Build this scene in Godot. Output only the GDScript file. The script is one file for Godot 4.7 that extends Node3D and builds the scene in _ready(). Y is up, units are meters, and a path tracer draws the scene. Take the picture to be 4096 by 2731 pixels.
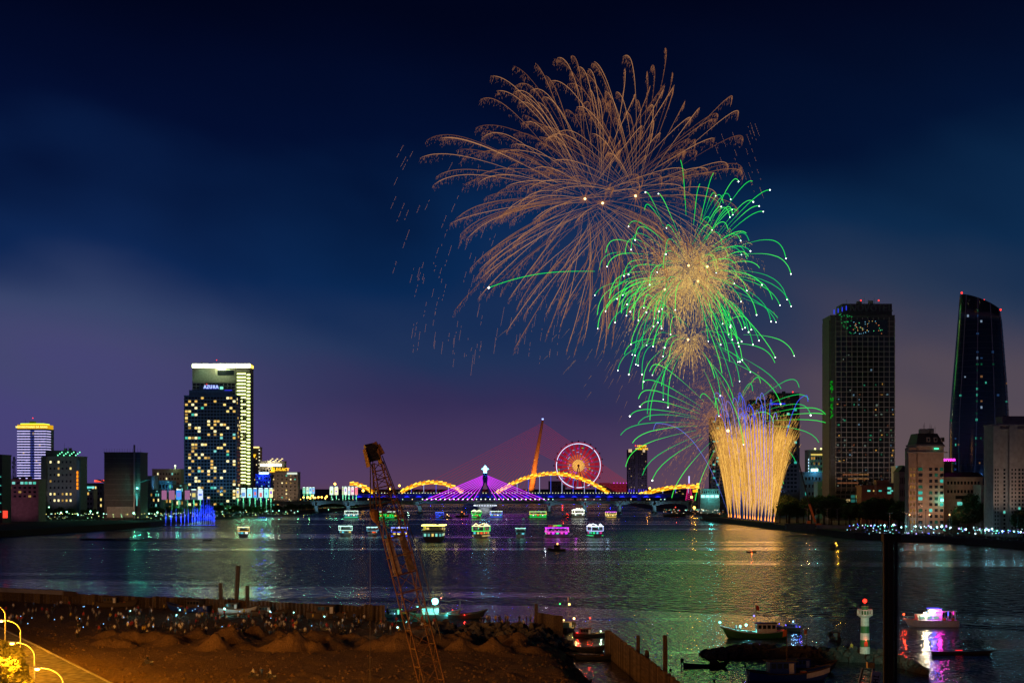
extends Node3D
# A city river at night with fireworks. Units are metres, the river lies at y = 0 and runs away from the camera along -z.
# The camera stands 30 m above the water; F is the focal length in pixels of the 4096 pixel wide photograph.
const F := 6000.0
const EYE := 30.0
const HORIZON := 1945.0
const MID := 2048.0
var rng := RandomNumberGenerator.new()
var taken := {}
var M := {}

class Shape:
	var v := PackedVector3Array()
	var c := PackedColorArray()
	var tint := Color(1, 1, 1)
	var colored := false
	func tri(a: Vector3, b: Vector3, d: Vector3) -> void:
		v.push_back(a); v.push_back(b); v.push_back(d)
		if colored:
			c.push_back(tint); c.push_back(tint); c.push_back(tint)
	func quad(a: Vector3, b: Vector3, d: Vector3, e: Vector3) -> void:
		tri(a, b, d); tri(a, d, e)
	func hexa(p: Array) -> void:   # 0-3 bottom, 4-7 top, both counterclockwise from above
		quad(p[0], p[1], p[2], p[3]); quad(p[7], p[6], p[5], p[4])
		for i in 4:
			var j := (i + 1) % 4
			quad(p[i], p[i + 4], p[j + 4], p[j])
	func box(at: Vector3, s: Vector3, b := Basis()) -> void:
		var h := s * 0.5
		var p := []
		for y in [-h.y, h.y]:
			for q in [[-1, 1], [1, 1], [1, -1], [-1, -1]]:
				p.append(at + b * Vector3(q[0] * h.x, y, q[1] * h.z))
		hexa(p)
	func bar(a: Vector3, b: Vector3, w: float, h := 0.0) -> void:
		if h == 0.0: h = w
		var y := (b - a).normalized()
		var x := y.cross(Vector3.FORWARD if absf(y.z) < 0.9 else Vector3.RIGHT).normalized()
		box((a + b) * 0.5, Vector3(w, a.distance_to(b), h), Basis(x, y, x.cross(y)))
	func tube(pts: PackedVector3Array, rad: PackedFloat32Array, sides := 3, cap := false) -> void:
		var n := pts.size()
		var last := PackedVector3Array()
		for i in n:
			var t := (pts[mini(i + 1, n - 1)] - pts[maxi(i - 1, 0)]).normalized()
			var x := t.cross(Vector3.UP if absf(t.y) < 0.95 else Vector3.RIGHT).normalized()
			var y := x.cross(t)
			var ring := PackedVector3Array()
			for k in sides:
				var a := TAU * k / sides
				ring.push_back(pts[i] + (x * cos(a) + y * sin(a)) * rad[mini(i, rad.size() - 1)])
			if i > 0:
				for k in sides:
					var j := (k + 1) % sides
					quad(last[k], ring[k], ring[j], last[j])
			if cap and (i == 0 or i == n - 1):
				for k in range(1, sides - 1):
					if i == 0: tri(ring[0], ring[k], ring[k + 1])
					else: tri(ring[0], ring[k + 1], ring[k])
			last = ring
	func rod(a: Vector3, b: Vector3, r: float, sides := 6, r2 := -1.0) -> void:
		tube(PackedVector3Array([a, b]), PackedFloat32Array([r, r if r2 < 0.0 else r2]), sides, true)
	func sliver(a: Vector3, b: Vector3, r: float) -> void:
		var t := (b - a).normalized()
		var x := t.cross(Vector3.FORWARD).normalized() * r
		var y := t.cross(x)
		var p := a + x
		var q := a - x * 0.5 + y * 0.87
		var s := a - x * 0.5 - y * 0.87
		tri(p, q, b); tri(q, s, b); tri(s, p, b)
	func ball(at: Vector3, r: Vector3, n := 8, rings := 5) -> void:
		for i in rings:
			var a0 := PI * i / rings - PI / 2
			var a1 := PI * (i + 1) / rings - PI / 2
			for k in n:
				var b0 := TAU * k / n
				var b1 := TAU * (k + 1) / n
				var p := func(a: float, b: float) -> Vector3: return at + Vector3(cos(a) * cos(b) * r.x, sin(a) * r.y, cos(a) * sin(b) * r.z)
				quad(p.call(a0, b0), p.call(a0, b1), p.call(a1, b1), p.call(a1, b0))
	func lathe(at: Vector3, prof: Array, n := 12) -> void:   # [radius, height] pairs from the bottom up
		for i in prof.size() - 1:
			for k in n:
				var b0 := TAU * k / n
				var b1 := TAU * (k + 1) / n
				var r0: float = prof[i][0]
				var r1: float = prof[i + 1][0]
				var y0: float = prof[i][1]
				var y1: float = prof[i + 1][1]
				quad(at + Vector3(cos(b0) * r0, y0, sin(b0) * r0), at + Vector3(cos(b1) * r0, y0, sin(b1) * r0), at + Vector3(cos(b1) * r1, y1, sin(b1) * r1), at + Vector3(cos(b0) * r1, y1, sin(b0) * r1))
	func prism(outline: PackedVector2Array, z0: float, z1: float) -> void:   # outline in x, y drawn along z
		var idx := Geometry2D.triangulate_polygon(outline)
		for z in [z0, z1]:
			for i in range(0, idx.size(), 3):
				var a := outline[idx[i]]
				var b := outline[idx[i + 1]]
				var d := outline[idx[i + 2]]
				tri(Vector3(a.x, a.y, z), Vector3(b.x, b.y, z), Vector3(d.x, d.y, z))
		for i in outline.size():
			var a := outline[i]
			var b := outline[(i + 1) % outline.size()]
			quad(Vector3(a.x, a.y, z0), Vector3(b.x, b.y, z0), Vector3(b.x, b.y, z1), Vector3(a.x, a.y, z1))
	func mesh(smooth := false) -> ArrayMesh:
		var am := ArrayMesh.new()
		if v.is_empty(): return am
		var arr := []
		arr.resize(Mesh.ARRAY_MAX)
		if smooth:
			var st := SurfaceTool.new()
			st.begin(Mesh.PRIMITIVE_TRIANGLES)
			st.set_smooth_group(0)
			for i in v.size():
				if colored: st.set_color(c[i])
				st.add_vertex(v[i])
			st.index()
			st.generate_normals()
			return st.commit()
		arr[Mesh.ARRAY_VERTEX] = v
		if colored: arr[Mesh.ARRAY_COLOR] = c
		am.add_surface_from_arrays(Mesh.PRIMITIVE_TRIANGLES, arr)
		return am

func P(px: float, py: float, d: float) -> Vector3:      # the point d metres away that the photograph shows at px, py
	return Vector3((px - MID) * d / F, EYE - (py - HORIZON) * d / F, -d)
func X(px: float, d: float) -> float: return (px - MID) * d / F
func Y(py: float, d: float) -> float: return EYE - (py - HORIZON) * d / F
func far_at(py: float, y := 0.0) -> float: return (EYE - y) * F / (py - HORIZON)   # how far away level ground at height y meets that row

func numbered(called: String) -> String:
	taken[called] = taken.get(called, -1) + 1
	return called if taken[called] == 0 else "%s_%03d" % [called, taken[called]]
func tag(o: Node, label: String, category: String, group := "") -> void:
	o.set_meta("label", label); o.set_meta("category", category)
	if group: o.set_meta("group", group)
func thing(called: String, label: String, category: String, at := Vector3.ZERO, turn := 0.0, group := "") -> Node3D:
	var o := Node3D.new()
	o.name = numbered(called)
	add_child(o)
	o.position = at; o.rotation.y = turn
	tag(o, label, category, group)
	return o
func put(called: String, mesh: Mesh, m: Material, parent: Node3D = null, at := Vector3.ZERO, turn := Vector3.ZERO) -> MeshInstance3D:
	var o := MeshInstance3D.new()
	o.mesh = mesh
	o.material_override = m
	o.position = at; o.rotation = turn
	if parent:
		o.name = called
		parent.add_child(o, true)
	else:
		o.name = numbered(called)
		add_child(o)
	return o
func obj(called: String, s: Shape, m: Material, parent: Node3D = null, smooth := false) -> MeshInstance3D:
	return put(called, s.mesh(smooth), m, parent)
func struct(called: String, mesh: Mesh, m: Material) -> MeshInstance3D:
	var o := put(called, mesh, m)
	o.set_meta("kind", "structure")
	return o
func stuff(o: Node) -> Node:
	o.set_meta("kind", "stuff")
	return o
func bx(x: float, y: float, z: float) -> BoxMesh:
	var key := "%.3f_%.3f_%.3f" % [x, y, z]
	if not M.has(key):
		var b := BoxMesh.new()
		b.size = Vector3(x, y, z)
		M[key] = b
	return M[key]
func dup(root: Node3D, at: Vector3, turn: float, label := "", group := "", scale_ := 1.0) -> Node3D:
	var r: Node3D = root.duplicate()
	r.name = numbered(root.get_meta("base_name", str(root.name)))
	add_child(r)
	r.position = at; r.rotation.y = turn
	r.scale = Vector3.ONE * scale_
	if label: r.set_meta("label", label)
	if group: r.set_meta("group", group)
	return r

func lin(r: float, g: float, b: float) -> Color: return Color(r, g, b).linear_to_srgb()
func noise_tex(freq: float, lo: Color, hi: Color, size := 512, kind := FastNoiseLite.TYPE_SIMPLEX, oct := 5, s := 1) -> Texture2D:
	var n := FastNoiseLite.new()
	n.seed = s; n.frequency = freq; n.noise_type = kind; n.fractal_octaves = oct
	var im := n.get_seamless_image(size, size)
	im.convert(Image.FORMAT_RGB8)
	var data := im.get_data()
	var out := PackedByteArray()
	out.resize(data.size())
	for i in range(0, data.size(), 3):
		var q := lo.lerp(hi, data[i] / 255.0)
		out[i] = int(q.r * 255.0); out[i + 1] = int(q.g * 255.0); out[i + 2] = int(q.b * 255.0)
	return ImageTexture.create_from_image(Image.create_from_data(size, size, false, Image.FORMAT_RGB8, out))
var grime: Texture2D
var coarse: Texture2D
func paint(called: String, c: Color, rough := 0.8, metal := 0.0, tex: Texture2D = null, scale_ := 0.1) -> StandardMaterial3D:
	if M.has(called): return M[called]
	var m := StandardMaterial3D.new()
	m.resource_name = called
	m.albedo_color = c; m.roughness = rough; m.metallic = metal
	if tex:
		m.albedo_texture = tex
		m.uv1_triplanar = true; m.uv1_world_triplanar = true
		m.uv1_scale = Vector3.ONE * scale_
	M[called] = m
	return m
func glow(c: Color, energy := 1.0) -> StandardMaterial3D:
	var key := "glow_%s_%.3f" % [c.to_html(), energy]
	if M.has(key): return M[key]
	var m := StandardMaterial3D.new()
	m.resource_name = "lamp_glow"
	m.albedo_color = Color(0.02, 0.02, 0.02)
	m.emission_enabled = true
	m.emission = c; m.emission_energy_multiplier = energy
	M[key] = m
	return m
func lamp_light(parent: Node3D, at: Vector3, c: Color, energy: float, size := 0.2, reach := 300.0) -> OmniLight3D:
	var l := OmniLight3D.new()
	l.name = "lamp_light"
	l.light_color = c; l.light_energy = energy; l.light_size = size
	l.omni_range = reach; l.omni_attenuation = 2.0
	l.shadow_enabled = true
	parent.add_child(l, true)
	l.position = at
	return l
func lettering(text: String, height: float, m: Material, parent: Node3D, at: Vector3, turn := Vector3.ZERO, serif := false, called := "sign_letters", bold := 700) -> MeshInstance3D:
	var t := TextMesh.new()
	var f := SystemFont.new()
	f.font_names = PackedStringArray(["Droid Serif" if serif else "Droid Sans"])
	f.font_weight = bold
	t.font = f; t.text = text; t.font_size = 64
	t.pixel_size = height / 46.0
	t.depth = height * 0.12
	return put(called, t, m, parent, at, turn)

func sky_color(az: float, el: float, n1: FastNoiseLite, n2: FastNoiseLite) -> Color:
	# clear navy above, city haze below; the haze is browner towards one bank and bluer towards the other
	var left := [[0.0, Color8(106, 86, 82)], [1.6, Color8(92, 78, 84)], [3.3, Color8(72, 67, 84)], [6.0, Color8(40, 55, 82)], [9.0, Color8(13, 42, 76)], [13.0, Color8(3, 19, 50)], [18.0, Color8(2, 6, 28)], [30.0, Color8(1, 4, 20)], [90.0, Color8(1, 3, 16)]]
	var mid := [[0.0, Color8(88, 62, 90)], [1.6, Color8(70, 54, 92)], [3.3, Color8(52, 46, 86)], [6.0, Color8(32, 50, 88)], [9.0, Color8(9, 40, 82)], [13.0, Color8(2, 15, 48)], [18.0, Color8(1, 5, 27)], [30.0, Color8(1, 4, 20)], [90.0, Color8(1, 3, 16)]]
	var right := [[0.0, Color8(74, 62, 118)], [1.6, Color8(70, 66, 118)], [3.3, Color8(68, 70, 112)], [6.0, Color8(56, 68, 106)], [9.0, Color8(14, 38, 82)], [13.0, Color8(3, 14, 48)], [18.0, Color8(1, 5, 27)], [30.0, Color8(1, 4, 20)], [90.0, Color8(1, 3, 16)]]
	var at := func(t: Array, e: float) -> Color:
		for i in range(1, t.size()):
			if e <= t[i][0]:
				var k: float = (e - t[i - 1][0]) / (t[i][0] - t[i - 1][0])
				return (t[i - 1][1] as Color).srgb_to_linear().lerp((t[i][1] as Color).srgb_to_linear(), k)
		return (t[-1][1] as Color).srgb_to_linear()
	var dir := Vector3(sin(az) * cos(el), sin(el), -cos(az) * cos(el))
	var cloud := n1.get_noise_3d(dir.x * 100.0, dir.y * 300.0 - dir.x * 70.0, dir.z * 100.0)
	var fine := n2.get_noise_3d(dir.x * 100.0, dir.y * 260.0 - dir.x * 60.0, dir.z * 100.0)
	var e := maxf(0.0, rad_to_deg(el))
	var bend := clampf(e / 4.0, 0.0, 1.0) * (1.0 - clampf((e - 12.0) / 8.0, 0.0, 1.0))
	e = maxf(0.0, e + (cloud * 3.2 + fine * 0.9) * bend)
	var a := sin(az) / 0.25   # about -1 and 1 near the two banks
	var c: Color = at.call(mid, e)
	if a < 0: c = c.lerp(at.call(left, e), smoothstep(0.1, 1.1, -a))
	else: c = c.lerp(at.call(right, e), smoothstep(0.2, 1.1, a))
	return c

func make_world() -> void:
	var cam := Camera3D.new()
	cam.name = "camera"
	cam.projection = Camera3D.PROJECTION_FRUSTUM
	cam.near = 1.0; cam.far = 30000.0
	cam.size = 2731.0 / F
	cam.frustum_offset = Vector2(0, (HORIZON - 1365.5) / F)
	cam.position = Vector3(0, EYE, 0)
	add_child(cam)
	cam.current = true
	var n1 := FastNoiseLite.new()
	n1.seed = 11; n1.frequency = 0.022; n1.fractal_octaves = 3
	var n2 := FastNoiseLite.new()
	n2.seed = 5; n2.frequency = 0.075; n2.fractal_octaves = 4
	var w := 1440
	var h := 720
	var im := Image.create(w, h, false, Image.FORMAT_RGBF)
	for j in h:
		var el := PI / 2 - (j + 0.5) / h * PI
		var fade := el < deg_to_rad(-2.0) or el > deg_to_rad(40.0)
		for i in w:
			var az := (i + 0.5) / w * TAU - PI
			if fade and i > 0: im.set_pixel(i, j, im.get_pixel(0, j))
			else: im.set_pixel(i, j, sky_color(az, maxf(el, 0.0), n1, n2))
	var sm := PanoramaSkyMaterial.new()
	sm.panorama = ImageTexture.create_from_image(im)
	var sky := Sky.new()
	sky.sky_material = sm
	var e := Environment.new()
	e.background_mode = Environment.BG_SKY
	e.sky = sky
	e.tonemap_mode = Environment.TONE_MAPPER_LINEAR
	e.tonemap_exposure = 1.0
	e.sdfgi_enabled = true; e.ssao_enabled = true; e.ssil_enabled = true
	var we := WorldEnvironment.new()
	we.name = "world"
	we.environment = e
	add_child(we)

func make_materials() -> void:
	grime = noise_tex(0.012, Color(0.84, 0.84, 0.84), Color(1, 1, 1), 512)
	coarse = noise_tex(0.02, Color(0.45, 0.43, 0.4), Color(1, 1, 1), 512, FastNoiseLite.TYPE_PERLIN, 6, 3)
	paint("concrete", lin(0.34, 0.33, 0.32), 0.85, 0.0, grime, 0.05)
	paint("pale_wall", lin(0.44, 0.41, 0.38), 0.85, 0.0, grime, 0.04)
	paint("grey_wall", lin(0.24, 0.24, 0.25), 0.85, 0.0, grime, 0.04)
	paint("tan_wall", lin(0.42, 0.33, 0.27), 0.85, 0.0, grime, 0.04)
	paint("dark_wall", lin(0.09, 0.09, 0.10), 0.7, 0.0, grime, 0.04)
	paint("blue_wall", lin(0.14, 0.22, 0.34), 0.8, 0.0, grime, 0.04)
	paint("brick_wall", lin(0.28, 0.15, 0.11), 0.85, 0.0, grime, 0.06)
	paint("slate_roof", lin(0.05, 0.05, 0.055), 0.7, 0.0, grime, 0.1)
	paint("window_glass", lin(0.012, 0.016, 0.02), 0.12)
	paint("tower_glass", lin(0.02, 0.03, 0.04), 0.15)
	paint("mullion", lin(0.34, 0.31, 0.30), 0.6, 0.1)
	paint("dark_steel", lin(0.05, 0.05, 0.055), 0.5, 0.6, grime, 0.4)
	paint("steel", lin(0.35, 0.36, 0.37), 0.45, 0.7, grime, 0.4)
	paint("galvanised", lin(0.42, 0.43, 0.43), 0.5, 0.5, grime, 0.4)
	paint("rust", lin(0.26, 0.13, 0.07), 0.75, 0.25, coarse, 0.6)
	paint("sheet_pile_steel", lin(0.24, 0.17, 0.12), 0.7, 0.2, coarse, 0.35)
	paint("sheet_pile_dark", lin(0.13, 0.09, 0.065), 0.75, 0.2, coarse, 0.35)
	paint("sheet_pile_pale", lin(0.33, 0.25, 0.18), 0.7, 0.1, coarse, 0.35)
	paint("crane_plate", lin(0.5, 0.42, 0.33), 0.6, 0.1, coarse, 0.3)
	paint("stone", lin(0.25, 0.22, 0.19), 0.9, 0.0, coarse, 0.4)
	paint("dark_stone", lin(0.10, 0.10, 0.10), 0.85, 0.0, coarse, 0.4)
	paint("asphalt", lin(0.05, 0.05, 0.05), 0.9, 0.0, grime, 0.2)
	paint("paving", lin(0.36, 0.34, 0.3), 0.9, 0.0, coarse, 0.08)
	paint("bark", lin(0.10, 0.075, 0.05), 0.95, 0.0, coarse, 0.8)
	paint("white_paint", lin(0.75, 0.75, 0.73), 0.45, 0.0, grime, 0.3)
	paint("black_paint", lin(0.02, 0.02, 0.022), 0.5)
	paint("blue_paint", lin(0.02, 0.06, 0.32), 0.45, 0.0, grime, 0.4)
	paint("teal_paint", lin(0.12, 0.36, 0.42), 0.45, 0.0, grime, 0.4)
	paint("green_paint", lin(0.03, 0.17, 0.05), 0.5, 0.0, grime, 0.4)
	paint("orange_paint", lin(0.55, 0.15, 0.03), 0.5, 0.0, grime, 0.4)
	paint("red_cloth", lin(0.5, 0.05, 0.02), 0.9)
	paint("orange_cloth", lin(0.6, 0.16, 0.03), 0.9)
	paint("yellow_paint", lin(0.6, 0.36, 0.04), 0.5, 0.0, grime, 0.4)
	paint("timber", lin(0.18, 0.12, 0.07), 0.85, 0.0, coarse, 0.9)
	paint("tarp_blue", lin(0.06, 0.12, 0.25), 0.8)
	paint("rubber", lin(0.02, 0.02, 0.02), 0.8)
	paint("rope", lin(0.06, 0.05, 0.045), 0.9)
	for q in [["leaf_dark", 0.035, 0.06, 0.02], ["leaf_green", 0.05, 0.1, 0.025], ["leaf_olive", 0.11, 0.11, 0.035]]:
		var m := paint(q[0], lin(q[1], q[2], q[3]), 0.7)
		m.backlight_enabled = true
		m.backlight = lin(q[1] * 2.0, q[2] * 2.0, q[3] * 2.0)
	var cloth := StandardMaterial3D.new()
	cloth.resource_name = "skin_and_clothes"
	cloth.vertex_color_use_as_albedo = true
	cloth.roughness = 0.9
	M["cloth"] = cloth

func water_material(called: String, rough: float, slope: float, tile: Vector3, s: int, spec: float) -> StandardMaterial3D:
	# ripples, calmer along slicks that lie across the stream
	var size := 1024
	var fine := FastNoiseLite.new()
	fine.seed = s; fine.frequency = 0.11; fine.fractal_octaves = 4
	var slick := FastNoiseLite.new()
	slick.seed = s + 7; slick.frequency = 0.0045; slick.fractal_octaves = 4
	var a := fine.get_seamless_image(size, size)
	var b := slick.get_seamless_image(size / 8, size)
	b.resize(size, size, Image.INTERPOLATE_CUBIC)
	var da := a.get_data()
	var db := b.get_data()
	var hgt := PackedByteArray()
	var rg := PackedByteArray()
	hgt.resize(size * size); rg.resize(size * size)
	for i in size * size:
		var calm := smoothstep(0.52, 0.72, db[i] / 255.0)
		hgt[i] = int(128.0 + (da[i] - 128.0) * (1.0 - 0.75 * calm))
		rg[i] = int(255.0 * (1.0 - 0.5 * calm))
	var bump := Image.create_from_data(size, size, false, Image.FORMAT_L8, hgt)
	bump.convert(Image.FORMAT_RGBA8)
	bump.bump_map_to_normal_map(slope)
	var m := StandardMaterial3D.new()
	m.resource_name = called
	m.albedo_color = lin(0.003, 0.012, 0.022)
	m.roughness = rough
	m.metallic_specular = spec
	m.roughness_texture = ImageTexture.create_from_image(Image.create_from_data(size, size, false, Image.FORMAT_L8, rg))
	m.normal_enabled = true
	m.normal_texture = ImageTexture.create_from_image(bump)
	m.uv1_triplanar = true; m.uv1_world_triplanar = true
	m.uv1_scale = Vector3(1.0 / tile.x, 1.0, 1.0 / tile.z)
	return m

var land_noise := FastNoiseLite.new()
var mounds := []
func wall_far(x: float) -> float: return 369.0 - 0.55 * (x + 126.0)      # the old sheet pile wall along the site
func site_edge(d: float) -> float:                                          # how far east the site reaches at each distance
	var t := [[0.0, 21.0], [100.0, 18.5], [200.0, 15.5], [229.0, 13.6], [248.0, 12.0], [262.0, 12.2], [275.0, 10.5], [292.0, 9.5], [304.0, 6.0], [310.0, -8.0], [314.0, -26.0]]
	for i in range(1, t.size()):
		if d <= t[i][0]: return lerpf(t[i - 1][1], t[i][1], (d - t[i - 1][0]) / (t[i][0] - t[i - 1][0]))
	return -26.0
func site_y(x: float, d: float) -> float:
	var y := 2.0 + land_noise.get_noise_2d(x * 0.6, d * 0.6) * 0.5 + land_noise.get_noise_2d(x * 4.0 + 300.0, d * 4.0) * 0.22
	for m in mounds:
		var q: float = (x - m[0]) * (x - m[0]) + (d - m[1]) * (d - m[1])
		var r: float = m[2]
		if q < r * r:
			var k := 1.0 - sqrt(q) / r
			y += m[3] * k * (1.6 - 0.6 * k) * (1.0 + 0.5 * land_noise.get_noise_2d(x * 9.0, d * 9.0))
	if d > 265.0 and x > -12.0: y -= 0.6 * smoothstep(265.0, 285.0, d)
	var inside := site_edge(d) - x
	if d > wall_far(x) - 0.3: return -2.0
	if inside < 6.0:
		y = minf(y, -0.7 + inside * 0.45 + land_noise.get_noise_2d(x * 7.0, d * 7.0) * 0.5)
	return maxf(y, -2.5)
func road_edge(d: float) -> float: return -54.0 - (d - 200.0) * 0.53     # kerb of the lamp-lit road, which climbs past the site

func make_setting() -> void:
	land_noise.seed = 4; land_noise.frequency = 0.08; land_noise.fractal_octaves = 4
	rng.seed = 21
	for i in 96:
		var px := rng.randf_range(380, 2280)
		var py := rng.randf_range(2535, 2592) + (px - 380) * 0.012
		var d := far_at(py, 2.0)
		var r := rng.randf_range(1.5, 3.8)
		if X(px, d) < site_edge(d) - 5.0: mounds.append([X(px, d), d, r, r * rng.randf_range(0.36, 0.52)])
	for i in 46:
		var d := rng.randf_range(205, 256)
		var x := rng.randf_range(road_edge(d) + 4.0, site_edge(d) - 4.0)
		mounds.append([x, d, rng.randf_range(0.8, 2.6), rng.randf_range(0.1, 0.35)])
	# the building site: bare earth and sand heaps
	var st := SurfaceTool.new()
	st.begin(Mesh.PRIMITIVE_TRIANGLES)
	var xs := []
	var x := -190.0
	while x < 24.0:
		xs.append(x); x += 0.75 if x > -125.0 else 4.0
	var ds := []
	var dd := 4.0
	while dd < 382.0:
		ds.append(dd); dd += 4.0 if dd < 190.0 else 0.75
	for d in ds:
		for xx in xs:
			st.add_vertex(Vector3(xx, site_y(xx, d), -d))
	var nx := xs.size()
	for j in ds.size() - 1:
		for i in nx - 1:
			var a := j * nx + i
			for k in [a, a + nx, a + 1, a + 1, a + nx, a + nx + 1]: st.add_index(k)
	st.generate_normals()
	var earth := noise_tex(0.03, Color(0.36, 0.27, 0.19), Color(0.62, 0.5, 0.36), 1024, FastNoiseLite.TYPE_PERLIN, 6, 9)
	var em := paint("bare_earth", Color(1, 1, 1), 0.95, 0.0, earth, 0.06)
	var grain := FastNoiseLite.new()
	grain.seed = 77; grain.frequency = 0.05; grain.fractal_octaves = 5
	var gi := grain.get_seamless_image(1024, 1024)
	gi.convert(Image.FORMAT_RGBA8)
	gi.bump_map_to_normal_map(9.0)
	em.normal_enabled = true
	em.normal_texture = ImageTexture.create_from_image(gi)
	var g := struct("ground", st.commit(), em)
	g.set_meta("label", "bare brown earth of the riverside building site with sand heaps")
	# water: the open river, and the sheltered water by the site, which lies calmer
	var line := [[-420.0, 402.0], [-160.0, 398.0], [-60.0, 392.0], [-20.0, 384.0], [10.0, 374.0], [40.0, 358.0], [70.0, 337.0], [95.0, 318.0], [130.0, 290.0], [420.0, 120.0]]
	var far_s := Shape.new()
	var near_s := Shape.new()
	for i in line.size() - 1:
		var a := Vector3(line[i][0], 0, -line[i][1])
		var b := Vector3(line[i + 1][0], 0, -line[i + 1][1])
		near_s.quad(a, b, Vector3(b.x, 0, 60), Vector3(a.x, 0, 60))
		far_s.quad(Vector3(a.x * 6.0, 0, -3000), Vector3(b.x * 6.0, 0, -3000), b, a)
	far_s.quad(Vector3(-9000, 0, -14000), Vector3(9000, 0, -14000), Vector3(420.0 * 6, 0, -3000), Vector3(-420.0 * 6, 0, -3000))
	struct("water", far_s.mesh(), water_material("river_water", 0.26, 2.6, Vector3(620, 1, 470), 2, 0.5))
	struct("water", near_s.mesh(), water_material("harbour_water", 0.16, 1.2, Vector3(210, 1, 170), 5, 0.5))
	# banks: paved ground behind a quay wall
	bank([[-420, 700], [-330, 845], [-300, 900], [-285, 1000], [-268, 1110], [-272, 1300], [-268, 1463], [-235, 1630], [-225, 1760], [-190, 1850], [-200, 2400], [-320, 4000]], -1)
	bank([[420, 330], [300, 560], [252, 690], [236, 780], [196, 857], [187, 973], [180, 1090], [172, 1290], [172, 1340], [186, 1345], [200, 1500], [190, 1700], [180, 1850], [190, 2400], [330, 4000]], 1)
	var sb := Shape.new()
	for i in 40:
		var u := i / 39.0
		sb.ball(Vector3(X(lerpf(340, 730, u), 840), -0.3, -840 + u * 14.0), Vector3(3.4, 0.5 + 0.7 * (1.0 - u) + 0.5 * land_noise.get_noise_2d(i * 9.0, 3.0), 2.2), 7, 4)
	struct("sandbank", sb.mesh(), M["dark_stone"])
	var far_s2 := Shape.new()
	far_s2.box(Vector3(0, 0.2, -9500), Vector3(16000, 4.0, 11000))
	struct("far_shore", far_s2.mesh(), M["asphalt"])

func bank(edge: Array, side: int) -> void:
	var s := Shape.new()
	var w := Shape.new()
	for i in edge.size() - 1:
		var a := Vector3(edge[i][0], 3.0, -edge[i][1])
		var b := Vector3(edge[i + 1][0], 3.0, -edge[i + 1][1])
		var oa := Vector3(side * 2600.0, 3.0, a.z)
		var ob := Vector3(side * 2600.0, 3.0, b.z)
		if side > 0: s.quad(a, b, ob, oa)
		else: s.quad(b, a, oa, ob)
		w.quad(a + Vector3(0, 0.004, 0), b + Vector3(0, 0.004, 0), b - Vector3(0, 4, 0), a - Vector3(0, 4, 0))
		w.bar(a + Vector3(0, 0.25, 0), b + Vector3(0, 0.25, 0), 0.9, 0.6)
	struct("river_bank", s.mesh(), M["asphalt"])
	struct("quay_wall", w.mesh(), M["dark_stone"])

# A building: walls with a cornice, rows of windows on the face towards the river, some of them lit
func windows(b: Node3D, w: float, y0: float, y1: float, z: float, rows: int, cols: int, fill: Vector2, lit: float, colors: Array, x0 := 0.0, called := "window", glass := "window_glass", face := 0) -> void:
	var cw := w / cols
	var rh := (y1 - y0) / rows
	var size := Vector2(cw * fill.x, rh * fill.y)
	var box := bx(size.x, size.y, 0.16) if face == 0 else bx(0.16, size.y, size.x)
	var dark := Shape.new()
	var many := rows * cols > 280
	for r in rows:
		for k in cols:
			var along := x0 + (k - (cols - 1) * 0.5) * cw
			var at := Vector3(along, y0 + (r + 0.5) * rh, z) if face == 0 else Vector3(z, y0 + (r + 0.5) * rh, along)
			if rng.randf() < lit:
				put(called, box, colors[rng.randi() % colors.size()], b, at)
			elif many:
				dark.box(at, box.size)
			else:
				put(called, box, M[glass], b, at)
	if many: stuff(obj(called + "_rows", dark, M[glass], b))

func block(called: String, label: String, px0: float, px1: float, top: float, d: float, deep: float, wall: String, base := 3.0) -> Node3D:
	var w := (px1 - px0) * d / F
	var b := thing(called, label, "building", Vector3(X((px0 + px1) / 2, d), base, -d))
	var h := Y(top, d) - base
	b.set_meta("w", w); b.set_meta("h", h)
	var s := Shape.new()
	s.box(Vector3(0, h / 2, -deep / 2), Vector3(w, h, deep))
	obj("wall", s, M[wall], b)
	var c := Shape.new()
	c.box(Vector3(0, h + 0.4, -deep / 2), Vector3(w + 0.6, 0.8, deep + 0.6))
	obj("parapet", c, M[wall], b)
	return b

func facade_flood(b: Node3D, at: Vector3, to: Vector3, c: Color, energy: float, half := 40.0) -> void:
	# a shielded floodlight that washes a facade
	var hs := put("flood_housing", bx(0.8, 0.6, 0.6), M["dark_steel"], b, at)
	if at.y < 60.0: put("flood_pole", bx(0.2, at.y, 0.2), M["dark_steel"], hs, Vector3(0, -at.y / 2, 0))
	else:
		var arm := Shape.new()
		arm.bar(Vector3.ZERO, Vector3(0, -6.0, -at.z), 0.25)
		obj("flood_arm", arm, M["dark_steel"], hs)
	var l := SpotLight3D.new()
	l.name = "flood_light"
	l.light_color = c; l.light_energy = energy; l.light_size = 0.3
	l.spot_angle = half; l.spot_angle_attenuation = 0.6; l.spot_range = 400.0; l.spot_attenuation = 2.0
	l.shadow_enabled = true
	b.add_child(l, true)
	var dir := (to - at).normalized()
	l.position = at + dir * 0.8
	l.basis = Basis.looking_at(dir, Vector3.UP if absf(dir.y) < 0.98 else Vector3.RIGHT)

func red_lamp(b: Node3D, at: Vector3, r := 0.5) -> void:
	var s := Shape.new()
	s.ball(at, Vector3.ONE * r, 6, 4)
	obj("warning_lamp", s, glow(Color8(255, 50, 40), 3.0), b)

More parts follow.
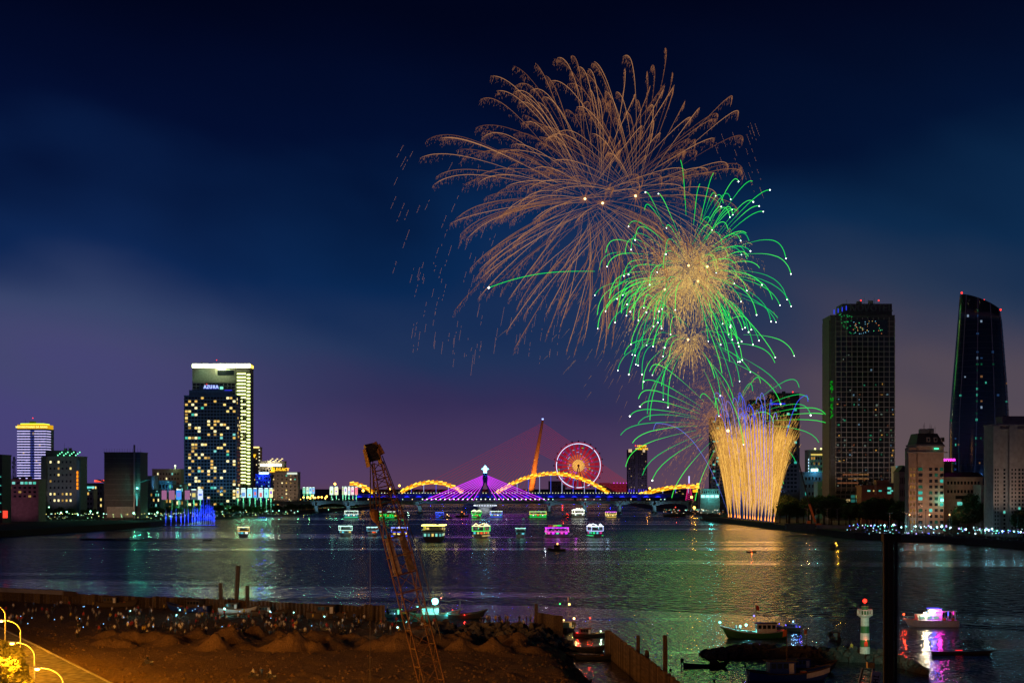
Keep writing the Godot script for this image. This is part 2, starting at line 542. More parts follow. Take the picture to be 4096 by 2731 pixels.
func roof_clutter(b: Node3D, w: float, h: float, n := 5) -> void:
	for i in n:
		var s := Shape.new()
		var x := rng.randf_range(-w * 0.42, w * 0.42)
		if rng.randf() < 0.5:
			var k := rng.randf_range(1.2, 3.0)
			s.box(Vector3(x, h + 0.8 + k / 2, -rng.randf_range(2, 5)), Vector3(rng.randf_range(1.5, 4), k, 3))
			obj("plant_room", s, M["grey_wall"], b)
		else:
			var k := rng.randf_range(3, 7)
			s.rod(Vector3(x, h + 0.8, -2), Vector3(x, h + 0.8 + k, -2), 0.12, 4, 0.05)
			s.bar(Vector3(x - 0.5, h + 0.8 + k * 0.7, -2), Vector3(x + 0.5, h + 0.8 + k * 0.7, -2), 0.08)
			obj("antenna", s, M["dark_steel"], b)

func make_left_bank() -> void:
	rng.seed = 100
	var warm := [glow(Color8(255, 222, 130), 1.2), glow(Color8(255, 205, 104), 0.9), glow(Color8(255, 236, 170), 1.5), glow(Color8(230, 180, 90), 0.5)]
	var teal := [glow(Color8(90, 230, 200), 0.7), glow(Color8(140, 240, 230), 0.8)]
	# tower with bands of white lamps and a golden crown
	var b := block("banded_tower", "tall tower striped with white lamp bands under a golden crown", 67, 182, 1718, 1500, 26, "blue_wall")
	var w: float = b.get_meta("w")
	var h: float = b.get_meta("h")
	windows(b, w * 0.9, 4, h - 2, 0.06, 20, 8, Vector2(0.5, 0.5), 0.12, [glow(Color8(255, 214, 150), 0.35), glow(Color8(200, 190, 255), 0.25)])
	for i in 20:
		var y := h - 1.5 - i * 2.62
		for seg in [[-w * 0.5, -w * 0.05], [w * 0.1, w * 0.5]]:
			put("light_strip", bx(seg[1] - seg[0], 0.62, 0.5), glow(Color8(214, 200, 255), 1.5), b, Vector3((seg[0] + seg[1]) / 2, y, 0.4))
		put("light_strip", bx(0.5, 0.62, 14), glow(Color8(214, 200, 255), 1.3), b, Vector3(w * 0.5 + 0.3, y, -7.5))
		put("light_strip", bx(w * 0.13, 0.3, 0.4), glow(Color8(110, 120, 255), 0.6), b, Vector3(w * 0.02, y, 0.35))
	put("crown", bx(w * 1.0, 4.2, 24), glow(Color8(255, 190, 30), 0.75), b, Vector3(0, h + 2.9, -12.0))
	put("crown_lamp", bx(w * 0.8, 1.1, 20), glow(Color8(225, 255, 60), 1.6), b, Vector3(0, h + 5.7, -11))
	put("plant_room", bx(5, 2.4, 6), M["dark_wall"], b, Vector3(-2, h + 7.4, -10))
	for q in [-9.0, 7.5]:
		var an := Shape.new()
		an.rod(Vector3(q, h + 6.2, -9), Vector3(q, h + 10, -9), 0.12, 4)
		obj("antenna", an, M["dark_steel"], b)
	red_lamp(b, Vector3(-2, h + 12, -10))
	lettering("MUONGTHANH DA NANG", 1.9, glow(Color8(255, 240, 120), 1.6), b, Vector3(0, h + 2.6, 0.25))
	facade_flood(b, Vector3(6, 26, 40), Vector3(0, h * 0.6, 0), Color8(120, 110, 255), 320.0)
	# hotel with green roof lamps and an orange upright sign
	b = block("hotel", "dark grey hotel with green lamps along its roof and an orange upright sign", 172, 318, 1828, 1300, 22, "grey_wall")
	w = b.get_meta("w"); h = b.get_meta("h")
	windows(b, w * 0.66, 12, h - 1.5, 0.06, 7, 6, Vector2(0.42, 0.34), 0.5, warm, -1.0)
	put("roof_storey", bx(w * 0.72, 5.0, 14), M["dark_wall"], b, Vector3(-3, h + 3.3, -8))
	put("corner_bay", bx(4.5, h, 6), M["dark_wall"], b, Vector3(-w / 2 + 1.2, h / 2, 0.8))
	put("corner_bay", bx(2.6, h - 2, 4), M["blue_wall"], b, Vector3(w / 2 - 1.0, h / 2 - 1, 0.5))
	for i in 12:
		var s := Shape.new()
		s.ball(Vector3(lerpf(-w * 0.1, w * 0.5, i / 11.0), h + 1.6 + (i % 3) * 1.3, 0.6), Vector3.ONE * 0.55, 6, 4)
		obj("roof_lamp", s, glow(Color8(120, 255, 190), 2.2), b)
	for i in 5: put("sign_panel_light", bx(1.3, 2.5, 0.5), glow(Color8(255, 140, 20), 1.5), b, Vector3(w / 2 - 1.4, h - 13.5 - i * 3.3, 3.0))
	roof_clutter(b, w * 0.5, h + 5, 4)
	facade_flood(b, Vector3(2, 14, 36), Vector3(0, h * 0.6, 0), Color8(200, 190, 210), 260.0)
	# low purple-grey block
	b = block("office_block", "low purple grey block with a row of teal lit windows under its roof", 22, 152, 1920, 1150, 18, "tan_wall")
	w = b.get_meta("w"); h = b.get_meta("h")
	for i in 7: put("window", bx(2.2, 1.8, 0.2), teal[i % 2] if i != 2 else M["window_glass"], b, Vector3(-w / 2 + 2.6 + i * 3.2, h - 2.2, 0.1))
	for r in 3:
		for k in 6: put("window", bx(2.0, 1.5, 0.2), M["window_glass"] if (r * 5 + k) % 7 else warm[3], b, Vector3(-w / 2 + 3.0 + k * 3.8, h - 5.8 - r * 3.3, 0.1))
	roof_clutter(b, w, h, 7)
	facade_flood(b, Vector3(-6, 10, 30), Vector3(0, h * 0.6, 0), Color8(230, 140, 190), 120.0)
	b = block("apartment_house", "narrow dark house wall with small teal lamps beside the low purple grey block", -60, 6, 1822, 1100, 20, "dark_wall")
	for i in 5: put("lamp", bx(1.0, 0.7, 0.4), teal[0], b, Vector3(4.8, 34 - i * 6.4, 0.2))
	put("sign_light", bx(3.4, 5.4, 0.5), glow(Color8(255, 70, 50), 1.3), b, Vector3(8.5, 6.5, 0.4))
	# lattice radio mast
	var t := thing("radio_mast", "lattice radio mast with aerials beside the banded tower", "mast", Vector3(X(54, 1250), 3, -1250))
	var mh := Y(1826, 1250) - 3
	for q in [[-1, -1], [1, -1], [1, 1], [-1, 1]]:
		var s := Shape.new()
		s.bar(Vector3(q[0] * 1.6, 0, q[1] * 1.6), Vector3(q[0] * 0.5, mh, q[1] * 0.5), 0.3)
		obj("leg", s, M["dark_steel"], t)
	var br := Shape.new()
	for i in 14:
		var y := mh * i / 14.0
		var r0 := lerpf(1.6, 0.5, i / 14.0)
		var r1 := lerpf(1.6, 0.5, (i + 1) / 14.0)
		br.bar(Vector3(-r0, y, r0), Vector3(r1, y + mh / 14, r1), 0.16)
		br.bar(Vector3(r0, y, r0), Vector3(-r1, y + mh / 14, r1), 0.16)
		br.bar(Vector3(-r0, y, -r0), Vector3(-r1, y + mh / 14, r1), 0.16)
	obj("bracing", br, M["dark_steel"], t)
	for i in 4: put("aerial", bx(0.5, 2.2, 0.4), M["grey_wall"], t, Vector3(-1.3 if i % 2 else 1.3, mh - 3 - i * 1.9, 0.6))
	# unfinished block wrapped in netting, with a hoist
	b = block("unfinished_block", "dark unfinished block wrapped in netting with a teal lit hoist", 415, 560, 1812, 1200, 24, "dark_wall")
	w = b.get_meta("w"); h = b.get_meta("h")
	for i in 15:
		put("scaffold_pole", bx(0.14, 3.0, 0.14), M["dark_steel"], b, Vector3(-w / 2 + i * w / 14, h + 2.0, 0.2))
	for i in 9: put("floor_edge", bx(w + 0.1, 0.3, 0.24), M["grey_wall"], b, Vector3(0, h - 4.0 - i * 4.2, 0.1))
	put("hoarding", bx(w * 0.72, 8.5, 0.4), M["pale_wall"], b, Vector3(-1.5, 6.5, 1.2))
	put("hoist_mast", bx(1.2, h + 7, 1.2), M["steel"], b, Vector3(w / 2 - 4.4, h / 2 + 3, 1.8))
	put("hoist_cage", bx(2.4, 4.5, 2.0), M["teal_paint"], b, Vector3(w / 2 - 2.4, 19, 2.2))
	put("hoist_lamp", bx(1.4, 1.4, 0.8), glow(Color8(150, 255, 240), 3.0), b, Vector3(w / 2 - 2.0, 25.5, 2.4))
	put("hoist_lamp", bx(0.8, 8.0, 0.5), glow(Color8(120, 230, 220), 0.7), b, Vector3(w / 2 - 2.0, 15.5, 3.4))
	lamp_light(b, Vector3(w / 2 - 1.0, 25.5, 5.5), Color8(90, 255, 220), 60.0, 0.5)
	facade_flood(b, Vector3(-8, 10, 34), Vector3(-2, 16, 0), Color8(255, 190, 150), 240.0)
	for sx in [-1.0, 1.0]:
		var s := Shape.new()
		s.hexa([Vector3(sx * w / 2, 30, 1), Vector3(sx * (w / 2 + 6), 32.2, 1), Vector3(sx * (w / 2 + 6), 32.2, -8), Vector3(sx * w / 2, 30, -8), Vector3(sx * w / 2, 30.5, 1), Vector3(sx * (w / 2 + 6), 32.6, 1), Vector3(sx * (w / 2 + 6), 32.6, -8), Vector3(sx * w / 2, 30.5, -8)])
		obj("catch_platform", s, M["teal_paint"], b)
	# hotels and shops between
	b = block("shop_house", "low shop house under a red lit roof sign", 318, 412, 1935, 1700, 16, "grey_wall")
	h = b.get_meta("h"); w = b.get_meta("w")
	windows(b, w * 0.9, 2, h - 1, 0.06, 4, 8, Vector2(0.5, 0.45), 0.5, teal + warm)
	put("sign_panel_light", bx(10.4, 3.0, 0.6), glow(Color8(190, 20, 10), 0.8), b, Vector3(w * 0.36, h + 3.2, 0))
	lettering("MEDIA PP", 2.1, glow(Color8(255, 90, 60), 2.2), b, Vector3(w * 0.36, h + 3.2, 0.45))
	put("sign_light", bx(10, 2.0, 0.5), glow(Color8(110, 240, 235), 1.0), b, Vector3(-2, h - 4, 0.4))
	b = block("office_block", "plain grey block with a star-bright lamp on its flat roof", 607, 722, 1878, 1560, 20, "grey_wall")
	h = b.get_meta("h"); w = b.get_meta("w")
	windows(b, w * 0.9, 3, h - 2, 0.06, 8, 9, Vector2(0.42, 0.42), 0.22, warm + teal)
	var lp := Shape.new()
	lp.ball(Vector3(w * 0.3, h + 4.0, 0), Vector3.ONE * 0.9, 8, 5)
	lp.rod(Vector3(w * 0.3, h, 0), Vector3(w * 0.3, h + 4, 0), 0.15, 4)
	obj("roof_lamp", lp, glow(Color8(225, 255, 170), 4.0), b)
	lamp_light(b, Vector3(w * 0.3, h + 4.0, 2.5), Color8(220, 255, 170), 30.0)
	facade_flood(b, Vector3(0, 14, 30), Vector3(0, h * 0.6, 0), Color8(255, 190, 140), 200.0)
	b = block("office_block", "windowless dark block beside the netted unfinished block", 556, 612, 1906, 1450, 20, "grey_wall")
	for i in 3: put("string_course", bx(13.4, 0.25, 0.3), M["pale_wall"], b, Vector3(0, 8.0 + i * 5.5, 0.1))
	put("window", bx(2.2, 2.2, 0.2), M["window_glass"], b, Vector3(-1.5, 30, 0.1))
	for q in [[628, 690, 1925, 1480, "teal_paint", "teal shop roof terrace with green lamps under the plain grey block"], [690, 735, 1940, 1430, "pale_wall", "narrow pale house front with lit balconies beside the balcony tower"], [596, 640, 1962, 1400, "blue_wall", "small dark blue house with a bright blue lamp over its door"], [318, 372, 1958, 1500, "pale_wall", "low white shop with bright teal windows behind the trees"]]:
		b = block("town_house", q[5], q[0], q[1], q[2], q[3], 14, q[4])
		h = b.get_meta("h"); w = b.get_meta("w")
		windows(b, w * 0.85, 2, h - 1.5, 0.06, 4, 4, Vector2(0.5, 0.5), 0.4, warm + teal)
		put("lamp", bx(1.6, 0.5, 0.4), teal[1], b, Vector3(w * 0.2, h - 0.6, 0.4))
	# the two high towers: balconied tower in front, lamp-edged tower behind it
	b = block("lamp_edged_tower", "tall slab tower with a glaring crown and yellow white lamp lines down its side", 768, 1000, 1474, 1600, 20, "concrete")
	w = b.get_meta("w"); h = b.get_meta("h")
	put("crown_lamp", bx(w * 0.74, 3.6, 1.2), glow(Color8(246, 255, 190), 10.0), b, Vector3(-w * 0.13, h + 3.0, 0.4))
	put("crown_lamp", bx(w * 0.245, 3.6, 1.2), glow(Color8(255, 255, 190), 10.0), b, Vector3(w * 0.375, h + 3.0, 0.4))
	put("crown_lamp", bx(1.0, 3.0, 14), glow(Color8(255, 220, 90), 2.0), b, Vector3(w * 0.5 + 0.4, h + 2.6, -8))
	put("crown_wall", bx(w, 5.4, 18), M["concrete"], b, Vector3(0, h + 2.7, -9.5))
	put("blank_panel", bx(w * 0.72, 13.5, 0.5), M["concrete"], b, Vector3(-w * 0.135, h - 8.2, 0.3))
	put("vent_opening", bx(w * 0.28, 5.2, 0.3), M["window_glass"], b, Vector3(0.08 * w, h - 4.6, 0.6))
	windows(b, w * 0.74, 30, h - 15.5, 0.1, 34, 11, Vector2(0.82, 0.72), 0.02, teal, -w * 0.13)
	windows(b, w * 0.2, 8, h - 4, 0.1, 38, 4, Vector2(0.7, 0.6), 0.08, [glow(Color8(255, 240, 170), 0.3)], w * 0.36, "side_window")
	var line_lamp := glow(Color8(238, 255, 150), 5.0)
	for i in 33:
		var y := h - 5.6 - i * 3.63
		var ww := w * (0.15 if rng.randf() < 0.75 else 0.09)
		put("light_strip", bx(ww, 0.9, 0.7), line_lamp, b, Vector3(w * 0.265 + ww / 2 + 0.5, y, 0.6))
		put("light_strip", bx(w * 0.055, 0.9, 0.7), line_lamp, b, Vector3(w * 0.47, y - 1.0, 0.6))
	red_lamp(b, Vector3(-w * 0.1, h + 9.5, -6))
	lamp_light(b, Vector3(0, h + 3.0, 4.0), Color8(240, 255, 180), 500.0, 2.0)
	for q in [-0.3, 0.1]: facade_flood(b, Vector3(w * q, h + 6.0, 12), Vector3(w * q, h - 26, 0), Color8(190, 255, 190), 150.0, 50.0)
	b = block("balcony_tower", "tall balconied tower with many warm lit windows and a blue roof sign", 735, 945, 1584, 1500, 24, "blue_wall")
	w = b.get_meta("w"); h = b.get_meta("h")
	put("top_storey", bx(w * 0.78, 5.5, 16), M["blue_wall"], b, Vector3(-w * 0.02, h + 3.4, -9))
	put("roof_crown", bx(w * 0.44, 5.5, 10), M["blue_wall"], b, Vector3(-w * 0.01, h + 8.2, -9))
	for i in 34: put("balcony", bx(w + 0.9, 0.5, 1.3), M["concrete"], b, Vector3(0, 4.0 + i * (h - 4) / 34.0, 0.5))
	windows(b, w * 0.97, 4, h - 0.4, 0.1, 34, 16, Vector2(0.7, 0.62), 0.0, warm)
	# lit rooms, in clusters as lived in
	var rows := 34
	var cols := 16
	for r in rows:
		for k in cols:
			var n := land_noise.get_noise_2d(k * 6.3 + (r / 2) * 3.1, r * 4.1)
			var chance := 0.03 + clampf(n * 1.5 + 0.10, 0.0, 0.75)
			if k in [6, 10, 14]: chance *= 0.25
			if rng.randf() < chance:
				var q: Material = warm[rng.randi() % 4] if rng.randf() < 0.88 else teal[rng.randi() % 2]
				put("lit_window", bx(w * 0.97 / cols * 0.8, (h - 4) / rows * 0.66, 0.2), q, b, Vector3((k - 7.5) * w * 0.97 / cols, 4.0 + (r + 0.5) * (h - 4.4) / rows, 0.32))
	windows(b, 22, 4, h - 1, w / 2 + 0.06, 30, 5, Vector2(0.5, 0.6), 0.16, warm, -12.0, "side_window", "window_glass", 1)
	lettering("AZURA", 3.4, glow(Color8(170, 190, 255), 1.6), b, Vector3(-w * 0.0, h + 9.4, -3.7))
	put("sign_panel_light", bx(13.5, 4.6, 0.4), glow(Color8(20, 30, 255), 0.18), b, Vector3(0, h + 9.2, -4.0))
	put("sign_panel_light", bx(3.2, 2.6, 0.4), glow(Color8(140, 255, 220), 1.1), b, Vector3(w * 0.2, h + 8.4, -3.8))
	put("light_strip", bx(8, 0.4, 0.4), glow(Color8(60, 60, 255), 1.2), b, Vector3(w * 0.34, h + 5.9, -0.6))
	red_lamp(b, Vector3(-4.5, h + 12.2, -4))
	for q in [-0.8, 0.0, 0.8]: facade_flood(b, Vector3(w * q, 20, 60), Vector3(w * q * 0.4, h * 0.55, 0), Color8(90, 165, 225), 620.0, 45.0)
	# behind and beside
	b = block("hotel", "slim tower with gold lamps up its edge behind the lamp edged tower", 998, 1038, 1790, 1900, 18, "grey_wall")
	h = b.get_meta("h"); w = b.get_meta("w")
	windows(b, w * 0.5, 3, h - 12, 0.06, 16, 3, Vector2(0.4, 0.4), 0.3, warm)
	for i in 12: put("light_strip", bx(1.4, 0.9, 0.4), glow(Color8(255, 250, 210), 1.8), b, Vector3(w * 0.46, h - 3 - i * 4.4, 0.3))
	put("crown_lamp", bx(w * 0.9, 1.6, 0.8), glow(Color8(255, 226, 130), 2.0), b, Vector3(0, h + 0.4, 0.5))
	var em := Shape.new()
	em.prism(PackedVector2Array([Vector2(-2.2, 1.4), Vector2(2.2, 1.4), Vector2(0, -3)]), -0.3, 0.3)
	var eo := obj("emblem_light", em, glow(Color8(255, 190, 40), 1.5), b)
	eo.position = Vector3(-0.5, h - 10, 0.5)
	b = block("hotel", "pale hotel with a glaring white band under its roof terrace", 1036, 1136, 1846, 1850, 18, "pale_wall")
	h = b.get_meta("h"); w = b.get_meta("w")
	put("band_lamp", bx(w * 0.86, 3.0, 0.8), glow(Color8(255, 244, 200), 3.0), b, Vector3(-1, h - 4.2, 0.4))
	for i in 9: put("terrace_lamp", bx(2.0, 0.9, 0.5), glow(Color8(255, 228, 150), 2.0), b, Vector3(-w * 0.1 + i * w * 0.065, h + 0.4 + (i % 3) * 1.5, 0.3))
	windows(b, w * 0.9, 3, h - 8, 0.06, 9, 8, Vector2(0.4, 0.4), 0.15, warm)
	lamp_light(b, Vector3(0, h - 4.0, 6.0), Color8(255, 240, 200), 150.0, 1.0)
	b = block("office_block", "blue lit block with a glaring blue white roof sign", 1020, 1082, 1898, 1700, 16, "blue_wall")
	h = b.get_meta("h"); w = b.get_meta("w")
	put("sign_light", bx(w * 0.62, 2.0, 0.5), glow(Color8(190, 220, 255), 3.0), b, Vector3(1, h + 1.6, 0.3))
	windows(b, w * 0.9, 3, h - 2, 0.06, 8, 6, Vector2(0.34, 0.36), 0.25, [glow(Color8(140, 230, 255), 1.0)])
	lamp_light(b, Vector3(0, h, 6.0), Color8(40, 70, 255), 220.0, 1.0)
	b = block("hotel", "grey hotel with a gold roof sign shaped as a flame and letters", 1080, 1192, 1890, 1780, 18, "concrete")
	h = b.get_meta("h"); w = b.get_meta("w")
	windows(b, w * 0.92, 3, h - 1.5, 0.06, 9, 6, Vector2(0.3, 0.34), 0.42, teal + warm)
	put("stair_wing", bx(8, h - 2, 10), M["tan_wall"], b, Vector3(-w / 2 - 3.4, h / 2 - 1, -4))
	put("sign_board", bx(w * 0.56, 6.0, 0.6), M["dark_wall"], b, Vector3(-w * 0.18, h + 3.6, 0.0))
	lettering("LEGACY", 3.2, glow(Color8(255, 190, 40), 2.5), b, Vector3(-w * 0.1, h + 3.8, 0.5), Vector3.ZERO, true)
	var fl := Shape.new()
	fl.prism(PackedVector2Array([Vector2(-3, -2.6), Vector2(3, -2.6), Vector2(1.2, -0.5), Vector2(0.6, 4.2), Vector2(-0.6, 4.2), Vector2(-1.2, -0.5)]), -0.3, 0.3)
	var fo := obj("emblem_light", fl, glow(Color8(255, 190, 40), 2.2), b)
	fo.position = Vector3(-w * 0.42, h + 3.4, 0.6)
	put("sign_light", bx(w * 0.36, 2.2, 0.4), glow(Color8(225, 240, 220), 1.0), b, Vector3(w * 0.28, h - 1.0, 0.4))
	put("sign_light", bx(4.0, 2.0, 0.4), glow(Color8(255, 140, 10), 1.6), b, Vector3(-w / 2 - 3.0, h - 17, 1.6))
	facade_flood(b, Vector3(0, 16, 34), Vector3(0, h * 0.6, 0), Color8(255, 205, 160), 420.0)
	# billboards on poles along the promenade
	var pink := glow(Color8(200, 130, 180), 0.55)
	var sets := [
		[[645, 665, pink], [674, 697, pink], [703, 724, glow(Color8(70, 150, 255), 1.0)], [738, 758, pink], [763, 785, glow(Color8(90, 96, 120), 0.6)], [790, 810, glow(Color8(200, 215, 255), 1.3)]], 
		[[944, 956, glow(Color8(255, 236, 170), 0.9)], [963, 982, glow(Color8(215, 235, 225), 1.2)], [988, 1007, glow(Color8(150, 245, 255), 1.3)], [1012, 1027, glow(Color8(90, 160, 255), 1.0)], [1033, 1051, glow(Color8(190, 230, 255), 1.2)], [1056, 1073, glow(Color8(150, 250, 240), 1.2)], [1076, 1090, glow(Color8(255, 250, 180), 1.2)]],
		[[1210, 1221, glow(Color8(170, 255, 210), 0.7)], [1224, 1234, glow(Color8(220, 255, 220), 1.0)], [1236, 1246, glow(Color8(180, 245, 255), 1.2)], [1248, 1258, glow(Color8(150, 200, 255), 1.0)]],
		[[1318, 1333, glow(Color8(225, 255, 230), 1.2)], [1337, 1352, glow(Color8(255, 250, 200), 1.2)], [1368, 1374, glow(Color8(240, 255, 200), 0.8)], [1376, 1387, glow(Color8(235, 255, 235), 1.3)], [1390, 1401, glow(Color8(255, 225, 225), 1.2)], [1404, 1415, glow(Color8(255, 215, 220), 1.2)], [1419, 1430, glow(Color8(255, 130, 140), 1.1)]]]
	var dist := [1340.0, 1470.0, 2050.0, 1950.0]
	var tops := [1961.0, 1956.0, 1951.0, 1949.0]
	var bots := [1998.0, 1990.0, 1975.0, 1979.0]
	var names := ["promenade beside the blue water jets", "promenade below the lamp edged tower", "road beyond the gold sign hotel", "road behind the concrete river bridge"]
	for k in 4:
		for q in sets[k]:
			var d: float = dist[k]
			var cx := X((q[0] + q[1]) / 2.0, d)
			var bb := thing("billboard", "lit upright billboard on a pole on the %s" % names[k], "billboard", Vector3(cx, 3, -d), 0.0, "billboards on the %s" % names[k])
			var bw: float = (q[1] - q[0]) * d / F
			var y0 := Y(bots[k], d) - 3
			var y1 := Y(tops[k], d) - 3
			put("pole", bx(1.1, y0, 1.1), M["concrete"], bb, Vector3(0, y0 / 2, -0.6))
			put("frame", bx(bw + 0.5, y1 - y0 + 0.5, 0.7), M["dark_steel"], bb, Vector3(0, (y0 + y1) / 2, -0.6))
			put("display_panel", bx(bw, y1 - y0, 0.3), q[2], bb, Vector3(0, (y0 + y1) / 2, -0.06))
			if q[2] != pink:
				put("display_picture", bx(bw * rng.randf_range(0.4, 0.7), (y1 - y0) * rng.randf_range(0.15, 0.5), 0.1), glow(Color.from_hsv(rng.randf(), 0.5, 1.0), 0.8), bb, Vector3(0, lerpf(y0, y1, rng.randf_range(0.3, 0.7)), 0.16))
				put("spot_lamp", bx(bw * 0.8, 0.4, 0.6), glow(Color8(220, 255, 240), 3.0), bb, Vector3(0, y1 + 0.7, 0.5))
				lamp_light(bb, Vector3(0, y0 - 2.0, 4.0), Color8(110, 255, 190), 45.0, 1.0)

func make_right_bank() -> void:
	rng.seed = 200
	var warm := [glow(Color8(255, 214, 120), 0.7), glow(Color8(255, 190, 84), 0.5), glow(Color8(220, 160, 70), 0.3)]
	var teal := [glow(Color8(70, 225, 205), 0.55), glow(Color8(110, 240, 220), 0.7)]
	var faint := [glow(Color8(255, 190, 110), 0.10), glow(Color8(60, 190, 150), 0.12), glow(Color8(120, 150, 160), 0.06), glow(Color8(70, 150, 220), 0.1)]
	# the dark gridded hotel tower
	var b := block("gridded_tower", "tall dark tower with a grid of mullions and unlit roof letters", 3324, 3580, 1264, 1177, 30, "dark_wall")
	var w: float = b.get_meta("w")
	var h: float = b.get_meta("h")
	windows(b, w * 0.92, 26, h - 16, 0.1, 30, 11, Vector2(0.94, 0.84), 0.0, faint, w * 0.04)
	for i in 80: put("lit_window", bx(rng.randf_range(0.5, 1.6), rng.randf_range(0.4, 1.5), 0.2), [glow(Color8(255, 190, 90), 0.35), glow(Color8(60, 210, 150), 0.25), glow(Color8(140, 190, 220), 0.25), glow(Color8(200, 120, 80), 0.14), glow(Color8(190, 220, 200), 0.15)][rng.randi() % 5], b, Vector3(w * 0.04 + (rng.randi_range(0, 10) - 5.0 + rng.randf_range(-0.22, 0.22)) * w * 0.92 / 11, 26 + (int(29.9 * rng.randf() * rng.randf_range(0.3, 1.0)) + rng.randf_range(0.3, 0.6)) * (h - 42) / 30.0, 0.24))
	for q in [[-0.7, 40.0], [0.0, 30.0], [0.7, 40.0]]: facade_flood(b, Vector3(q[0] * w, 18, 60), Vector3(q[0] * w * 0.3, h * 0.55, 0), Color8(215, 195, 190), 520.0, 42.0)
	for k in 12: put("mullion", bx(0.4, h - 24, 0.5), M["mullion"], b, Vector3(w * 0.04 + (k - 5.5) * w * 0.92 / 11, (h + 24) / 2 - 1, 0.3))
	for r in 34: put("floor_band", bx(w * 0.94, 0.42, 0.4), M["mullion"], b, Vector3(w * 0.04, 26 + r * (h - 42) / 30.0, 0.22))
	windows(b, w * 0.92, 4, 24, 0.1, 6, 12, Vector2(0.8, 0.7), 0.42, [glow(Color8(200, 220, 120), 0.4), glow(Color8(255, 220, 150), 0.5), glow(Color8(60, 160, 150), 0.3)], w * 0.04, "lobby_window")
	windows(b, w * 0.5, 28, 38, 0.5, 3, 6, Vector2(0.9, 0.35), 0.75, [glow(Color8(190, 120, 80), 0.25), glow(Color8(210, 150, 90), 0.22)], -w * 0.15, "restaurant_window")
	put("rooftop_storey", bx(w * 0.78, 9.5, 22), M["dark_wall"], b, Vector3(w * 0.08, h + 5.2, -13))
	put("sky_bar_glass", bx(w * 0.62, 12, 0.3), M["tower_glass"], b, Vector3(w * 0.08, h - 9, 0.5))
	for i in 40: put("bar_lamp", bx(rng.randf_range(0.25, 0.6), rng.randf_range(0.25, 0.5), 0.2), glow([Color8(255, 210, 120), Color8(90, 255, 170), Color8(255, 150, 90), Color8(140, 220, 255)][rng.randi() % 4], 1.0), b, Vector3(rng.randf_range(-w * 0.15, w * 0.3), rng.randf_range(h - 14, h - 4), 0.75))
	for i in 26: put("terrace_lamp", bx(rng.randf_range(0.3, 0.9), 0.4, 0.3), glow(Color8(30, 220, 110), 0.6), b, Vector3(rng.randf_range(-w * 0.38, -w * 0.12), rng.randf_range(h - 14, h + 4), 0.6))
	for i in 4: put("terrace_lamp", bx(0.6, 3.4, 0.4), glow(Color8(50, 70, 255), 0.9), b, Vector3(-w * 0.44 + i * 3.2, h + 3.5 + i, -1.5))
	for i in 44: put("accent_lamp", bx(rng.randf_range(0.5, 1.1), rng.randf_range(0.6, 1.8), 0.3), glow(Color8(20, 200, 40), rng.randf_range(0.15, 0.6)), b, Vector3(-w / 2 - rng.randf_range(-1.8, 0.2), rng.randf_range(h * 0.5, h * 0.68), 0.4))
	lettering("NOVOTEL", 5.4, paint("unlit_letters", lin(0.09, 0.1, 0.12), 0.5), b, Vector3(w * 0.14, h + 6.6, -1.6))
	roof_clutter(b, w * 0.7, h + 9, 6)
	for q in [0.0, 0.28]: red_lamp(b, Vector3(w * q, h + 13, -6), 0.6)
	put("side_wall", bx(1.2, h * 0.98, 26), M["dark_wall"], b, Vector3(-w / 2 - 0.4, h * 0.49, -14))
	# elliptical glass tower with a slanted top
	var t := thing("curved_tower", "dark glass tower with bulging curved sides and a slanted top", "tower", Vector3(X(3942, 1000), 3, -1000))
	var prof := [[0.0, 3846, 3996], [0.10, 3834, 4018], [0.2, 3827, 4040], [0.32, 3823, 4058], [0.45, 3825, 4063], [0.6, 3835, 4055], [0.75, 3847, 4044], [0.88, 3857, 4034], [1.0, 3866, 4025]]
	var th := Y(1168, 1000) - 3
	var body := Shape.new()
	var n := 40
	var ring := func(i: int) -> PackedVector3Array:
		var out := PackedVector3Array()
		var x0: float = X(prof[i][1], 1000) - t.position.x
		var x1: float = X(prof[i][2], 1000) - t.position.x
		for k in n:
			var a := TAU * k / n
			var x := (x0 + x1) / 2 + cos(a) * (x1 - x0) / 2
			var y: float = prof[i][0] * th
			var cut := th - 10.8 * pow(clampf((x - x0) / (x1 - x0), 0, 1), 1.2)
			y = minf(y, cut) if i < prof.size() - 1 else cut
			out.push_back(Vector3(x, y, -13 + sin(a) * (x1 - x0) * 0.36))
		return out
	for i in prof.size() - 1:
		var a: PackedVector3Array = ring.call(i)
		var c: PackedVector3Array = ring.call(i + 1)
		for k in n: body.quad(a[k], a[(k + 1) % n], c[(k + 1) % n], c[k])
	var top: PackedVector3Array = ring.call(prof.size() - 1)
	for k in range(1, n - 1): body.tri(top[0], top[k + 1], top[k])
	obj("glass_shell", body, M["tower_glass"], t, true)
	for k in [4, 8, 12, 16]:
		var rib := Shape.new()
		var pts := PackedVector3Array()
		for i in prof.size():
			var q: PackedVector3Array = ring.call(i)
			pts.push_back(q[k] + Vector3(0, 0, 0.2))
		rib.tube(pts, PackedFloat32Array([0.35]), 4)
		obj("rib", rib, M["mullion"], t)
	for f in range(1, 38):
		var y := f * th / 38.0
		if y > th - 12: break
		var i := 0
		while i < prof.size() - 2 and prof[i + 1][0] * th < y: i += 1
		var a: PackedVector3Array = ring.call(i)
		var c: PackedVector3Array = ring.call(i + 1)
		var kk: float = (y / th - prof[i][0]) / (prof[i + 1][0] - prof[i][0])
		var s := Shape.new()
		var pts := PackedVector3Array()
		for k in range(1, n / 2): pts.push_back(a[k].lerp(c[k], kk) + Vector3(0, 0, 0.05))
		s.tube(pts, PackedFloat32Array([0.16]), 3)
		obj("floor_band", s, M["dark_wall"], t)
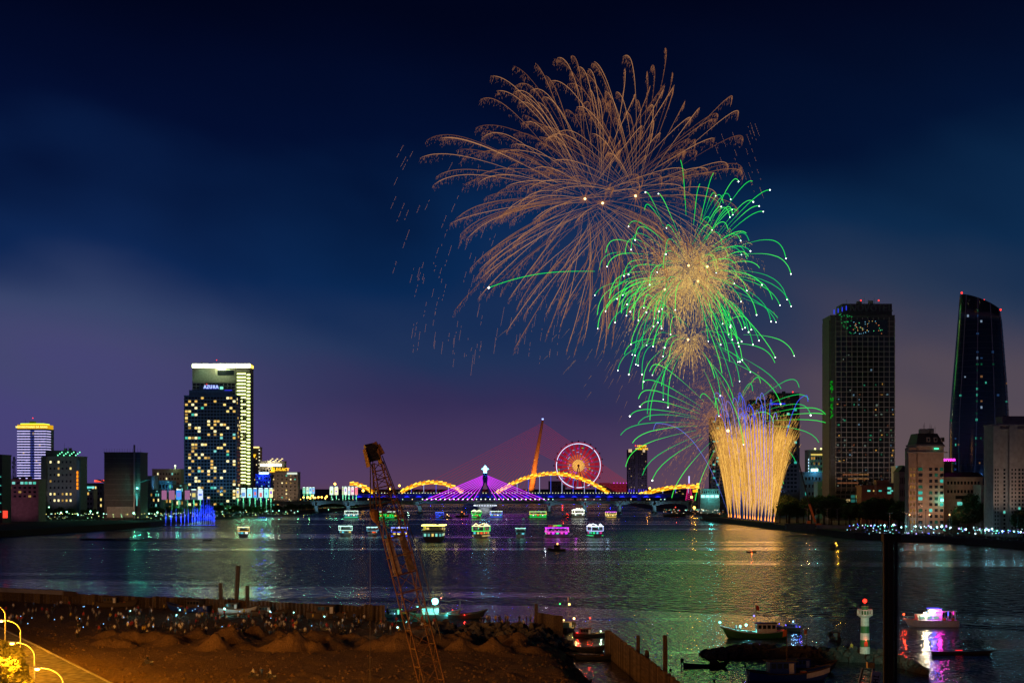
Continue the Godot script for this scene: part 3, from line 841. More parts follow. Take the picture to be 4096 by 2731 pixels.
		for k in range(1, n / 2):
			var chance := 0.05
			if k in [11, 12]: chance = 0.5
			if f < 16 and k in [16, 17, 18]: chance = 0.5
			if rng.randf() < chance * 0.8:
				var p := a[k].lerp(c[k], kk)
				put("lit_window", bx(rng.randf_range(0.5, 1.6), rng.randf_range(0.8, 1.8), 0.3), [glow(Color8(40, 170, 120), 0.16), glow(Color8(70, 120, 190), 0.2), glow(Color8(255, 180, 120), 0.16), glow(Color8(190, 220, 255), 0.35), glow(Color8(90, 255, 220), 0.4)][rng.randi() % 5], t, p + Vector3(0, 1.4, 0.15))
	for q in [-0.8, 0.5]: facade_flood(t, Vector3(q * 20, 24, 60), Vector3(q * 8, th * 0.5, -6), Color8(60, 110, 190), 420.0)
	for q in [[3867, 1166], [3957, 1196], [4024, 1234]]: red_lamp(t, P(q[0], q[1], 1000) - t.position + Vector3(0, 0.4, -10), 0.7)
	# hotel with a slate mansard roof
	b = block("mansard_hotel", "tan hotel with a black mansard roof and aerials", 3668, 3777, 1782, 850, 22, "tan_wall")
	w = b.get_meta("w"); h = b.get_meta("h")
	var cols := [-0.36, 0.02, 0.22, 0.42]
	for r in 11:
		for c in cols.size():
			var wid := 2.3 if c == 0 else 1.75
			var m: Material = M["window_glass"]
			if [r, c] in [[8, 3], [5, 3], [4, 3], [6, 0], [5, 0], [3, 1]]: m = teal[r % 2]
			elif rng.randf() < 0.25: m = faint[1]
			put("window", bx(wid, 1.75, 0.2), m, b, Vector3(cols[c] * w, 3.4 + r * 3.33, 0.1))
			put("sill", bx(wid + 0.4, 0.2, 0.4), M["pale_wall"], b, Vector3(cols[c] * w, 2.4 + r * 3.33, 0.2))
	put("corner_turret", bx(5.0, h - 1.2, 8), M["tan_wall"], b, Vector3(-w / 2 - 2.0, (h - 1.2) / 2, -4))
	for r in 11:
		for q in [-1.0, 0.9]: put("turret_window", bx(0.9, 1.7, 0.2), faint[0] if r % 2 == 0 else warm[2], b, Vector3(-w / 2 - 2.2 + q, 3.4 + r * 3.33, 0.12))
	put("cornice", bx(w + 1.4, 0.7, 1.4), M["pale_wall"], b, Vector3(0, h - 0.3, 0.2))
	put("cornice", bx(w + 7.4, 0.6, 1.2), M["pale_wall"], b, Vector3(-1.8, h - 3.8, 0.3))
	var roof := Shape.new()
	roof.hexa([Vector3(-w / 2, h + 0.8, 0), Vector3(w / 2, h + 0.8, 0), Vector3(w / 2, h + 0.8, -20), Vector3(-w / 2, h + 0.8, -20), Vector3(-w * 0.4, h + 7, -3), Vector3(w * 0.32, h + 7, -3), Vector3(w * 0.32, h + 7, -18), Vector3(-w * 0.4, h + 7, -18)])
	var ro := obj("roof", roof, M["slate_roof"], b)
	for i in 3:
		put("dormer", bx(1.9, 2.6, 1.6), M["pale_wall"], ro, Vector3(-w * 0.06 + i * 4.1, h + 3.4, -1.0))
		put("dormer_window", bx(1.2, 1.7, 0.2), M["window_glass"], ro, Vector3(-w * 0.06 + i * 4.1, h + 3.3, -0.14))
	roof_clutter(b, w * 0.6, h + 6.2, 12)
	put("sign_light", bx(2.6, 0.7, 0.4), glow(Color8(80, 255, 190), 1.5), b, Vector3(w * 0.22, h - 1.7, 0.6))
	var sg := Shape.new()
	sg.ball(Vector3(w * 0.42, 19.2, 0.8), Vector3(1.0, 0.8, 0.5), 8, 5)
	obj("flood_lamp", sg, glow(Color8(120, 255, 230), 3.5), b)
	lamp_light(b, Vector3(w * 0.42, 19.2, 3.0), Color8(100, 255, 220), 25.0)
	for q in [-0.7, 0.2]: facade_flood(b, Vector3(w * q, 14, 30), Vector3(w * q * 0.5, h * 0.5, 0), Color8(255, 178, 130), 190.0)
	# annex and blank hall
	b = block("annex_hall", "low tan hall with a row of narrow windows and three teal lit windows", 3779, 3933, 1913, 870, 20, "tan_wall")
	w = b.get_meta("w"); h = b.get_meta("h")
	for r in 2:
		for k in 10: put("window", bx(1.1, 1.8, 0.2), M["window_glass"], b, Vector3(-w * 0.4 + k * w * 0.088, h - 2.6 - r * 5.0, 0.1))
	put("window_band", bx(w * 0.66, 1.9, 0.2), M["window_glass"], b, Vector3(w * 0.12, h - 11, 0.1))
	for k in 3: put("lit_window", bx(2.8, 1.9, 0.2), teal[1], b, Vector3(-w * 0.1 + k * 3.4, h - 14.6, 0.12))
	var rf := Shape.new()
	rf.hexa([Vector3(-w / 2 - 1, h + 0.8, 1), Vector3(w / 2 + 1, h + 0.8, 1), Vector3(w / 2 + 1, h + 0.8, -20), Vector3(-w / 2 - 1, h + 0.8, -20), Vector3(-w / 2 + 2, h + 3.6, -5), Vector3(w / 2 - 2, h + 3.6, -5), Vector3(w / 2 - 2, h + 3.6, -14), Vector3(-w / 2 + 2, h + 3.6, -14)])
	obj("roof", rf, M["slate_roof"], b)
	lettering("Fibervnn", 1.9, glow(Color8(255, 60, 220), 2.5), b, Vector3(-w * 0.38, h + 11.0, -6))
	put("sign_frame", bx(6.6, 7, 0.4), M["dark_steel"], b, Vector3(-w * 0.38, h + 6.4, -6.4))
	facade_flood(b, Vector3(-4, 12, 24), Vector3(0, h * 0.6, 0), Color8(220, 180, 190), 55.0)
	b = block("blank_hall", "windowless pale hall end beside the annex", 3926, 4004, 1945, 845, 14, "pale_wall")
	put("downpipe", bx(0.3, 12, 0.3), M["grey_wall"], b, Vector3(-4.2, 6.0, 0.1))
	put("wall_lamp", bx(0.5, 0.4, 0.4), M["grey_wall"], b, Vector3(3.0, 9.0, 0.2))
	facade_flood(b, Vector3(-3, 12, 22), Vector3(0, 8, 0), Color8(220, 205, 200), 50.0)
	# apartment block with stepped bays
	b = block("apartment_block", "pale apartment block with stepped bays and small paired windows", 3994, 4180, 1700, 800, 24, "pale_wall")
	w = b.get_meta("w"); h = b.get_meta("h")
	put("bay", bx(3.6, h - 1, 12), M["pale_wall"], b, Vector3(-w / 2 - 1.6, h / 2, -3))
	put("bay", bx(4.4, h, 4), M["pale_wall"], b, Vector3(-w / 2 + 7.4, h / 2, 0.8))
	for r in 17:
		for q in [-w / 2 - 2.4, -w / 2 - 1.0]: put("window", bx(0.6, 1.1, 0.2), M["window_glass"], b, Vector3(q, 3 + r * 2.05, 3.1))
		for q in [-w / 2 + 6.6, -w / 2 + 8.4]: put("window", bx(0.7, 1.1, 0.2), M["window_glass"], b, Vector3(q, 3 + r * 2.05, 2.9))
		for q in [-w / 2 + 11.4, -w / 2 + 13.2, -w / 2 + 3.4]: put("window", bx(1.0, 1.2, 0.2), M["window_glass"] if rng.randf() < 0.93 else teal[1], b, Vector3(q, 3 + r * 2.05, 0.12))
	put("cornice", bx(w + 6, 0.7, 2), M["pale_wall"], b, Vector3(0, h - 2.4, 0.6))
	put("cornice", bx(w + 6, 0.6, 2), M["pale_wall"], b, Vector3(0, h - 0.2, 0.6))
	put("roof_storey", bx(w * 0.9, 4.0, 12), M["grey_wall"], b, Vector3(2, h + 2.9, -8))
	facade_flood(b, Vector3(-12, 12, 30), Vector3(-6, h * 0.6, 0), Color8(255, 235, 215), 190.0)
	facade_flood(b, Vector3(4, 10, 26), Vector3(0, h * 0.4, 0), Color8(255, 150, 70), 90.0)
	# mixed blocks behind the trees
	b = block("green_lit_hotel", "pale hotel washed in green and teal light with lamps on its roof", 3236, 3326, 1802, 1500, 20, "pale_wall")
	w = b.get_meta("w"); h = b.get_meta("h")
	windows(b, w * 0.62, 20, h - 5, 0.06, 7, 6, Vector2(0.55, 0.5), 0.35, warm, -w * 0.1)
	windows(b, w * 0.2, 12, h - 3, 0.06, 9, 2, Vector2(0.5, 0.5), 0.6, warm, w * 0.37)
	for i in 9: put("light_strip", bx(0.6, 1.6, 0.5), glow(Color8(190, 230, 255), 1.6), b, Vector3(-w / 2 - 0.2, h - 9 - i * 3.0, 0.4))
	for i in 3: put("roof_lamp", bx(1.4, 1.4, 0.8), glow(Color8(255, 255, 140), 3.0), b, Vector3(-w * 0.22 + i * 6, h + 1.8, 0.4))
	put("terrace_lamp", bx(w * 0.6, 1.2, 0.4), glow(Color8(255, 225, 110), 0.9), b, Vector3(-w * 0.1, h - 4.0, 0.4))
	put("sign_light", bx(8.0, 4.0, 0.4), glow(Color8(150, 240, 255), 1.8), b, Vector3(w * 0.5, h + 4, -1))
	put("sign_frame", bx(8.6, 4.6, 0.4), M["dark_steel"], b, Vector3(w * 0.5, h + 4, -1.6))
	lamp_light(b, Vector3(w * 0.45, 22, 7), Color8(30, 255, 110), 260.0, 1.0)
	lamp_light(b, Vector3(-w * 0.45, 26, 8), Color8(60, 200, 255), 200.0, 1.0)
	b = block("office_block", "dark blue block with a glaring white roof sign beside the green lit hotel", 3215, 3290, 1890, 1380, 18, "blue_wall")
	h = b.get_meta("h"); w = b.get_meta("w")
	put("sign_light", bx(6.4, 2.4, 0.5), glow(Color8(180, 250, 255), 3.2), b, Vector3(1.5, h + 2.4, 0.3))
	lamp_light(b, Vector3(1.5, h + 2.4, 4), Color8(120, 230, 255), 60.0)
	windows(b, w * 0.9, 3, h - 2, 0.06, 5, 5, Vector2(0.5, 0.4), 0.1, teal)
	b = block("bank_building", "low pale blue bank building with raised letters above its door", 3272, 3340, 1930, 1250, 16, "teal_paint")
	h = b.get_meta("h"); w = b.get_meta("w")
	lettering("EXIMBANK", 1.5, M["white_paint"], b, Vector3(1.0, h - 4.0, 0.3))
	put("canopy", bx(w, 0.6, 2), M["blue_wall"], b, Vector3(0, h - 6.5, 1))
	b = block("brick_house", "flat roofed brick house at the foot of the gridded tower", 3448, 3592, 1945, 1080, 16, "brick_wall")
	h = b.get_meta("h"); w = b.get_meta("w")
	for i in 5: put("lit_window", bx(2.0, 1.0, 0.2), [teal[1], warm[0], teal[0], M["window_glass"], teal[1]][i], b, Vector3(-w * 0.3 + i * 4.1, h - 3.2, 0.1))
	for i in 2: put("lit_window", bx(2.6, 1.5, 0.2), teal[1], b, Vector3(w * 0.27, h - 1.4 - i * 3.2, 0.12))
	put("upper_storey", bx(w * 0.35, 4, 8), M["brick_wall"], b, Vector3(w * 0.1, h + 2.6, -5))
	put("pillar", bx(1.6, 7, 1), M["tan_wall"], b, Vector3(-w * 0.12, h - 2.5, 0.4))
	roof_clutter(b, w, h, 5)
	b = block("town_house", "white house washed in cyan light behind the brick house", 3586, 3624, 1868, 1100, 14, "white_paint")
	h = b.get_meta("h"); w = b.get_meta("w")
	windows(b, w * 0.6, 14, h - 2, 0.06, 2, 3, Vector2(0.35, 0.5), 0.0, warm)
	lamp_light(b, Vector3(-1, h - 6, 7), Color8(90, 240, 255), 32.0)
	b = block("town_house", "small gabled house between the brick house and the mansard hotel", 3598, 3634, 1892, 960, 14, "tan_wall")
	h = b.get_meta("h"); w = b.get_meta("w")
	windows(b, w * 0.8, 3, h - 1, 0.06, 4, 4, Vector2(0.4, 0.5), 0.12, warm)
	var gb := Shape.new()
	gb.prism(PackedVector2Array([Vector2(-w / 2 - 0.5, h + 0.8), Vector2(w / 2 + 0.5, h + 0.8), Vector2(0, h + 5)]), -12, 0.5)
	obj("roof", gb, M["slate_roof"], b)
	# towers behind the fireworks
	b = block("office_tower", "dark stepped office tower behind the golden fountains", 3006, 3200, 1600, 1600, 30, "dark_wall")
	w = b.get_meta("w"); h = b.get_meta("h")
	windows(b, w * 0.9, 20, h - 4, 0.08, 22, 12, Vector2(0.7, 0.55), 0.05, teal + [glow(Color8(90, 110, 150), 0.12)])
	put("top_storey", bx(w * 0.6, 7.5, 20), M["dark_wall"], b, Vector3(w * 0.2, h + 4, -12))
	put("light_strip", bx(w * 0.3, 1.2, 0.4), glow(Color8(40, 60, 255), 1.0), b, Vector3(w * 0.05, h - 4, 0.4))
	put("podium", bx(w * 1.5, 14, 20), M["dark_wall"], b, Vector3(w * 0.2, 7, 8))
	red_lamp(b, Vector3(w * 0.38, h + 9, -6), 0.7)
	roof_clutter(b, w, h + 7, 5)
	facade_flood(b, Vector3(16, 18, 60), Vector3(10, h * 0.5, 0), Color8(130, 150, 200), 800.0)
	b = block("office_tower", "grey office tower with pale floor bands beside the golden fountains", 2846, 2926, 1672, 1720, 22, "grey_wall")
	w = b.get_meta("w"); h = b.get_meta("h")
	windows(b, w * 0.9, 12, h - 2, 0.06, 24, 5, Vector2(0.7, 0.5), 0.12, teal)
	for r in 22: put("floor_band", bx(w + 0.2, 0.5, 0.3), M["concrete"], b, Vector3(0, 13 + r * (h - 14) / 22, 0.16))
	facade_flood(b, Vector3(-8, 16, 44), Vector3(0, h * 0.5, 0), Color8(150, 150, 200), 300.0)
	red_lamp(b, Vector3(0, h + 4, -6), 0.7)
	b = block("hotel_tower", "twin shafted hotel tower with a gold roof sign beyond the dragon bridge", 2512, 2590, 1800, 3000, 30, "grey_wall")
	w = b.get_meta("w"); h = b.get_meta("h")
	windows(b, w * 0.92, 20, h - 6, 0.08, 20, 10, Vector2(0.5, 0.5), 0.14, [glow(Color8(255, 210, 150), 0.35), glow(Color8(150, 130, 120), 0.15)])
	put("lift_shaft", bx(w * 0.16, h + 2, 4), M["grey_wall"], b, Vector3(-w * 0.06, h / 2, 1.6))
	put("sign_board", bx(w * 0.34, 9, 2), M["dark_wall"], b, Vector3(w * 0.22, h + 5, -4))
	lettering("GRAND\nMERCURE", 3.6, glow(Color8(255, 190, 30), 2.4), b, Vector3(w * 0.22, h + 5.2, -2.6), Vector3.ZERO, true)
	for i in 5: put("crown_lamp", bx(1.6, 6, 1), glow(Color8(255, 220, 170), 0.9), b, Vector3(-w * 0.44 + i * w * 0.06 + (w * 0.55 if i > 2 else 0.0), h - 1, 0.8))
	for i in 8: put("base_lamp", bx(1.0, 6, 1), glow(Color8(90, 60, 255), 1.0), b, Vector3(-w * 0.44 + i * w * 0.125, 18, 1.0))
	red_lamp(b, Vector3(-w * 0.1, h + 9, -3), 1.2)
	facade_flood(b, Vector3(0, 20, 50), Vector3(0, h * 0.5, 0), Color8(150, 130, 190), 700.0)
	# riverside restaurant and radio tower left of the fountains
	b = block("riverside_hall", "pale two storey hall with four glaring windows above the quay", 2802, 2880, 1957, 1500, 20, "pale_wall")
	w = b.get_meta("w"); h = b.get_meta("h")
	for i in 4: put("lit_window", bx(3.4, 2.4, 0.3), glow(Color8(160, 255, 250), 2.2), b, Vector3(-w * 0.36 + i * 4.6, h - 7.0, 0.3))
	windows(b, w * 0.9, h - 4.5, h - 1, 0.06, 1, 8, Vector2(0.5, 0.6), 0.1, teal)
	lamp_light(b, Vector3(0, h - 7, 8), Color8(90, 240, 240), 90.0, 1.0)
	t = thing("broadcast_tower", "small lattice broadcast tower glowing pink and white beyond the dragon bridge", "tower", Vector3(X(2757, 2900), 3, -2900))
	var bh := Y(1905, 2900) - 3
	for q in [-1.0, 1.0]:
		var s := Shape.new()
		s.bar(Vector3(q * 6.5, 0, 0), Vector3(q * 1.2, bh * 0.7, 0), 1.0)
		obj("leg_light", s, glow(Color8(255, 40, 130), 0.9), t)
	var lat := Shape.new()
	for i in 8:
		var a := lerpf(6.5, 1.2, i / 8.0)
		var c := lerpf(6.5, 1.2, (i + 1) / 8.0)
		lat.bar(Vector3(-a, bh * 0.7 * i / 8, 0), Vector3(c, bh * 0.7 * (i + 1) / 8, 0), 0.5)
		lat.bar(Vector3(a, bh * 0.7 * i / 8, 0), Vector3(-c, bh * 0.7 * (i + 1) / 8, 0), 0.5)
	obj("lattice_light", lat, glow(Color8(255, 60, 150), 0.7), t)
	put("mast_light", bx(2.4, bh * 0.3, 2.4), glow(Color8(200, 190, 255), 1.3), t, Vector3(0, bh * 0.86, 0))
	# low far skyline
	for q in [[2195, 2245, 1925, 4300, "tan apartment tower far beyond the dragon bridge arch"], [2240, 2262, 1940, 4200, "narrow far block with terraces beneath the big wheel"], [2400, 2440, 1932, 3900, "small pale far block beside the big wheel"], [2445, 2520, 1935, 3300, "low far block with a row of violet lamps on its roof"], [1480, 1640, 1958, 4800, "low dark far roofs behind the lattice crane"], [1900, 2110, 1958, 4600, "low dark far roofs behind the purple cable bridge"], [2590, 2760, 1956, 4000, "low dark far roofs behind the dragon head"]]:
		b = block("far_block", q[4], q[0], q[1], q[2], q[3], 40, "tan_wall", 2.2)
		w = b.get_meta("w"); h = b.get_meta("h")
		windows(b, w * 0.9, h * 0.3, h - 3, 0.1, 3, maxi(4, int(w / 9.0)), Vector2(0.5, 0.4), 0.18, warm)
		if q[0] == 2445:
			for i in 5: put("roof_lamp", bx(1.8, 1.8, 1), glow(Color8(230, 60, 255), 2.0), b, Vector3(-w * 0.35 + i * w * 0.17, h + 2, 0.5))

func make_bridges() -> void:
	rng.seed = 300
	# cable-stayed river bridge with violet cables
	var d := 1690.0
	var k := d / F
	var t := thing("cable_bridge", "low concrete bridge with violet lit cables fanning from one slim mast", "bridge", Vector3(0, 0, -d))
	var yd := Y(2003, d)
	var x0 := X(880, d)
	var x1 := X(2960, d)
	var side := 7.0
	put("deck", bx(x1 - x0, 1.3, 18), M["concrete"], t, Vector3((x0 + x1) / 2, yd - 0.7, -side))
	for z in [1.6, -15.6]:
		var rail := Shape.new()
		rail.bar(Vector3(x0, yd + 1.1, z), Vector3(x1, yd + 1.1, z), 0.22)
		var xx := x0
		while xx < x1:
			rail.bar(Vector3(xx, yd, z), Vector3(xx, yd + 1.1, z), 0.18); xx += 4.0
		obj("railing", rail, M["dark_steel"], t)
	# haunched girders on piers
	var piers := [880, 1040, 1154, 1263, 1392, 1678, 2197, 2340, 2480, 2620, 2760, 2960]
	for i in piers.size() - 1:
		if piers[i] == 1678: continue
		var a := X(piers[i], d) + 1.0
		var b := X(piers[i + 1], d) - 1.0
		var out := PackedVector2Array([Vector2(a, yd - 1.35), Vector2(b, yd - 1.35)])
		for q in 13: 
			var u := 1.0 - q / 12.0
			out.push_back(Vector2(lerpf(a, b, u), yd - 3.0 - 2.6 * pow(absf(u * 2 - 1), 2.0)))
		var g := Shape.new()
		g.prism(out, -14.0, 1.0)
		obj("girder", g, M["concrete"], t)
	put("centre_girder", bx(X(2197, d) - X(1678, d), 1.8, 13), M["blue_wall"], t, Vector3((X(2197, d) + X(1678, d)) / 2, yd - 2.3, -side))
	for q in piers.slice(1, piers.size() - 1):
		var px := X(q, d)
		var s := Shape.new()
		s.box(Vector3(px, (yd - 5.4) / 2, -2.0), Vector3(3.4, yd - 5.4, 3.0))
		s.box(Vector3(px, (yd - 5.4) / 2, -11.0), Vector3(3.4, yd - 5.4, 3.0))
		s.box(Vector3(px, yd - 5.8, -6.5), Vector3(4.2, 1.4, 15.4))
		var o := obj("pier", s, M["concrete"], t)
		if absf(q - 1940.0) > 300.0 or q == 1678 or q == 2197: facade_flood(t, Vector3(px, 1.8, 12), Vector3(px + 8, yd - 2, 1), Color8(120, 190, 225), 110.0, 60.0)
		put("footing", bx(6.5, 1.3, 17), M["dark_stone"], o, Vector3(px, 0.5, -6.5))
	# turning pier under the mast, lit white
	var cx := X(1940, d)
	var tp := Shape.new()
	tp.lathe(Vector3(cx, 0, -side), [[8.0, -1.0], [8.0, 1.2], [7.0, 1.2], [7.4, 5.6], [12.2, 8.2], [12.2, 10.6], [0.0, 10.6]], 24)
	obj("turning_pier", tp, M["white_paint"], t)
	for i in 13:
		var s := Shape.new()
		var a := PI * i / 12.0
		s.ball(Vector3(cx + cos(a) * 12.6, 8.4, -side + sin(a) * 12.6), Vector3.ONE * 0.45, 6, 4)
		obj("pier_lamp", s, glow(Color8(225, 235, 255), 3.0), t)
	lamp_light(t, Vector3(cx - 7, 4.5, 8.5), Color8(225, 235, 255), 26.0, 1.0)
	lamp_light(t, Vector3(cx + 7, 4.5, 8.5), Color8(225, 235, 255), 26.0, 1.0)
	# mast: two splayed legs, a waist and a bright winged head
	for sx in [-1.0, 1.0]:
		var s := Shape.new()
		s.tube(PackedVector3Array([Vector3(cx + sx * 25 * k, yd, -side), Vector3(cx + sx * 15 * k, Y(1958, d), -side), Vector3(cx + sx * 6 * k, Y(1928, d), -side), Vector3(cx + sx * 7 * k, Y(1905, d), -side)]), PackedFloat32Array([1.5, 1.3, 1.5, 1.5]), 6)
		obj("mast_leg", s, M["blue_paint"], t)
	var hd := Shape.new()
	hd.tube(PackedVector3Array([Vector3(cx, Y(1930, d), -side), Vector3(cx, Y(1912, d), -side), Vector3(cx, Y(1892, d), -side)]), PackedFloat32Array([3.0, 3.8, 2.2]), 8, true)
	obj("mast_waist", hd, M["blue_paint"], t)
	var lamp := Shape.new()
	lamp.tube(PackedVector3Array([Vector3(cx, Y(1891, d), -side), Vector3(cx, Y(1878, d), -side), Vector3(cx, Y(1866, d), -side), Vector3(cx, Y(1861, d), -side)]), PackedFloat32Array([1.9, 1.9, 1.5, 0.4]), 8, true)
	obj("mast_lamp", lamp, glow(Color8(150, 235, 255), 4.5), t)
	for sx in [-1.0, 1.0]:
		var s := Shape.new()
		s.prism(PackedVector2Array([Vector2(cx + sx * 1.0, Y(1881, d)), Vector2(cx + sx * 1.0, Y(1868, d)), Vector2(cx + sx * 2.6, Y(1870, d)), Vector2(cx + sx * 4.4, Y(1876, d))]), -side - 0.6, -side + 0.6)
		obj("mast_wing_lamp", s, glow(Color8(130, 230, 255), 3.5), t)
	lamp_light(t, Vector3(cx, Y(1870, d), -side + 4), Color8(90, 200, 255), 120.0, 1.0)
	var cab := glow(Color8(205, 50, 245), 1.5)
	var ends := [1696, 1722, 1750, 1774, 1798, 1822, 1845, 1868, 1892]
	for z in [1.2, -15.2]:
		for i in ends.size():
			var u := i / 8.0
			for sx in [-1.0, 1.0]:
				var s := Shape.new()
				var foot := Vector3(cx - sx * (1940 - ends[i]) * k, yd + 0.6, z)
				var head := Vector3(cx - sx * 9 * k, Y(lerpf(1902, 1936, u), d), -side + signf(z + side) * 1.5)
				s.rod(head, foot, 0.3, 4)
				obj("cable_light", s, cab, t)
	for i in 29:
		var s := Shape.new()
		s.ball(Vector3(X(1690 + i * 18.0, d), yd + 1.9, 1.7), Vector3.ONE * 0.62, 6, 4)
		obj("deck_lamp", s, glow(Color8(225, 250, 225), 3.0), t)
	for i in 24:
		var px := rng.randf_range(1000, 1680) if i < 12 else rng.randf_range(2200, 2800)
		var s := Shape.new()
		s.ball(Vector3(X(px, d), yd + 1.7, 1.7), Vector3.ONE * rng.randf_range(0.3, 0.6), 6, 4)
		obj("deck_lamp", s, glow([Color8(190, 255, 220), Color8(255, 220, 150)][i % 2], 2.0), t)
	# dragon bridge: gold lit arches above a blue lit deck
	d = 2667.0
	k = d / F
	t = thing("dragon_bridge", "long bridge whose gold lit steel arches form a rippling dragon", "bridge", Vector3(0, 0, -d))
	yd = Y(1974, d)
	x0 = X(1330, d); x1 = X(2720, d)
	put("deck", bx(x1 - x0, 2.4, 36), M["blue_wall"], t, Vector3((x0 + x1) / 2, yd - 1.4, -18))
	put("girder", bx(x1 - x0, 4.0, 24), M["blue_wall"], t, Vector3((x0 + x1) / 2, yd - 4.6, -18))
	for q in [1420, 1600, 1850, 1985, 2435, 2560, 2660]:
		put("pier", bx(7, yd - 6.4, 20), M["concrete"], t, Vector3(X(q, d), (yd - 6.4) / 2, -18))
	for i in 96:
		var s := Shape.new()
		s.ball(Vector3(X(1480 + i * 11.6, d), yd + 1.2, 0.2), Vector3.ONE * 0.75, 5, 3)
		obj("deck_lamp", s, glow(Color8(235, 245, 190), 2.0), t)
	for i in 26:
		var px := 1434.0 + i * 48.0
		var s := Shape.new()
		s.prism(PackedVector2Array([Vector2(X(px - 13, d), yd - 6.6), Vector2(X(px + 13, d), yd - 6.6), Vector2(X(px + 4, d), yd - 4.2), Vector2(X(px - 4, d), yd - 4.2)]), -5.7, -5.3)
		obj("girder_lamp", s, glow(Color8(35, 45, 255), 1.1), t)
		lamp_light(t, Vector3(X(px, d), yd - 6.5, 3.0), Color8(30, 40, 255), 40.0, 0.5)
	var gold := [glow(Color8(255, 176, 20), 1.5), glow(Color8(255, 150, 10), 0.9), glow(Color8(255, 206, 60), 2.0)]
	var arches := [[1395, 1490, 1450, 1936, 1974, 6], [1602, 1850, 1727, 1931, 1971, 15], [1986, 2437, 2210, 1896, 1975, 30], [2560, 2800, 2690, 1948, 1982, 14]]
	for a in arches:
		var nseg: int = a[5]
		var arch := func(u: float) -> Vector2:
			var px := lerpf(a[0], a[1], u)
			var hgt := 1.0 - pow(absf(u * 2.0 - 1.0), 2.0)
			if a[5] == 14: hgt = sin(minf(u * 1.9, 1.95)) if u > 0 else 0.0
			if a[5] == 6: hgt = 1.0 - u * u
			return Vector2(X(px, d), Y(lerpf(a[4], a[3], hgt), d))
		for i in nseg:
			var p: Vector2 = arch.call(i / float(nseg))
			var q: Vector2 = arch.call((i + 0.9) / float(nseg))
			var nrm := (q - p).normalized().orthogonal()
			if nrm.y < 0: nrm = -nrm
			for st in 3:   # three tiers of tubes, the upper ones flaring like scales
				for z in [-12.0, -24.0]:
					var s := Shape.new()
					var off := nrm * (st * 2.1 - 1.5)
					var lift := nrm * (1.3 if st == 2 else 0.35)
					var aa := p + off
					var bb := q + off + lift
					s.tube(PackedVector3Array([Vector3(aa.x, aa.y, z), Vector3(bb.x, bb.y, z)]), PackedFloat32Array([0.8 if st else 0.95, 1.35 if st else 0.95]), 5, true)
					if z == -12.0 or st == 2: obj("arch_tube_light", s, gold[(i + st) % 3], t)
		if a[5] > 6:
			for i in range(2, nseg - 1, 3):
				var p: Vector2 = arch.call((i + 0.5) / nseg)
				if p.y > yd + 6:
					put("hanger_light", bx(0.9, p.y - yd - 2.0, 0.9), glow([Color8(90, 100, 255), Color8(190, 200, 255)][i % 2], 0.8), t, Vector3(p.x, (p.y + yd) / 2, -12))
	put("dragon_head_light", bx(4.5, 14, 4), gold[2], t, Vector3(X(2796, d), Y(1948, d), -14))
	put("dragon_head_light", bx(12, 5, 6), gold[0], t, Vector3(X(2790, d), Y(1963, d), -14))
	# cable-stayed bridge with one leaning pylon
	d = 3300.0
	k = d / F
	t = thing("leaning_pylon_bridge", "bridge with one leaning orange lit pylon and dim red cables", "bridge", Vector3(0, 0, -d))
	yd = Y(1968, d)
	put("deck", bx(X(2600, d) - X(1500, d), 2.0, 30), M["concrete"], t, Vector3((X(2600, d) + X(1500, d)) / 2, yd - 1, 0))
	for q in [1560, 1700, 1840, 1980, 2110, 2300, 2480]: put("pier", bx(5, yd - 2, 20), M["concrete"], t, Vector3(X(q, d), (yd - 2) / 2, 0))
	var py := Shape.new()
	py.tube(PackedVector3Array([Vector3(X(2121, d), 0, 0), Vector3(X(2140, d), Y(1860, d), 0), Vector3(X(2171, d), Y(1680, d), 0)]), PackedFloat32Array([7.5, 5.5, 2.6]), 10, true)
	obj("pylon", py, paint("pylon_concrete", lin(0.55, 0.42, 0.3), 0.8, 0.0, grime, 0.03), t)
	put("pylon_lamp", bx(4, 3, 4), glow(Color8(150, 170, 255), 2.5), t, Vector3(X(2171, d), Y(1676, d), 0))
	for q in [[2112, 1960], [2135, 1900], [2146, 1840]]:
		var lp := Shape.new()
		lp.ball(P(q[0], q[1], d) - t.position + Vector3(-4, 0, 14), Vector3.ONE * 1.0, 6, 4)
		obj("pylon_lamp", lp, glow(Color8(255, 170, 70), 1.5), t)
		facade_flood(t, P(q[0] - 12, 1985, d) - t.position + Vector3(0, 0, 50), P(q[0] + 8, q[1] - 60, d) - t.position, Color8(255, 135, 48), 9000.0, 30.0)
	var red := glow(Color8(200, 44, 70), 0.62)
	for i in 22:
		var u := i / 21.0
		for z in [-9.0]:
			var s := Shape.new()
			s.rod(P(lerpf(2170, 2148, u), lerpf(1692, 1815, u), d) - t.position, Vector3(X(lerpf(1640, 2085, pow(u, 0.9)), d), yd, z), 0.22, 3)
			obj("cable_light", s, red, t)
	for i in 17:
		var u := i / 16.0
		var s := Shape.new()
		s.rod(P(lerpf(2175, 2152, u), lerpf(1695, 1808, u), d) - t.position, Vector3(X(lerpf(2570, 2470, u), d), yd, 9), 0.3, 3)
		obj("cable_light", s, red, t)
	# big wheel
	d = 3800.0
	k = d / F
	t = thing("big_wheel", "big wheel with a white rim and red and orange lit spokes", "big wheel", P(2314, 1862, d))
	var rw := 88.0 * k
	var seg := 72
	for i in seg:
		if i % 24 == 9 or i in [52, 58]: continue
		var s := Shape.new()
		var a := TAU * i / seg
		var b := TAU * (i + 1) / seg
		s.rod(Vector3(cos(a), sin(a), 0) * rw, Vector3(cos(b), sin(b), 0) * rw, 0.75, 4)
		obj("rim_light", s, glow(Color8(225, 220, 255), 1.8), t)
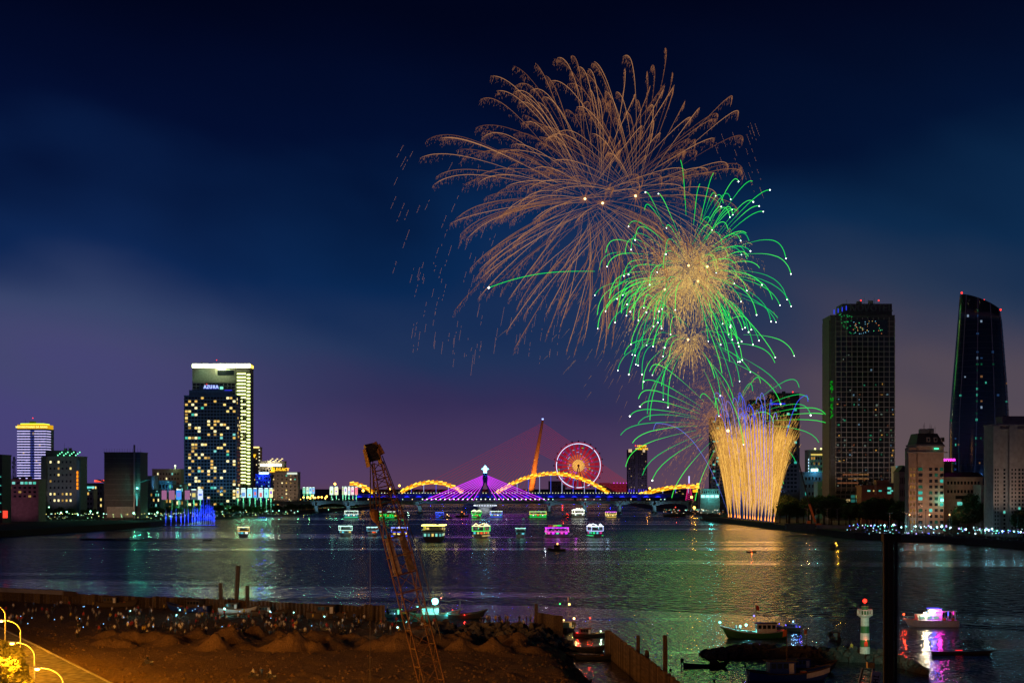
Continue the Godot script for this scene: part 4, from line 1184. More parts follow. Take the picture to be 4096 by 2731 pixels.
	for i in seg:
		var s := Shape.new()
		var a := TAU * i / seg
		var b := TAU * (i + 1) / seg
		s.rod(Vector3(cos(a), sin(a), 0) * rw * 1.055, Vector3(cos(b), sin(b), 0) * rw * 1.055, 0.8, 4)
		obj("outer_rim_light", s, glow(Color8(210, 30, 50), 0.6), t)
	var hot := [glow(Color8(255, 190, 80), 1.2), glow(Color8(255, 110, 50), 0.65), glow(Color8(230, 45, 55), 0.5), glow(Color8(215, 25, 60), 0.42)]
	for i in 24:
		for j in 6:
			var a := TAU * (i + (j + 0.5) / 6.0 * 0.66) / 24
			for r in 4:
				var s := Shape.new()
				s.rod(Vector3(cos(a), sin(a), 0) * rw * lerpf(0.06, 0.97, r / 4.0), Vector3(cos(a), sin(a), 0) * rw * lerpf(0.06, 0.97, (r + 0.96) / 4.0), 0.3 + r * 0.16, 3)
				if j == 0: obj("spoke_light", s, hot[r], t)
				else:
					if not t.has_meta("s%d" % r): t.set_meta("s%d" % r, Shape.new())
					(t.get_meta("s%d" % r) as Shape).v.append_array(s.v)
	for r in 4:
		stuff(obj("spoke_lamp_rows", t.get_meta("s%d" % r), hot[r], t))
		t.remove_meta("s%d" % r)
	for i in 46:
		var a := rng.randf() * TAU
		var r := rw * rng.randf_range(0.3, 0.92)
		put("colour_lamp", bx(1.0, 5.0, 0.8), glow([Color8(200, 60, 255), Color8(255, 60, 200), Color8(80, 220, 255), Color8(120, 255, 80), Color8(90, 90, 255)][rng.randi() % 5], 1.0), t, Vector3(cos(a) * r, sin(a) * r, 1.5), Vector3(0, 0, a))
	for i in 24:
		var a := TAU * i / 24
		put("cabin", bx(3.4, 3.6, 3.4), M["grey_wall"], t, Vector3(cos(a), sin(a), 0) * rw * 1.11)
	var hub := Shape.new()
	hub.rod(Vector3(0, 0, -3), Vector3(0, 0, 3), 3.2, 10)
	obj("hub", hub, M["dark_steel"], t)
	for sx in [-1.0, 1.0]:
		var s := Shape.new()
		s.rod(Vector3(0, 0, 4), Vector3(sx * 16, -t.position.y + 2, 10), 1.0, 5)
		obj("support_leg", s, M["dark_steel"], t)

# a boat's hull along x with the bow at +x: stations from stern to bow
func hull_shape(l: float, b: float, dep: float, bow: float, stern: float, draft := 0.6, transom := 0.75) -> Shape:
	var s := Shape.new()
	var n := 14
	var rows := []
	for i in n + 1:
		var u := i / float(n)
		var x := lerpf(-l / 2, l / 2, u)
		var half := b / 2 * (lerpf(transom, 1.0, smoothstep(0.0, 0.35, u)) if u < 0.5 else sqrt(maxf(0.0, 1.0 - pow((u - 0.5) / 0.5, 2.4))))
		var top := dep + bow * pow(maxf(0.0, (u - 0.45) / 0.55), 2.0) + stern * pow(maxf(0.0, (0.4 - u) / 0.4), 2.0)
		var keel := -draft + (dep + draft + bow * 0.6) * pow(maxf(0.0, (u - 0.8) / 0.2), 3.0)
		rows.append([Vector3(x, top, half), Vector3(x * (1.0 - 0.06 * u), lerpf(keel, top, 0.35), half * 0.82), Vector3(x * (1.0 - 0.1 * u), keel, 0.03), Vector3(x * (1.0 - 0.06 * u), lerpf(keel, top, 0.35), -half * 0.82), Vector3(x, top, -half), Vector3(x, top - minf(0.25, dep * 0.3), 0)])
	for i in n:
		for k in 6:
			var j := (k + 1) % 6
			s.quad(rows[i][k], rows[i + 1][k], rows[i + 1][j], rows[i][j])
	var a: Array = rows[0]
	for k in range(1, 5): s.tri(a[0], a[k], a[(k + 1) % 6])
	return s

func gunwale(l: float, b: float, dep: float, bow: float, stern: float, transom := 0.75) -> Array:
	var out := []
	for sz in [-1.0, 1.0]:
		var pts := PackedVector3Array()
		for i in 15:
			var u := i / 14.0
			var half := b / 2 * (lerpf(transom, 1.0, smoothstep(0.0, 0.35, u)) if u < 0.5 else sqrt(maxf(0.0, 1.0 - pow((u - 0.5) / 0.5, 2.4))))
			pts.push_back(Vector3(lerpf(-l / 2, l / 2, u), dep + bow * pow(maxf(0.0, (u - 0.45) / 0.55), 2.0) + stern * pow(maxf(0.0, (0.4 - u) / 0.4), 2.0) + 0.05, sz * (half + 0.03)))
		out.append(pts)
	return out

func strips(t: Node3D, l: float, b: float, y: float, m: Material, th := 0.28, x0 := 0.0) -> void:
	for z in [-b / 2, b / 2]: put("light_strip", bx(l, th, th), m, t, Vector3(x0, y, z))
	for x in [-l / 2, l / 2]: put("light_strip", bx(th, th, b), m, t, Vector3(x0 + x, y, 0))

# excursion boat: hull, saloon with lit windows, open upper deck on posts, roof; q holds its lamp colours
func tour_boat(label: String, px: float, py: float, turn: float, l: float, b: float, h: float, q: Dictionary) -> Node3D:
	var d := far_at(py)
	var t := thing("excursion_boat", label, "boat", Vector3(X(px, d), 0, -d - b * 0.3), turn, "lit excursion boats on the river")
	var hd := h * 0.24
	obj("hull", hull_shape(l, b, hd, hd * 0.5, 0.1), M[q.get("paint", "white_paint")], t)
	var cl := l * 0.78
	var cb := b * 0.88
	var lh := h * 0.3
	var x0 := -l * 0.06
	put("saloon", bx(cl, lh, cb), M["grey_wall"], t, Vector3(x0, hd + lh / 2, 0))
	var win: Array = q["win"]
	var n := maxi(3, int(cl / 2.2))
	var i := 0
	for z in [-1.0, 1.0]:
		for k in n:
			put("window", bx(cl / n * 0.56, lh * 0.42, 0.12), win[i % win.size()], t, Vector3(x0 + (k - (n - 1) * 0.5) * cl / n, hd + lh * 0.55, z * (cb / 2 + 0.03))); i += 1
	var m := maxi(2, int(cb / 2.0))
	for x in [-1.0, 1.0]:
		for k in m:
			put("window", bx(0.12, lh * 0.5, cb / m * 0.56), win[i % win.size()], t, Vector3(x0 + x * (cl / 2 + 0.03), hd + lh * 0.52, (k - (m - 1) * 0.5) * cb / m)); i += 1
	put("upper_deck", bx(cl * 1.04, 0.22, b * 0.96), M["white_paint"], t, Vector3(x0, hd + lh + 0.11, 0))
	var rh := h * 0.34
	for x in [-0.46, -0.15, 0.15, 0.46]:
		for z in [-0.44, 0.44]:
			put("post", bx(0.16, rh, 0.16), M["white_paint"], t, Vector3(x0 + x * cl, hd + lh + 0.2 + rh / 2, z * b))
	put("roof", bx(cl * 1.0, 0.25, b * 0.98), M["grey_wall"], t, Vector3(x0, hd + lh + rh + 0.3, 0))
	var y2 := hd + lh + rh + 0.3
	strips(t, cl * 1.02, b, y2, q["top"], q.get("th", 0.34), x0)
	strips(t, cl * 1.06, b * 0.99, hd + lh + 0.1, q["mid"], q.get("th", 0.34) * 0.8, x0)
	if q.has("low"): strips(t, cl, b * 0.98, hd * 0.75, q["low"], 0.3, x0)
	put("cabin", bx(cl * 0.22, rh * 0.8, b * 0.5), M["grey_wall"], t, Vector3(x0 + cl * 0.28, hd + lh + rh * 0.45, 0))
	for x in [-0.5, 0.5]:   # lamp lines up the corner posts
		for z in [-0.5, 0.5]: put("post_light", bx(0.2, rh * 0.9, 0.2), q["mid"], t, Vector3(x0 + x * cl, hd + lh + 0.2 + rh / 2, z * b))
	for k in 14:   # strings of small lamps along the rails
		var sz := 1.0 if k % 2 else -1.0
		if rng.randf() < 0.8: put("string_lamp", bx(0.26, 0.26, 0.26), win[rng.randi() % win.size()], t, Vector3(x0 + (k / 13.0 - 0.5) * cl * 1.02, hd + lh + 0.2 + rh * rng.randf_range(0.25, 0.5), sz * b * 0.49))
	for k in 5: put("rail", bx(0.06, 0.9, b * 0.98), M["dark_steel"], t, Vector3(x0 + (k - 2) * cl * 0.24, hd + lh + 0.6, 0)) if k in [0, 4] else put("awning_beam", bx(0.15, 0.15, b * 0.96), M["dark_steel"], t, Vector3(x0 + (k - 2) * cl * 0.24, hd + lh + rh + 0.1, 0))
	for k in rng.randi_range(2, 5):   # benches, crates and people-high clutter on the upper deck
		put("deck_bench", bx(rng.randf_range(0.6, 1.8), rng.randf_range(0.5, 1.3), rng.randf_range(0.5, 1.2)), M[["timber", "dark_wall", "tarp_blue"][k % 3]], t, Vector3(x0 + rng.randf_range(-0.4, 0.2) * cl, hd + lh + 0.6, rng.randf_range(-0.3, 0.3) * b))
	for k in 3: put("roof_box", bx(rng.randf_range(0.5, 1.6), rng.randf_range(0.3, 0.9), rng.randf_range(0.5, 1.4)), M[["white_paint", "grey_wall", "tarp_blue"][k]], t, Vector3(x0 + rng.randf_range(-0.35, 0.35) * cl, hd + lh + rh + 0.7, rng.randf_range(-0.3, 0.3) * b))
	# rows of upper deck lamps
	for k in 5: put("deck_lamp", bx(0.5, 0.35, 0.5), q["win"][k % win.size()], t, Vector3(x0 + (k - 2) * cl * 0.19, y2 - 0.4, 0))
	if q.get("crest", false):   # lamp outline of a gable or wave above the roof
		var pk := y2 + h * 0.18
		var s := Shape.new()
		for z in [-b * 0.45, b * 0.45]:
			s.bar(Vector3(x0 - cl * 0.4, y2 + 0.2, z), Vector3(x0, pk, z), 0.35)
			s.bar(Vector3(x0, pk, z), Vector3(x0 + cl * 0.4, y2 + 0.2, z), 0.35)
		s.bar(Vector3(x0 + cl * 0.4, y2 + 0.2, -b * 0.45), Vector3(x0 + cl * 0.42, pk, 0), 0.35)
		s.bar(Vector3(x0 + cl * 0.42, pk, 0), Vector3(x0 + cl * 0.4, y2 + 0.2, b * 0.45), 0.35)
		obj("crest_light", s, q["top"], t)
	var ms := Shape.new()
	ms.rod(Vector3(x0, y2, 0), Vector3(x0, y2 + h * 0.2, 0), 0.07, 4)
	obj("mast", ms, M["dark_steel"], t)
	lamp_light(t, Vector3(x0, hd + lh + rh * 0.6, b * 0.9 + 1.5), q.get("light", Color8(230, 240, 255)), q.get("energy", 9.0) * 0.3, 0.8)
	lamp_light(t, Vector3(l * 0.62, h * 0.5, 0), q.get("light", Color8(230, 240, 255)), q.get("energy", 9.0) * 0.2, 0.8)
	return t

func make_tour_boats() -> void:
	rng.seed = 400
	var g := func(r: int, gg: int, b: int, e := 1.0) -> Material: return glow(Color8(r, gg, b), e)
	var A := PI / 2
	var white: Material = g.call(235, 255, 240, 1.8)
	var warm: Material = g.call(255, 215, 120, 0.9)
	var cyan: Material = g.call(110, 235, 255, 0.9)
	var green: Material = g.call(40, 255, 90, 1.6)
	var blue: Material = g.call(50, 80, 255, 1.8)
	var violet: Material = g.call(210, 50, 255, 2.0)
	var dim: Material = g.call(120, 100, 70, 0.3)
	var d := 0.0
	tour_boat("small white ferry with yellow roof lamps and teal windows on the calm stretch", 970, 2148, A + 0.3, 9, 6.0, 6.4, {"top": g.call(255, 250, 190, 2.0), "mid": g.call(255, 200, 90, 1.2), "win": [cyan, white, M["window_glass"]], "energy": 7.0})
	tour_boat("long excursion boat with three glaring white decks near the tree bank", 1408, 2075, 0.08, 15.5, 5.0, 8.0, {"top": white, "mid": white, "low": g.call(60, 255, 190, 1.2), "win": [white, cyan], "energy": 12.0, "light": Color8(190, 255, 230)})
	tour_boat("long excursion boat outlined in green behind the lattice crane", 1556, 2075, 0.05, 20, 5.0, 7.2, {"top": white, "mid": green, "low": g.call(30, 255, 140, 1.6), "win": [green, g.call(255, 210, 60, 1.4), green], "energy": 12.0, "light": Color8(40, 255, 90), "paint": "green_paint"})
	tour_boat("stern of a cabin boat with white and cyan roof lamps", 1380, 2145, -A + 0.25, 10, 7.0, 6.6, {"top": g.call(190, 255, 230, 2.5), "mid": g.call(200, 255, 240, 1.8), "win": [dim, warm, M["window_glass"], cyan], "energy": 7.0, "light": Color8(150, 255, 240)})
	tour_boat("small cabin boat with cyan roof lamps and one orange window", 1488, 2143, -A - 0.1, 9, 5.6, 5.6, {"top": g.call(190, 255, 250, 2.2), "mid": g.call(130, 220, 255, 0.6), "win": [M["window_glass"], cyan, g.call(255, 90, 20, 1.4)], "energy": 5.0, "light": Color8(150, 230, 255)})
	var t := tour_boat("broad boat edged in blue lamps with a glaring floodlight behind the crane", 1596, 2152, A, 11, 8.8, 6.6, {"top": g.call(130, 150, 255, 2.2), "mid": blue, "low": blue, "win": [warm, g.call(255, 235, 150, 2.0)], "energy": 10.0, "light": Color8(255, 240, 170)})
	put("flood_lamp", bx(0.8, 0.8, 0.8), glow(Color8(255, 250, 190), 12.0), t, Vector3(5.6, 5.9, -0.5))
	lamp_light(t, Vector3(7.0, 5.9, -0.5), Color8(255, 245, 180), 50.0, 0.5)
	t = tour_boat("large three deck restaurant boat crowned with a yellow white lamp band", 1735, 2168, A - 0.05, 18, 11.6, 10.0, {"top": g.call(255, 236, 120, 4.0), "mid": g.call(80, 90, 80, 0.3), "win": [g.call(140, 240, 220, 0.9), g.call(120, 210, 200, 0.6), warm], "energy": 12.0, "light": Color8(255, 225, 120), "th": 0.55, "paint": "black_paint"})
	for k in 5: put("upper_window", bx(0.2, 1.6, 1.4), [warm, g.call(190, 160, 70, 0.4)][k % 2], t, Vector3(6.5, 6.8, -4.2 + k * 2.1))
	put("sign_light", bx(0.3, 2.6, 0.9), g.call(255, 235, 40, 1.6), t, Vector3(6.8, 7.0, -5.9))
	lamp_light(t, Vector3(8.0, 9.5, 0), Color8(255, 230, 110), 25.0, 2.0)
	tour_boat("small boat outlined wholly in blue lamps", 1757, 2072, A + 0.4, 9, 5.6, 5.8, {"top": g.call(90, 120, 255, 2.2), "mid": blue, "low": blue, "win": [blue, M["window_glass"]], "energy": 7.0, "light": Color8(50, 80, 255)})
	tour_boat("short excursion boat with green and yellow lamps before the turning pier", 1904, 2073, A + 0.5, 11, 6.0, 7.2, {"top": g.call(230, 255, 190, 2.2), "mid": green, "low": green, "win": [warm, green, white], "energy": 8.0, "light": Color8(90, 255, 120), "crest": true})
	tour_boat("excursion boat with white and blue lamp lines before the turning pier", 1988, 2072, 0.1, 14, 5.0, 7.0, {"top": white, "mid": g.call(110, 130, 255, 2.0), "low": blue, "win": [white, cyan, warm], "energy": 11.0})
	tour_boat("long low boat edged in green lamps with red lamps on its roof", 2147, 2072, PI, 20, 5.2, 6.6, {"top": g.call(190, 255, 160, 1.6), "mid": g.call(255, 220, 100, 1.6), "low": g.call(30, 255, 110, 1.8), "win": [green, white, green, g.call(255, 60, 50, 1.6)], "energy": 10.0, "light": Color8(50, 255, 110), "paint": "green_paint"})
	tour_boat("excursion boat with a glaring white peaked lamp roof", 2316, 2072, 0.35, 12.5, 5.6, 8.2, {"top": g.call(250, 255, 225, 4.5), "mid": g.call(255, 255, 225, 3.0), "win": [dim, white, g.call(100, 160, 120, 0.6)], "energy": 18.0, "crest": true, "th": 0.5})
	tour_boat("excursion boat with a violet roof line and yellow windows", 2447, 2073, 0.3, 11.5, 5.0, 6.6, {"top": violet, "mid": g.call(255, 220, 110, 2.2), "low": g.call(255, 210, 90, 1.2), "win": [g.call(255, 235, 160, 2.0), warm], "energy": 9.0, "light": Color8(255, 200, 150)})
	tour_boat("double deck boat framed in yellow, red and green lamps", 1926, 2152, A - 0.45, 10, 7.6, 7.6, {"top": g.call(255, 235, 170, 2.2), "mid": g.call(90, 255, 120, 1.6), "low": warm, "win": [g.call(255, 90, 50, 1.3), warm, cyan, warm], "energy": 11.0, "light": Color8(255, 215, 140), "crest": true})
	tour_boat("small grey boat with a pale cyan lamp line under its roof", 2082, 2150, -A + 0.1, 9, 5.2, 5.8, {"top": g.call(170, 240, 225, 1.8), "mid": g.call(60, 110, 110, 0.3), "win": [M["window_glass"], dim, cyan], "energy": 5.0, "light": Color8(160, 240, 230)})
	t = tour_boat("long excursion boat outlined in magenta with a white hull", 2235, 2150, 0.12, 16.5, 5.0, 6.2, {"top": violet, "mid": g.call(255, 90, 230, 2.0), "win": [violet, g.call(90, 255, 160, 1.3), g.call(255, 80, 200, 1.4)], "energy": 16.0, "light": Color8(225, 50, 255)})
	put("light_strip", bx(5.0, 0.4, 0.4), green, t, Vector3(-1.0, 7.0, 1.2))
	for k in 6: put("string_lamp", bx(0.35, 0.35, 0.35), g.call(255, 50, 60, 1.8), t, Vector3(-6.0 + k * 0.9, 6.9, 1.6))
	tour_boat("double deck boat with a white gable of lamps and green lower deck", 2380, 2150, A + 0.3, 10, 7.2, 7.2, {"top": g.call(225, 240, 255, 3.0), "mid": g.call(190, 200, 255, 2.0), "low": g.call(30, 230, 120, 1.2), "win": [g.call(50, 240, 150, 1.2), cyan, g.call(230, 60, 160, 0.9)], "energy": 13.0, "light": Color8(180, 220, 255), "crest": true})
	# dark working boats
	var spots := [[1850, 2068, 14.0, 0.1, "dark low dredger with one orange lamp before the cable bridge", Color8(255, 140, 40)], [1628, 2060, 8.0, 1.2, "dark launch with two white lamps behind the lattice crane", Color8(200, 255, 230)], [1790, 2073, 10.0, 0.2, "dark flat barge with warm deck lamps", Color8(255, 200, 120)], [2225, 2203, 9.0, 2.9, "dark tugboat with two warm lamps on its wheelhouse", Color8(255, 180, 80)], [2180, 2200, 4.0, 0.2, "small dark tender alongside the tugboat", Color8(150, 160, 170)], [3338, 2198, 8.5, 1.2, "dark launch with a warm lit cabin door on the empty river", Color8(255, 190, 60)], [2590, 2078, 6.0, 0.1, "dark rowing launch with one orange lamp near the pier", Color8(255, 170, 80)], [3008, 2209, 5.0, 0.0, "tiny dark skiff with an orange lamp", Color8(255, 90, 30)], [830, 2163, 5.5, 0.0, "dark fishing skiff on the pale green glittering water", Color8(0, 0, 0)], [955, 2093, 5.0, 0.0, "dark punt near the blue water jets", Color8(0, 0, 0)], [1236, 2075, 5.0, 0.2, "dark punt with a green lamp off the tree bank", Color8(170, 255, 170)], [2270, 2068, 9.0, 0.0, "dark workboat beneath the red beacon lamps", Color8(255, 50, 40)]]
	for q in spots: work_boat(q[4], q[0], q[1], q[2], q[3], q[5])
	work_boat("long moored river ferry with red and white lamps below the pale two storey hall", 2705, 2066, 26.0, 0.15, Color8(255, 70, 50))
	# channel marks
	var d1 := far_at(2212)
	t = thing("buoy", "black conical channel buoy with a topmark seen by the crane boom", "buoy", Vector3(X(1566, d1), 0, -d1))
	var s := Shape.new()
	s.lathe(Vector3.ZERO, [[1.5, -0.5], [1.6, 0.5], [0.9, 0.9], [0.75, 3.0], [0.5, 4.4], [0.9, 4.5], [0.5, 4.9], [0.1, 6.6], [0.0, 6.7]], 12)
	obj("float", s, M["black_paint"], t)
	put("reflective_band", bx(0.3, 1.6, 0.2), M["white_paint"], t, Vector3(0.3, 2.6, 0.72))
	for q in [[2250, 2040, 3]]:
		var d2 := far_at(2076)
		t = thing("beacon", "slim dark beacon with three red lamps in the river", "beacon", Vector3(X(q[0], d2), 0, -d2))
		put("post", bx(0.6, 13, 0.6), M["dark_steel"], t, Vector3(0, 6.5, 0))
		for i in 3:
			var lp := Shape.new()
			lp.ball(Vector3(0, 8.4 + i * 2.0, 0.4), Vector3.ONE * 0.6, 6, 4)
			obj("beacon_lamp", lp, glow(Color8(255, 60, 40), 3.0), t)
		lamp_light(t, Vector3(0, 10.5, 2.0), Color8(255, 50, 30), 14.0)

func work_boat(label: String, px: float, py: float, l: float, turn: float, lamp: Color) -> Node3D:
	var d := far_at(py)
	var t := thing("work_boat", label, "boat", Vector3(X(px, d), 0, -d), turn)
	var b := l * 0.34
	obj("hull", hull_shape(l, b, l * 0.1, l * 0.08, 0.1), M["black_paint"], t)
	if l > 5.6:
		put("wheelhouse", bx(l * 0.3, l * 0.2, b * 0.7), M["dark_wall"], t, Vector3(-l * 0.05, l * 0.2, 0))
		put("window", bx(l * 0.24, l * 0.07, b * 0.72), M["window_glass"], t, Vector3(-l * 0.05, l * 0.24, 0))
		put("roof", bx(l * 0.36, 0.15, b * 0.85), M["dark_steel"], t, Vector3(-l * 0.05, l * 0.31, 0))
		var ms := Shape.new()
		ms.rod(Vector3(-l * 0.1, l * 0.3, 0), Vector3(-l * 0.1, l * 0.55, 0), 0.06, 4)
		obj("mast", ms, M["dark_steel"], t)
		if l > 8.0:
			for k in 4: put("tyre_fender", bx(0.7, 0.7, 0.3), M["rubber"], t, Vector3(-l * 0.3 + k * l * 0.18, l * 0.07, b * 0.5))
	else:
		for x in [-0.2, 0.15]: put("thwart", bx(0.3, 0.1, b * 0.8), M["timber"], t, Vector3(x * l, l * 0.1, 0))
	if lamp.r + lamp.g + lamp.b > 0.1:
		var y := l * 0.36 if l > 5.6 else l * 0.2
		var lp := Shape.new()
		lp.ball(Vector3(-l * 0.05, y, b * 0.3), Vector3.ONE * clampf(l * 0.05, 0.25, 0.5), 6, 4)
		obj("deck_lamp", lp, glow(lamp, 3.5), t)
		if l > 7.0:
			var l2 := Shape.new()
			l2.ball(Vector3(l * 0.1, l * 0.24, b * 0.42), Vector3.ONE * 0.35, 6, 4)
			obj("deck_lamp", l2, glow(lamp, 3.0), t)
		lamp_light(t, Vector3(-l * 0.05, y, b * 0.3 + 1.0), lamp, 6.0)
	return t

# Fireworks: every star follows a thrown path slowed by the air; its burning trail hangs where it passed
func thrown(p0: Vector3, v0: Vector3, drag: float, wind: Vector3, t: float) -> Vector3:
	var vt := wind + Vector3(0, -9.8 / drag, 0)
	return p0 + vt * t + (v0 - vt) * (1.0 - exp(-drag * t)) / drag

func trail(p0: Vector3, v0: Vector3, drag: float, wind: Vector3, t0: float, t1: float, r: float, n := 16, wiggle := 0.0, r_end := -1.0) -> PackedVector3Array:
	var pts := PackedVector3Array()
	for i in n + 1:
		var p := thrown(p0, v0, drag, wind, lerpf(t0, t1, i / float(n)))
		if wiggle > 0.0: p += Vector3(rng.randf_range(-wiggle, wiggle), rng.randf_range(-wiggle, wiggle), 0)
		pts.push_back(p)
	return pts

func on_ball() -> Vector3:
	var z := rng.randf_range(-1, 1)
	var a := rng.randf() * TAU
	return Vector3(cos(a) * sqrt(1 - z * z), sin(a) * sqrt(1 - z * z), z)

func star(called: String, at: Vector3, r: float, m: Material, parent: Node3D) -> MeshInstance3D:
	if not M.has("star_mesh"):
		var s := Shape.new()
		s.ball(Vector3.ZERO, Vector3.ONE, 8, 6)
		M["star_mesh"] = s.mesh()
	var o := put(called, M["star_mesh"], m, parent, at)
	o.scale = Vector3.ONE * r
	return o

func make_fireworks() -> void:
	rng.seed = 500
	var d := 1150.0
	var k := d / F
	# 1. the great brown willow: three shells that burst together
	var brown := [glow(Color8(214, 142, 92), 0.44), glow(Color8(230, 162, 104), 0.66), glow(Color8(190, 120, 80), 0.32)]
	var b := thing("firework_willow", "huge brown gold willow of drooping spark trails, the highest burst in the sky", "firework", P(2420, 800, d))
	var fringe := Shape.new()
	var heads := [P(2340, 795, d), P(2411, 812, d), P(2543, 783, d)]
	var wind := Vector3(-5.5, 0, 0)
	for i in 296:
		var c: Vector3 = heads[i % 3] - b.position
		var dir := on_ball()
		dir.z *= 0.55
		dir.y = dir.y + 0.1
		dir = dir.normalized()
		var reach := lerpf(55.0, 128.0, sqrt(rng.randf())) * (1.0 - 0.1 * maxf(0.0, dir.x)) * (1.14 if dir.y > 0.3 else 1.0) * (0.92 if dir.y < -0.3 else 1.0)
		var drag := 1.0
		var t1 := rng.randf_range(1.9, 3.3)
		var t0 := 0.1 + rng.randf() * 0.2
		var pts := trail(c, dir * reach * drag, drag, wind, t0, t1, 0.3, 18, 0.05)
		var rad := PackedFloat32Array()
		for q in 19: rad.push_back(lerpf(0.06, 0.19, smoothstep(0.0, 0.5, q / 18.0)) * (1.0 - 0.8 * smoothstep(0.8, 1.0, q / 18.0)))
		var s := Shape.new()
		s.tube(pts, rad, 3)
		obj("spark_trail", s, brown[rng.randi() % 3], b)
		# sparks that fall away below the trail
		for q in 74:
			var u := sqrt(rng.randf())
			var p := thrown(c, dir * reach * drag, drag, wind, lerpf(t0 + 0.25, t1, u))
			var fall := rng.randf() * rng.randf() * 7.0
			p += Vector3(-fall * 0.22 + rng.randf_range(-0.3, 0.3), -fall, rng.randf_range(-0.4, 0.4))
			fringe.sliver(p, p + Vector3(-0.35, -rng.randf_range(0.7, 2.2), 0), 0.1)
	stuff(obj("falling_sparks", fringe, glow(Color8(210, 138, 90), 0.46), b))
	var embers := Shape.new()
	for i in 210:   # last embers drifting down with the wind
		var px := rng.randf_range(1560, 2260)
		var py := rng.randf_range(560, 1430)
		if py < 900.0 - (px - 1560.0) * 0.5 + 150.0 and rng.randf() < 0.6: continue
		if py > 1100.0 and px < 1650.0: continue
		var p := P(px, py, d) - b.position
		var ln := rng.randf_range(5, 17)
		var lean := lerpf(0.55, 0.12, clampf((py - 560) / 800, 0, 1))
		var n := int(ln / 1.6)
		for q in n:
			if rng.randf() < 0.72:
				var o := p + Vector3(-lean * q * 1.6, -q * 1.6, 0)
				embers.sliver(o, o + Vector3(-lean * 1.5, -1.6, 0), 0.12)
	for i in 26:
		var p := P(rng.randf_range(2850, 3040), rng.randf_range(470, 780), d) - b.position
		for q in 6:
			var o := p + Vector3(q * 0.6, -q * 1.7, 0)
			if rng.randf() < 0.6: embers.sliver(o, o + Vector3(0.5, -1.4, 0), 0.1)
	stuff(obj("drifting_embers", embers, glow(Color8(210, 146, 108), 0.7), b))
	for h in heads:
		star("burst_star", h - b.position, 0.95, glow(Color8(255, 214, 140), 5.0), b)
		var rays := Shape.new()
		for i in 30:
			var dir := on_ball()
			rays.sliver(h - b.position, h - b.position + dir * rng.randf_range(4, 15), 0.1)
		obj("burst_sparks", rays, glow(Color8(240, 150, 80), 0.6), b)
	lamp_light(b, Vector3(0, 12, 0), Color8(255, 170, 110), 700.0, 20.0, 2000.0)
	# 2. green stars over a golden brocade
	var greens := [glow(Color8(40, 255, 90), 0.95), glow(Color8(70, 255, 90), 1.15), glow(Color8(20, 235, 110), 0.8)]
	var sparkle := glow(Color8(240, 255, 250), 5.0)
	var shells := [
		[2748, 1075, 84, 210, 420, 0.75, 0.12, "broad dome of green star trails over golden sparks below the brown willow"],
		[2765, 1130, 40, 170, 430, 0.35, -0.1, "lower skirt of green star trails falling with white tips"],
		[2752, 1362, 40, 150, 370, 0.6, 0.05, "small green star burst hanging beneath the broad green dome"]]
	for sh in shells:
		b = thing("firework_green_burst", sh[7], "firework", P(sh[0], sh[1], d))
		for i in sh[2]:
			var dir := on_ball()
			dir.z *= 0.6
			dir.y = dir.y * sh[5] + sh[6]
			if absf(dir.x) < 0.22: dir.x = signf(dir.x) * (absf(dir.x) + 0.2)
			dir = dir.normalized()
			var reach: float = rng.randf_range(sh[3], sh[4]) * k * (1.15 if dir.x > 0 else 1.0)
			if dir.y > 0.75: reach *= 1.15
			var t1 := rng.randf_range(2.2, 4.0)
			var t0 := rng.randf_range(0.25, 0.7)
			var drag := 1.05
			var pts := trail(Vector3(rng.randf_range(-6, 6), rng.randf_range(-5, 5), 0), dir * reach * drag, drag, Vector3(0.5, 0, 0), t0, t1, 0.2, 18, 0.07)
			var rad := PackedFloat32Array()
			for q in 19: rad.push_back(lerpf(0.05, 0.25, smoothstep(0.0, 0.45, q / 18.0)))
			var s := Shape.new()
			s.tube(pts, rad, 3)
			var o := obj("green_trail", s, greens[rng.randi() % 3], b)
			if rng.randf() < 0.6: star("white_star", pts[18], rng.randf_range(0.32, 0.5), sparkle, o)
		lamp_light(b, Vector3.ZERO, Color8(60, 255, 120), 900.0, 20.0, 2000.0)
	b = thing("firework_green_burst", "four tall lone green star trails rising out of the golden brocade", "firework", P(2780, 1000, d))
	for q in [[2745, 860, 2728, 640], [2775, 900, 2795, 735], [2800, 890, 2850, 690], [2380, 1085, 1955, 1172]]:
		var a := P(q[0], q[1], d) - b.position
		var e := P(q[2], q[3], d) - b.position
		var s := Shape.new()
		var pts := PackedVector3Array()
		for i in 13:
			var u := i / 12.0
			var p := a.lerp(e, u)
			if q[3] > 1000: p.y += sin(u * PI * 0.8) * 7.0
			else: p.x += (1.0 if q[2] > q[0] else -1.0) * (pow(u, 8.0) * 1.6 - 0.6 * u)
			pts.push_back(p)
		s.tube(pts, PackedFloat32Array([0.1, 0.14, 0.18, 0.2, 0.22, 0.24]), 3)
		var o := obj("green_trail", s, greens[0], b)
		if q[3] > 1000: star("white_star", pts[12], 0.8, sparkle, o)
	# gold brocade inside the green dome
	var golds := [glow(Color8(244, 188, 100), 0.7), glow(Color8(230, 172, 98), 0.48), glow(Color8(255, 206, 116), 1.0)]
	var cores := [[2755, 1062, 270, "upper"], [2830, 1066, 230, "right hand"], [2793, 1124, 230, "middle"], [2660, 1157, 210, "western"], [2753, 1358, 150, "lowest"]]
	b = thing("firework_brocade", "dense golden brocade of fine sparks inside the green dome", "firework", P(2770, 1090, d))
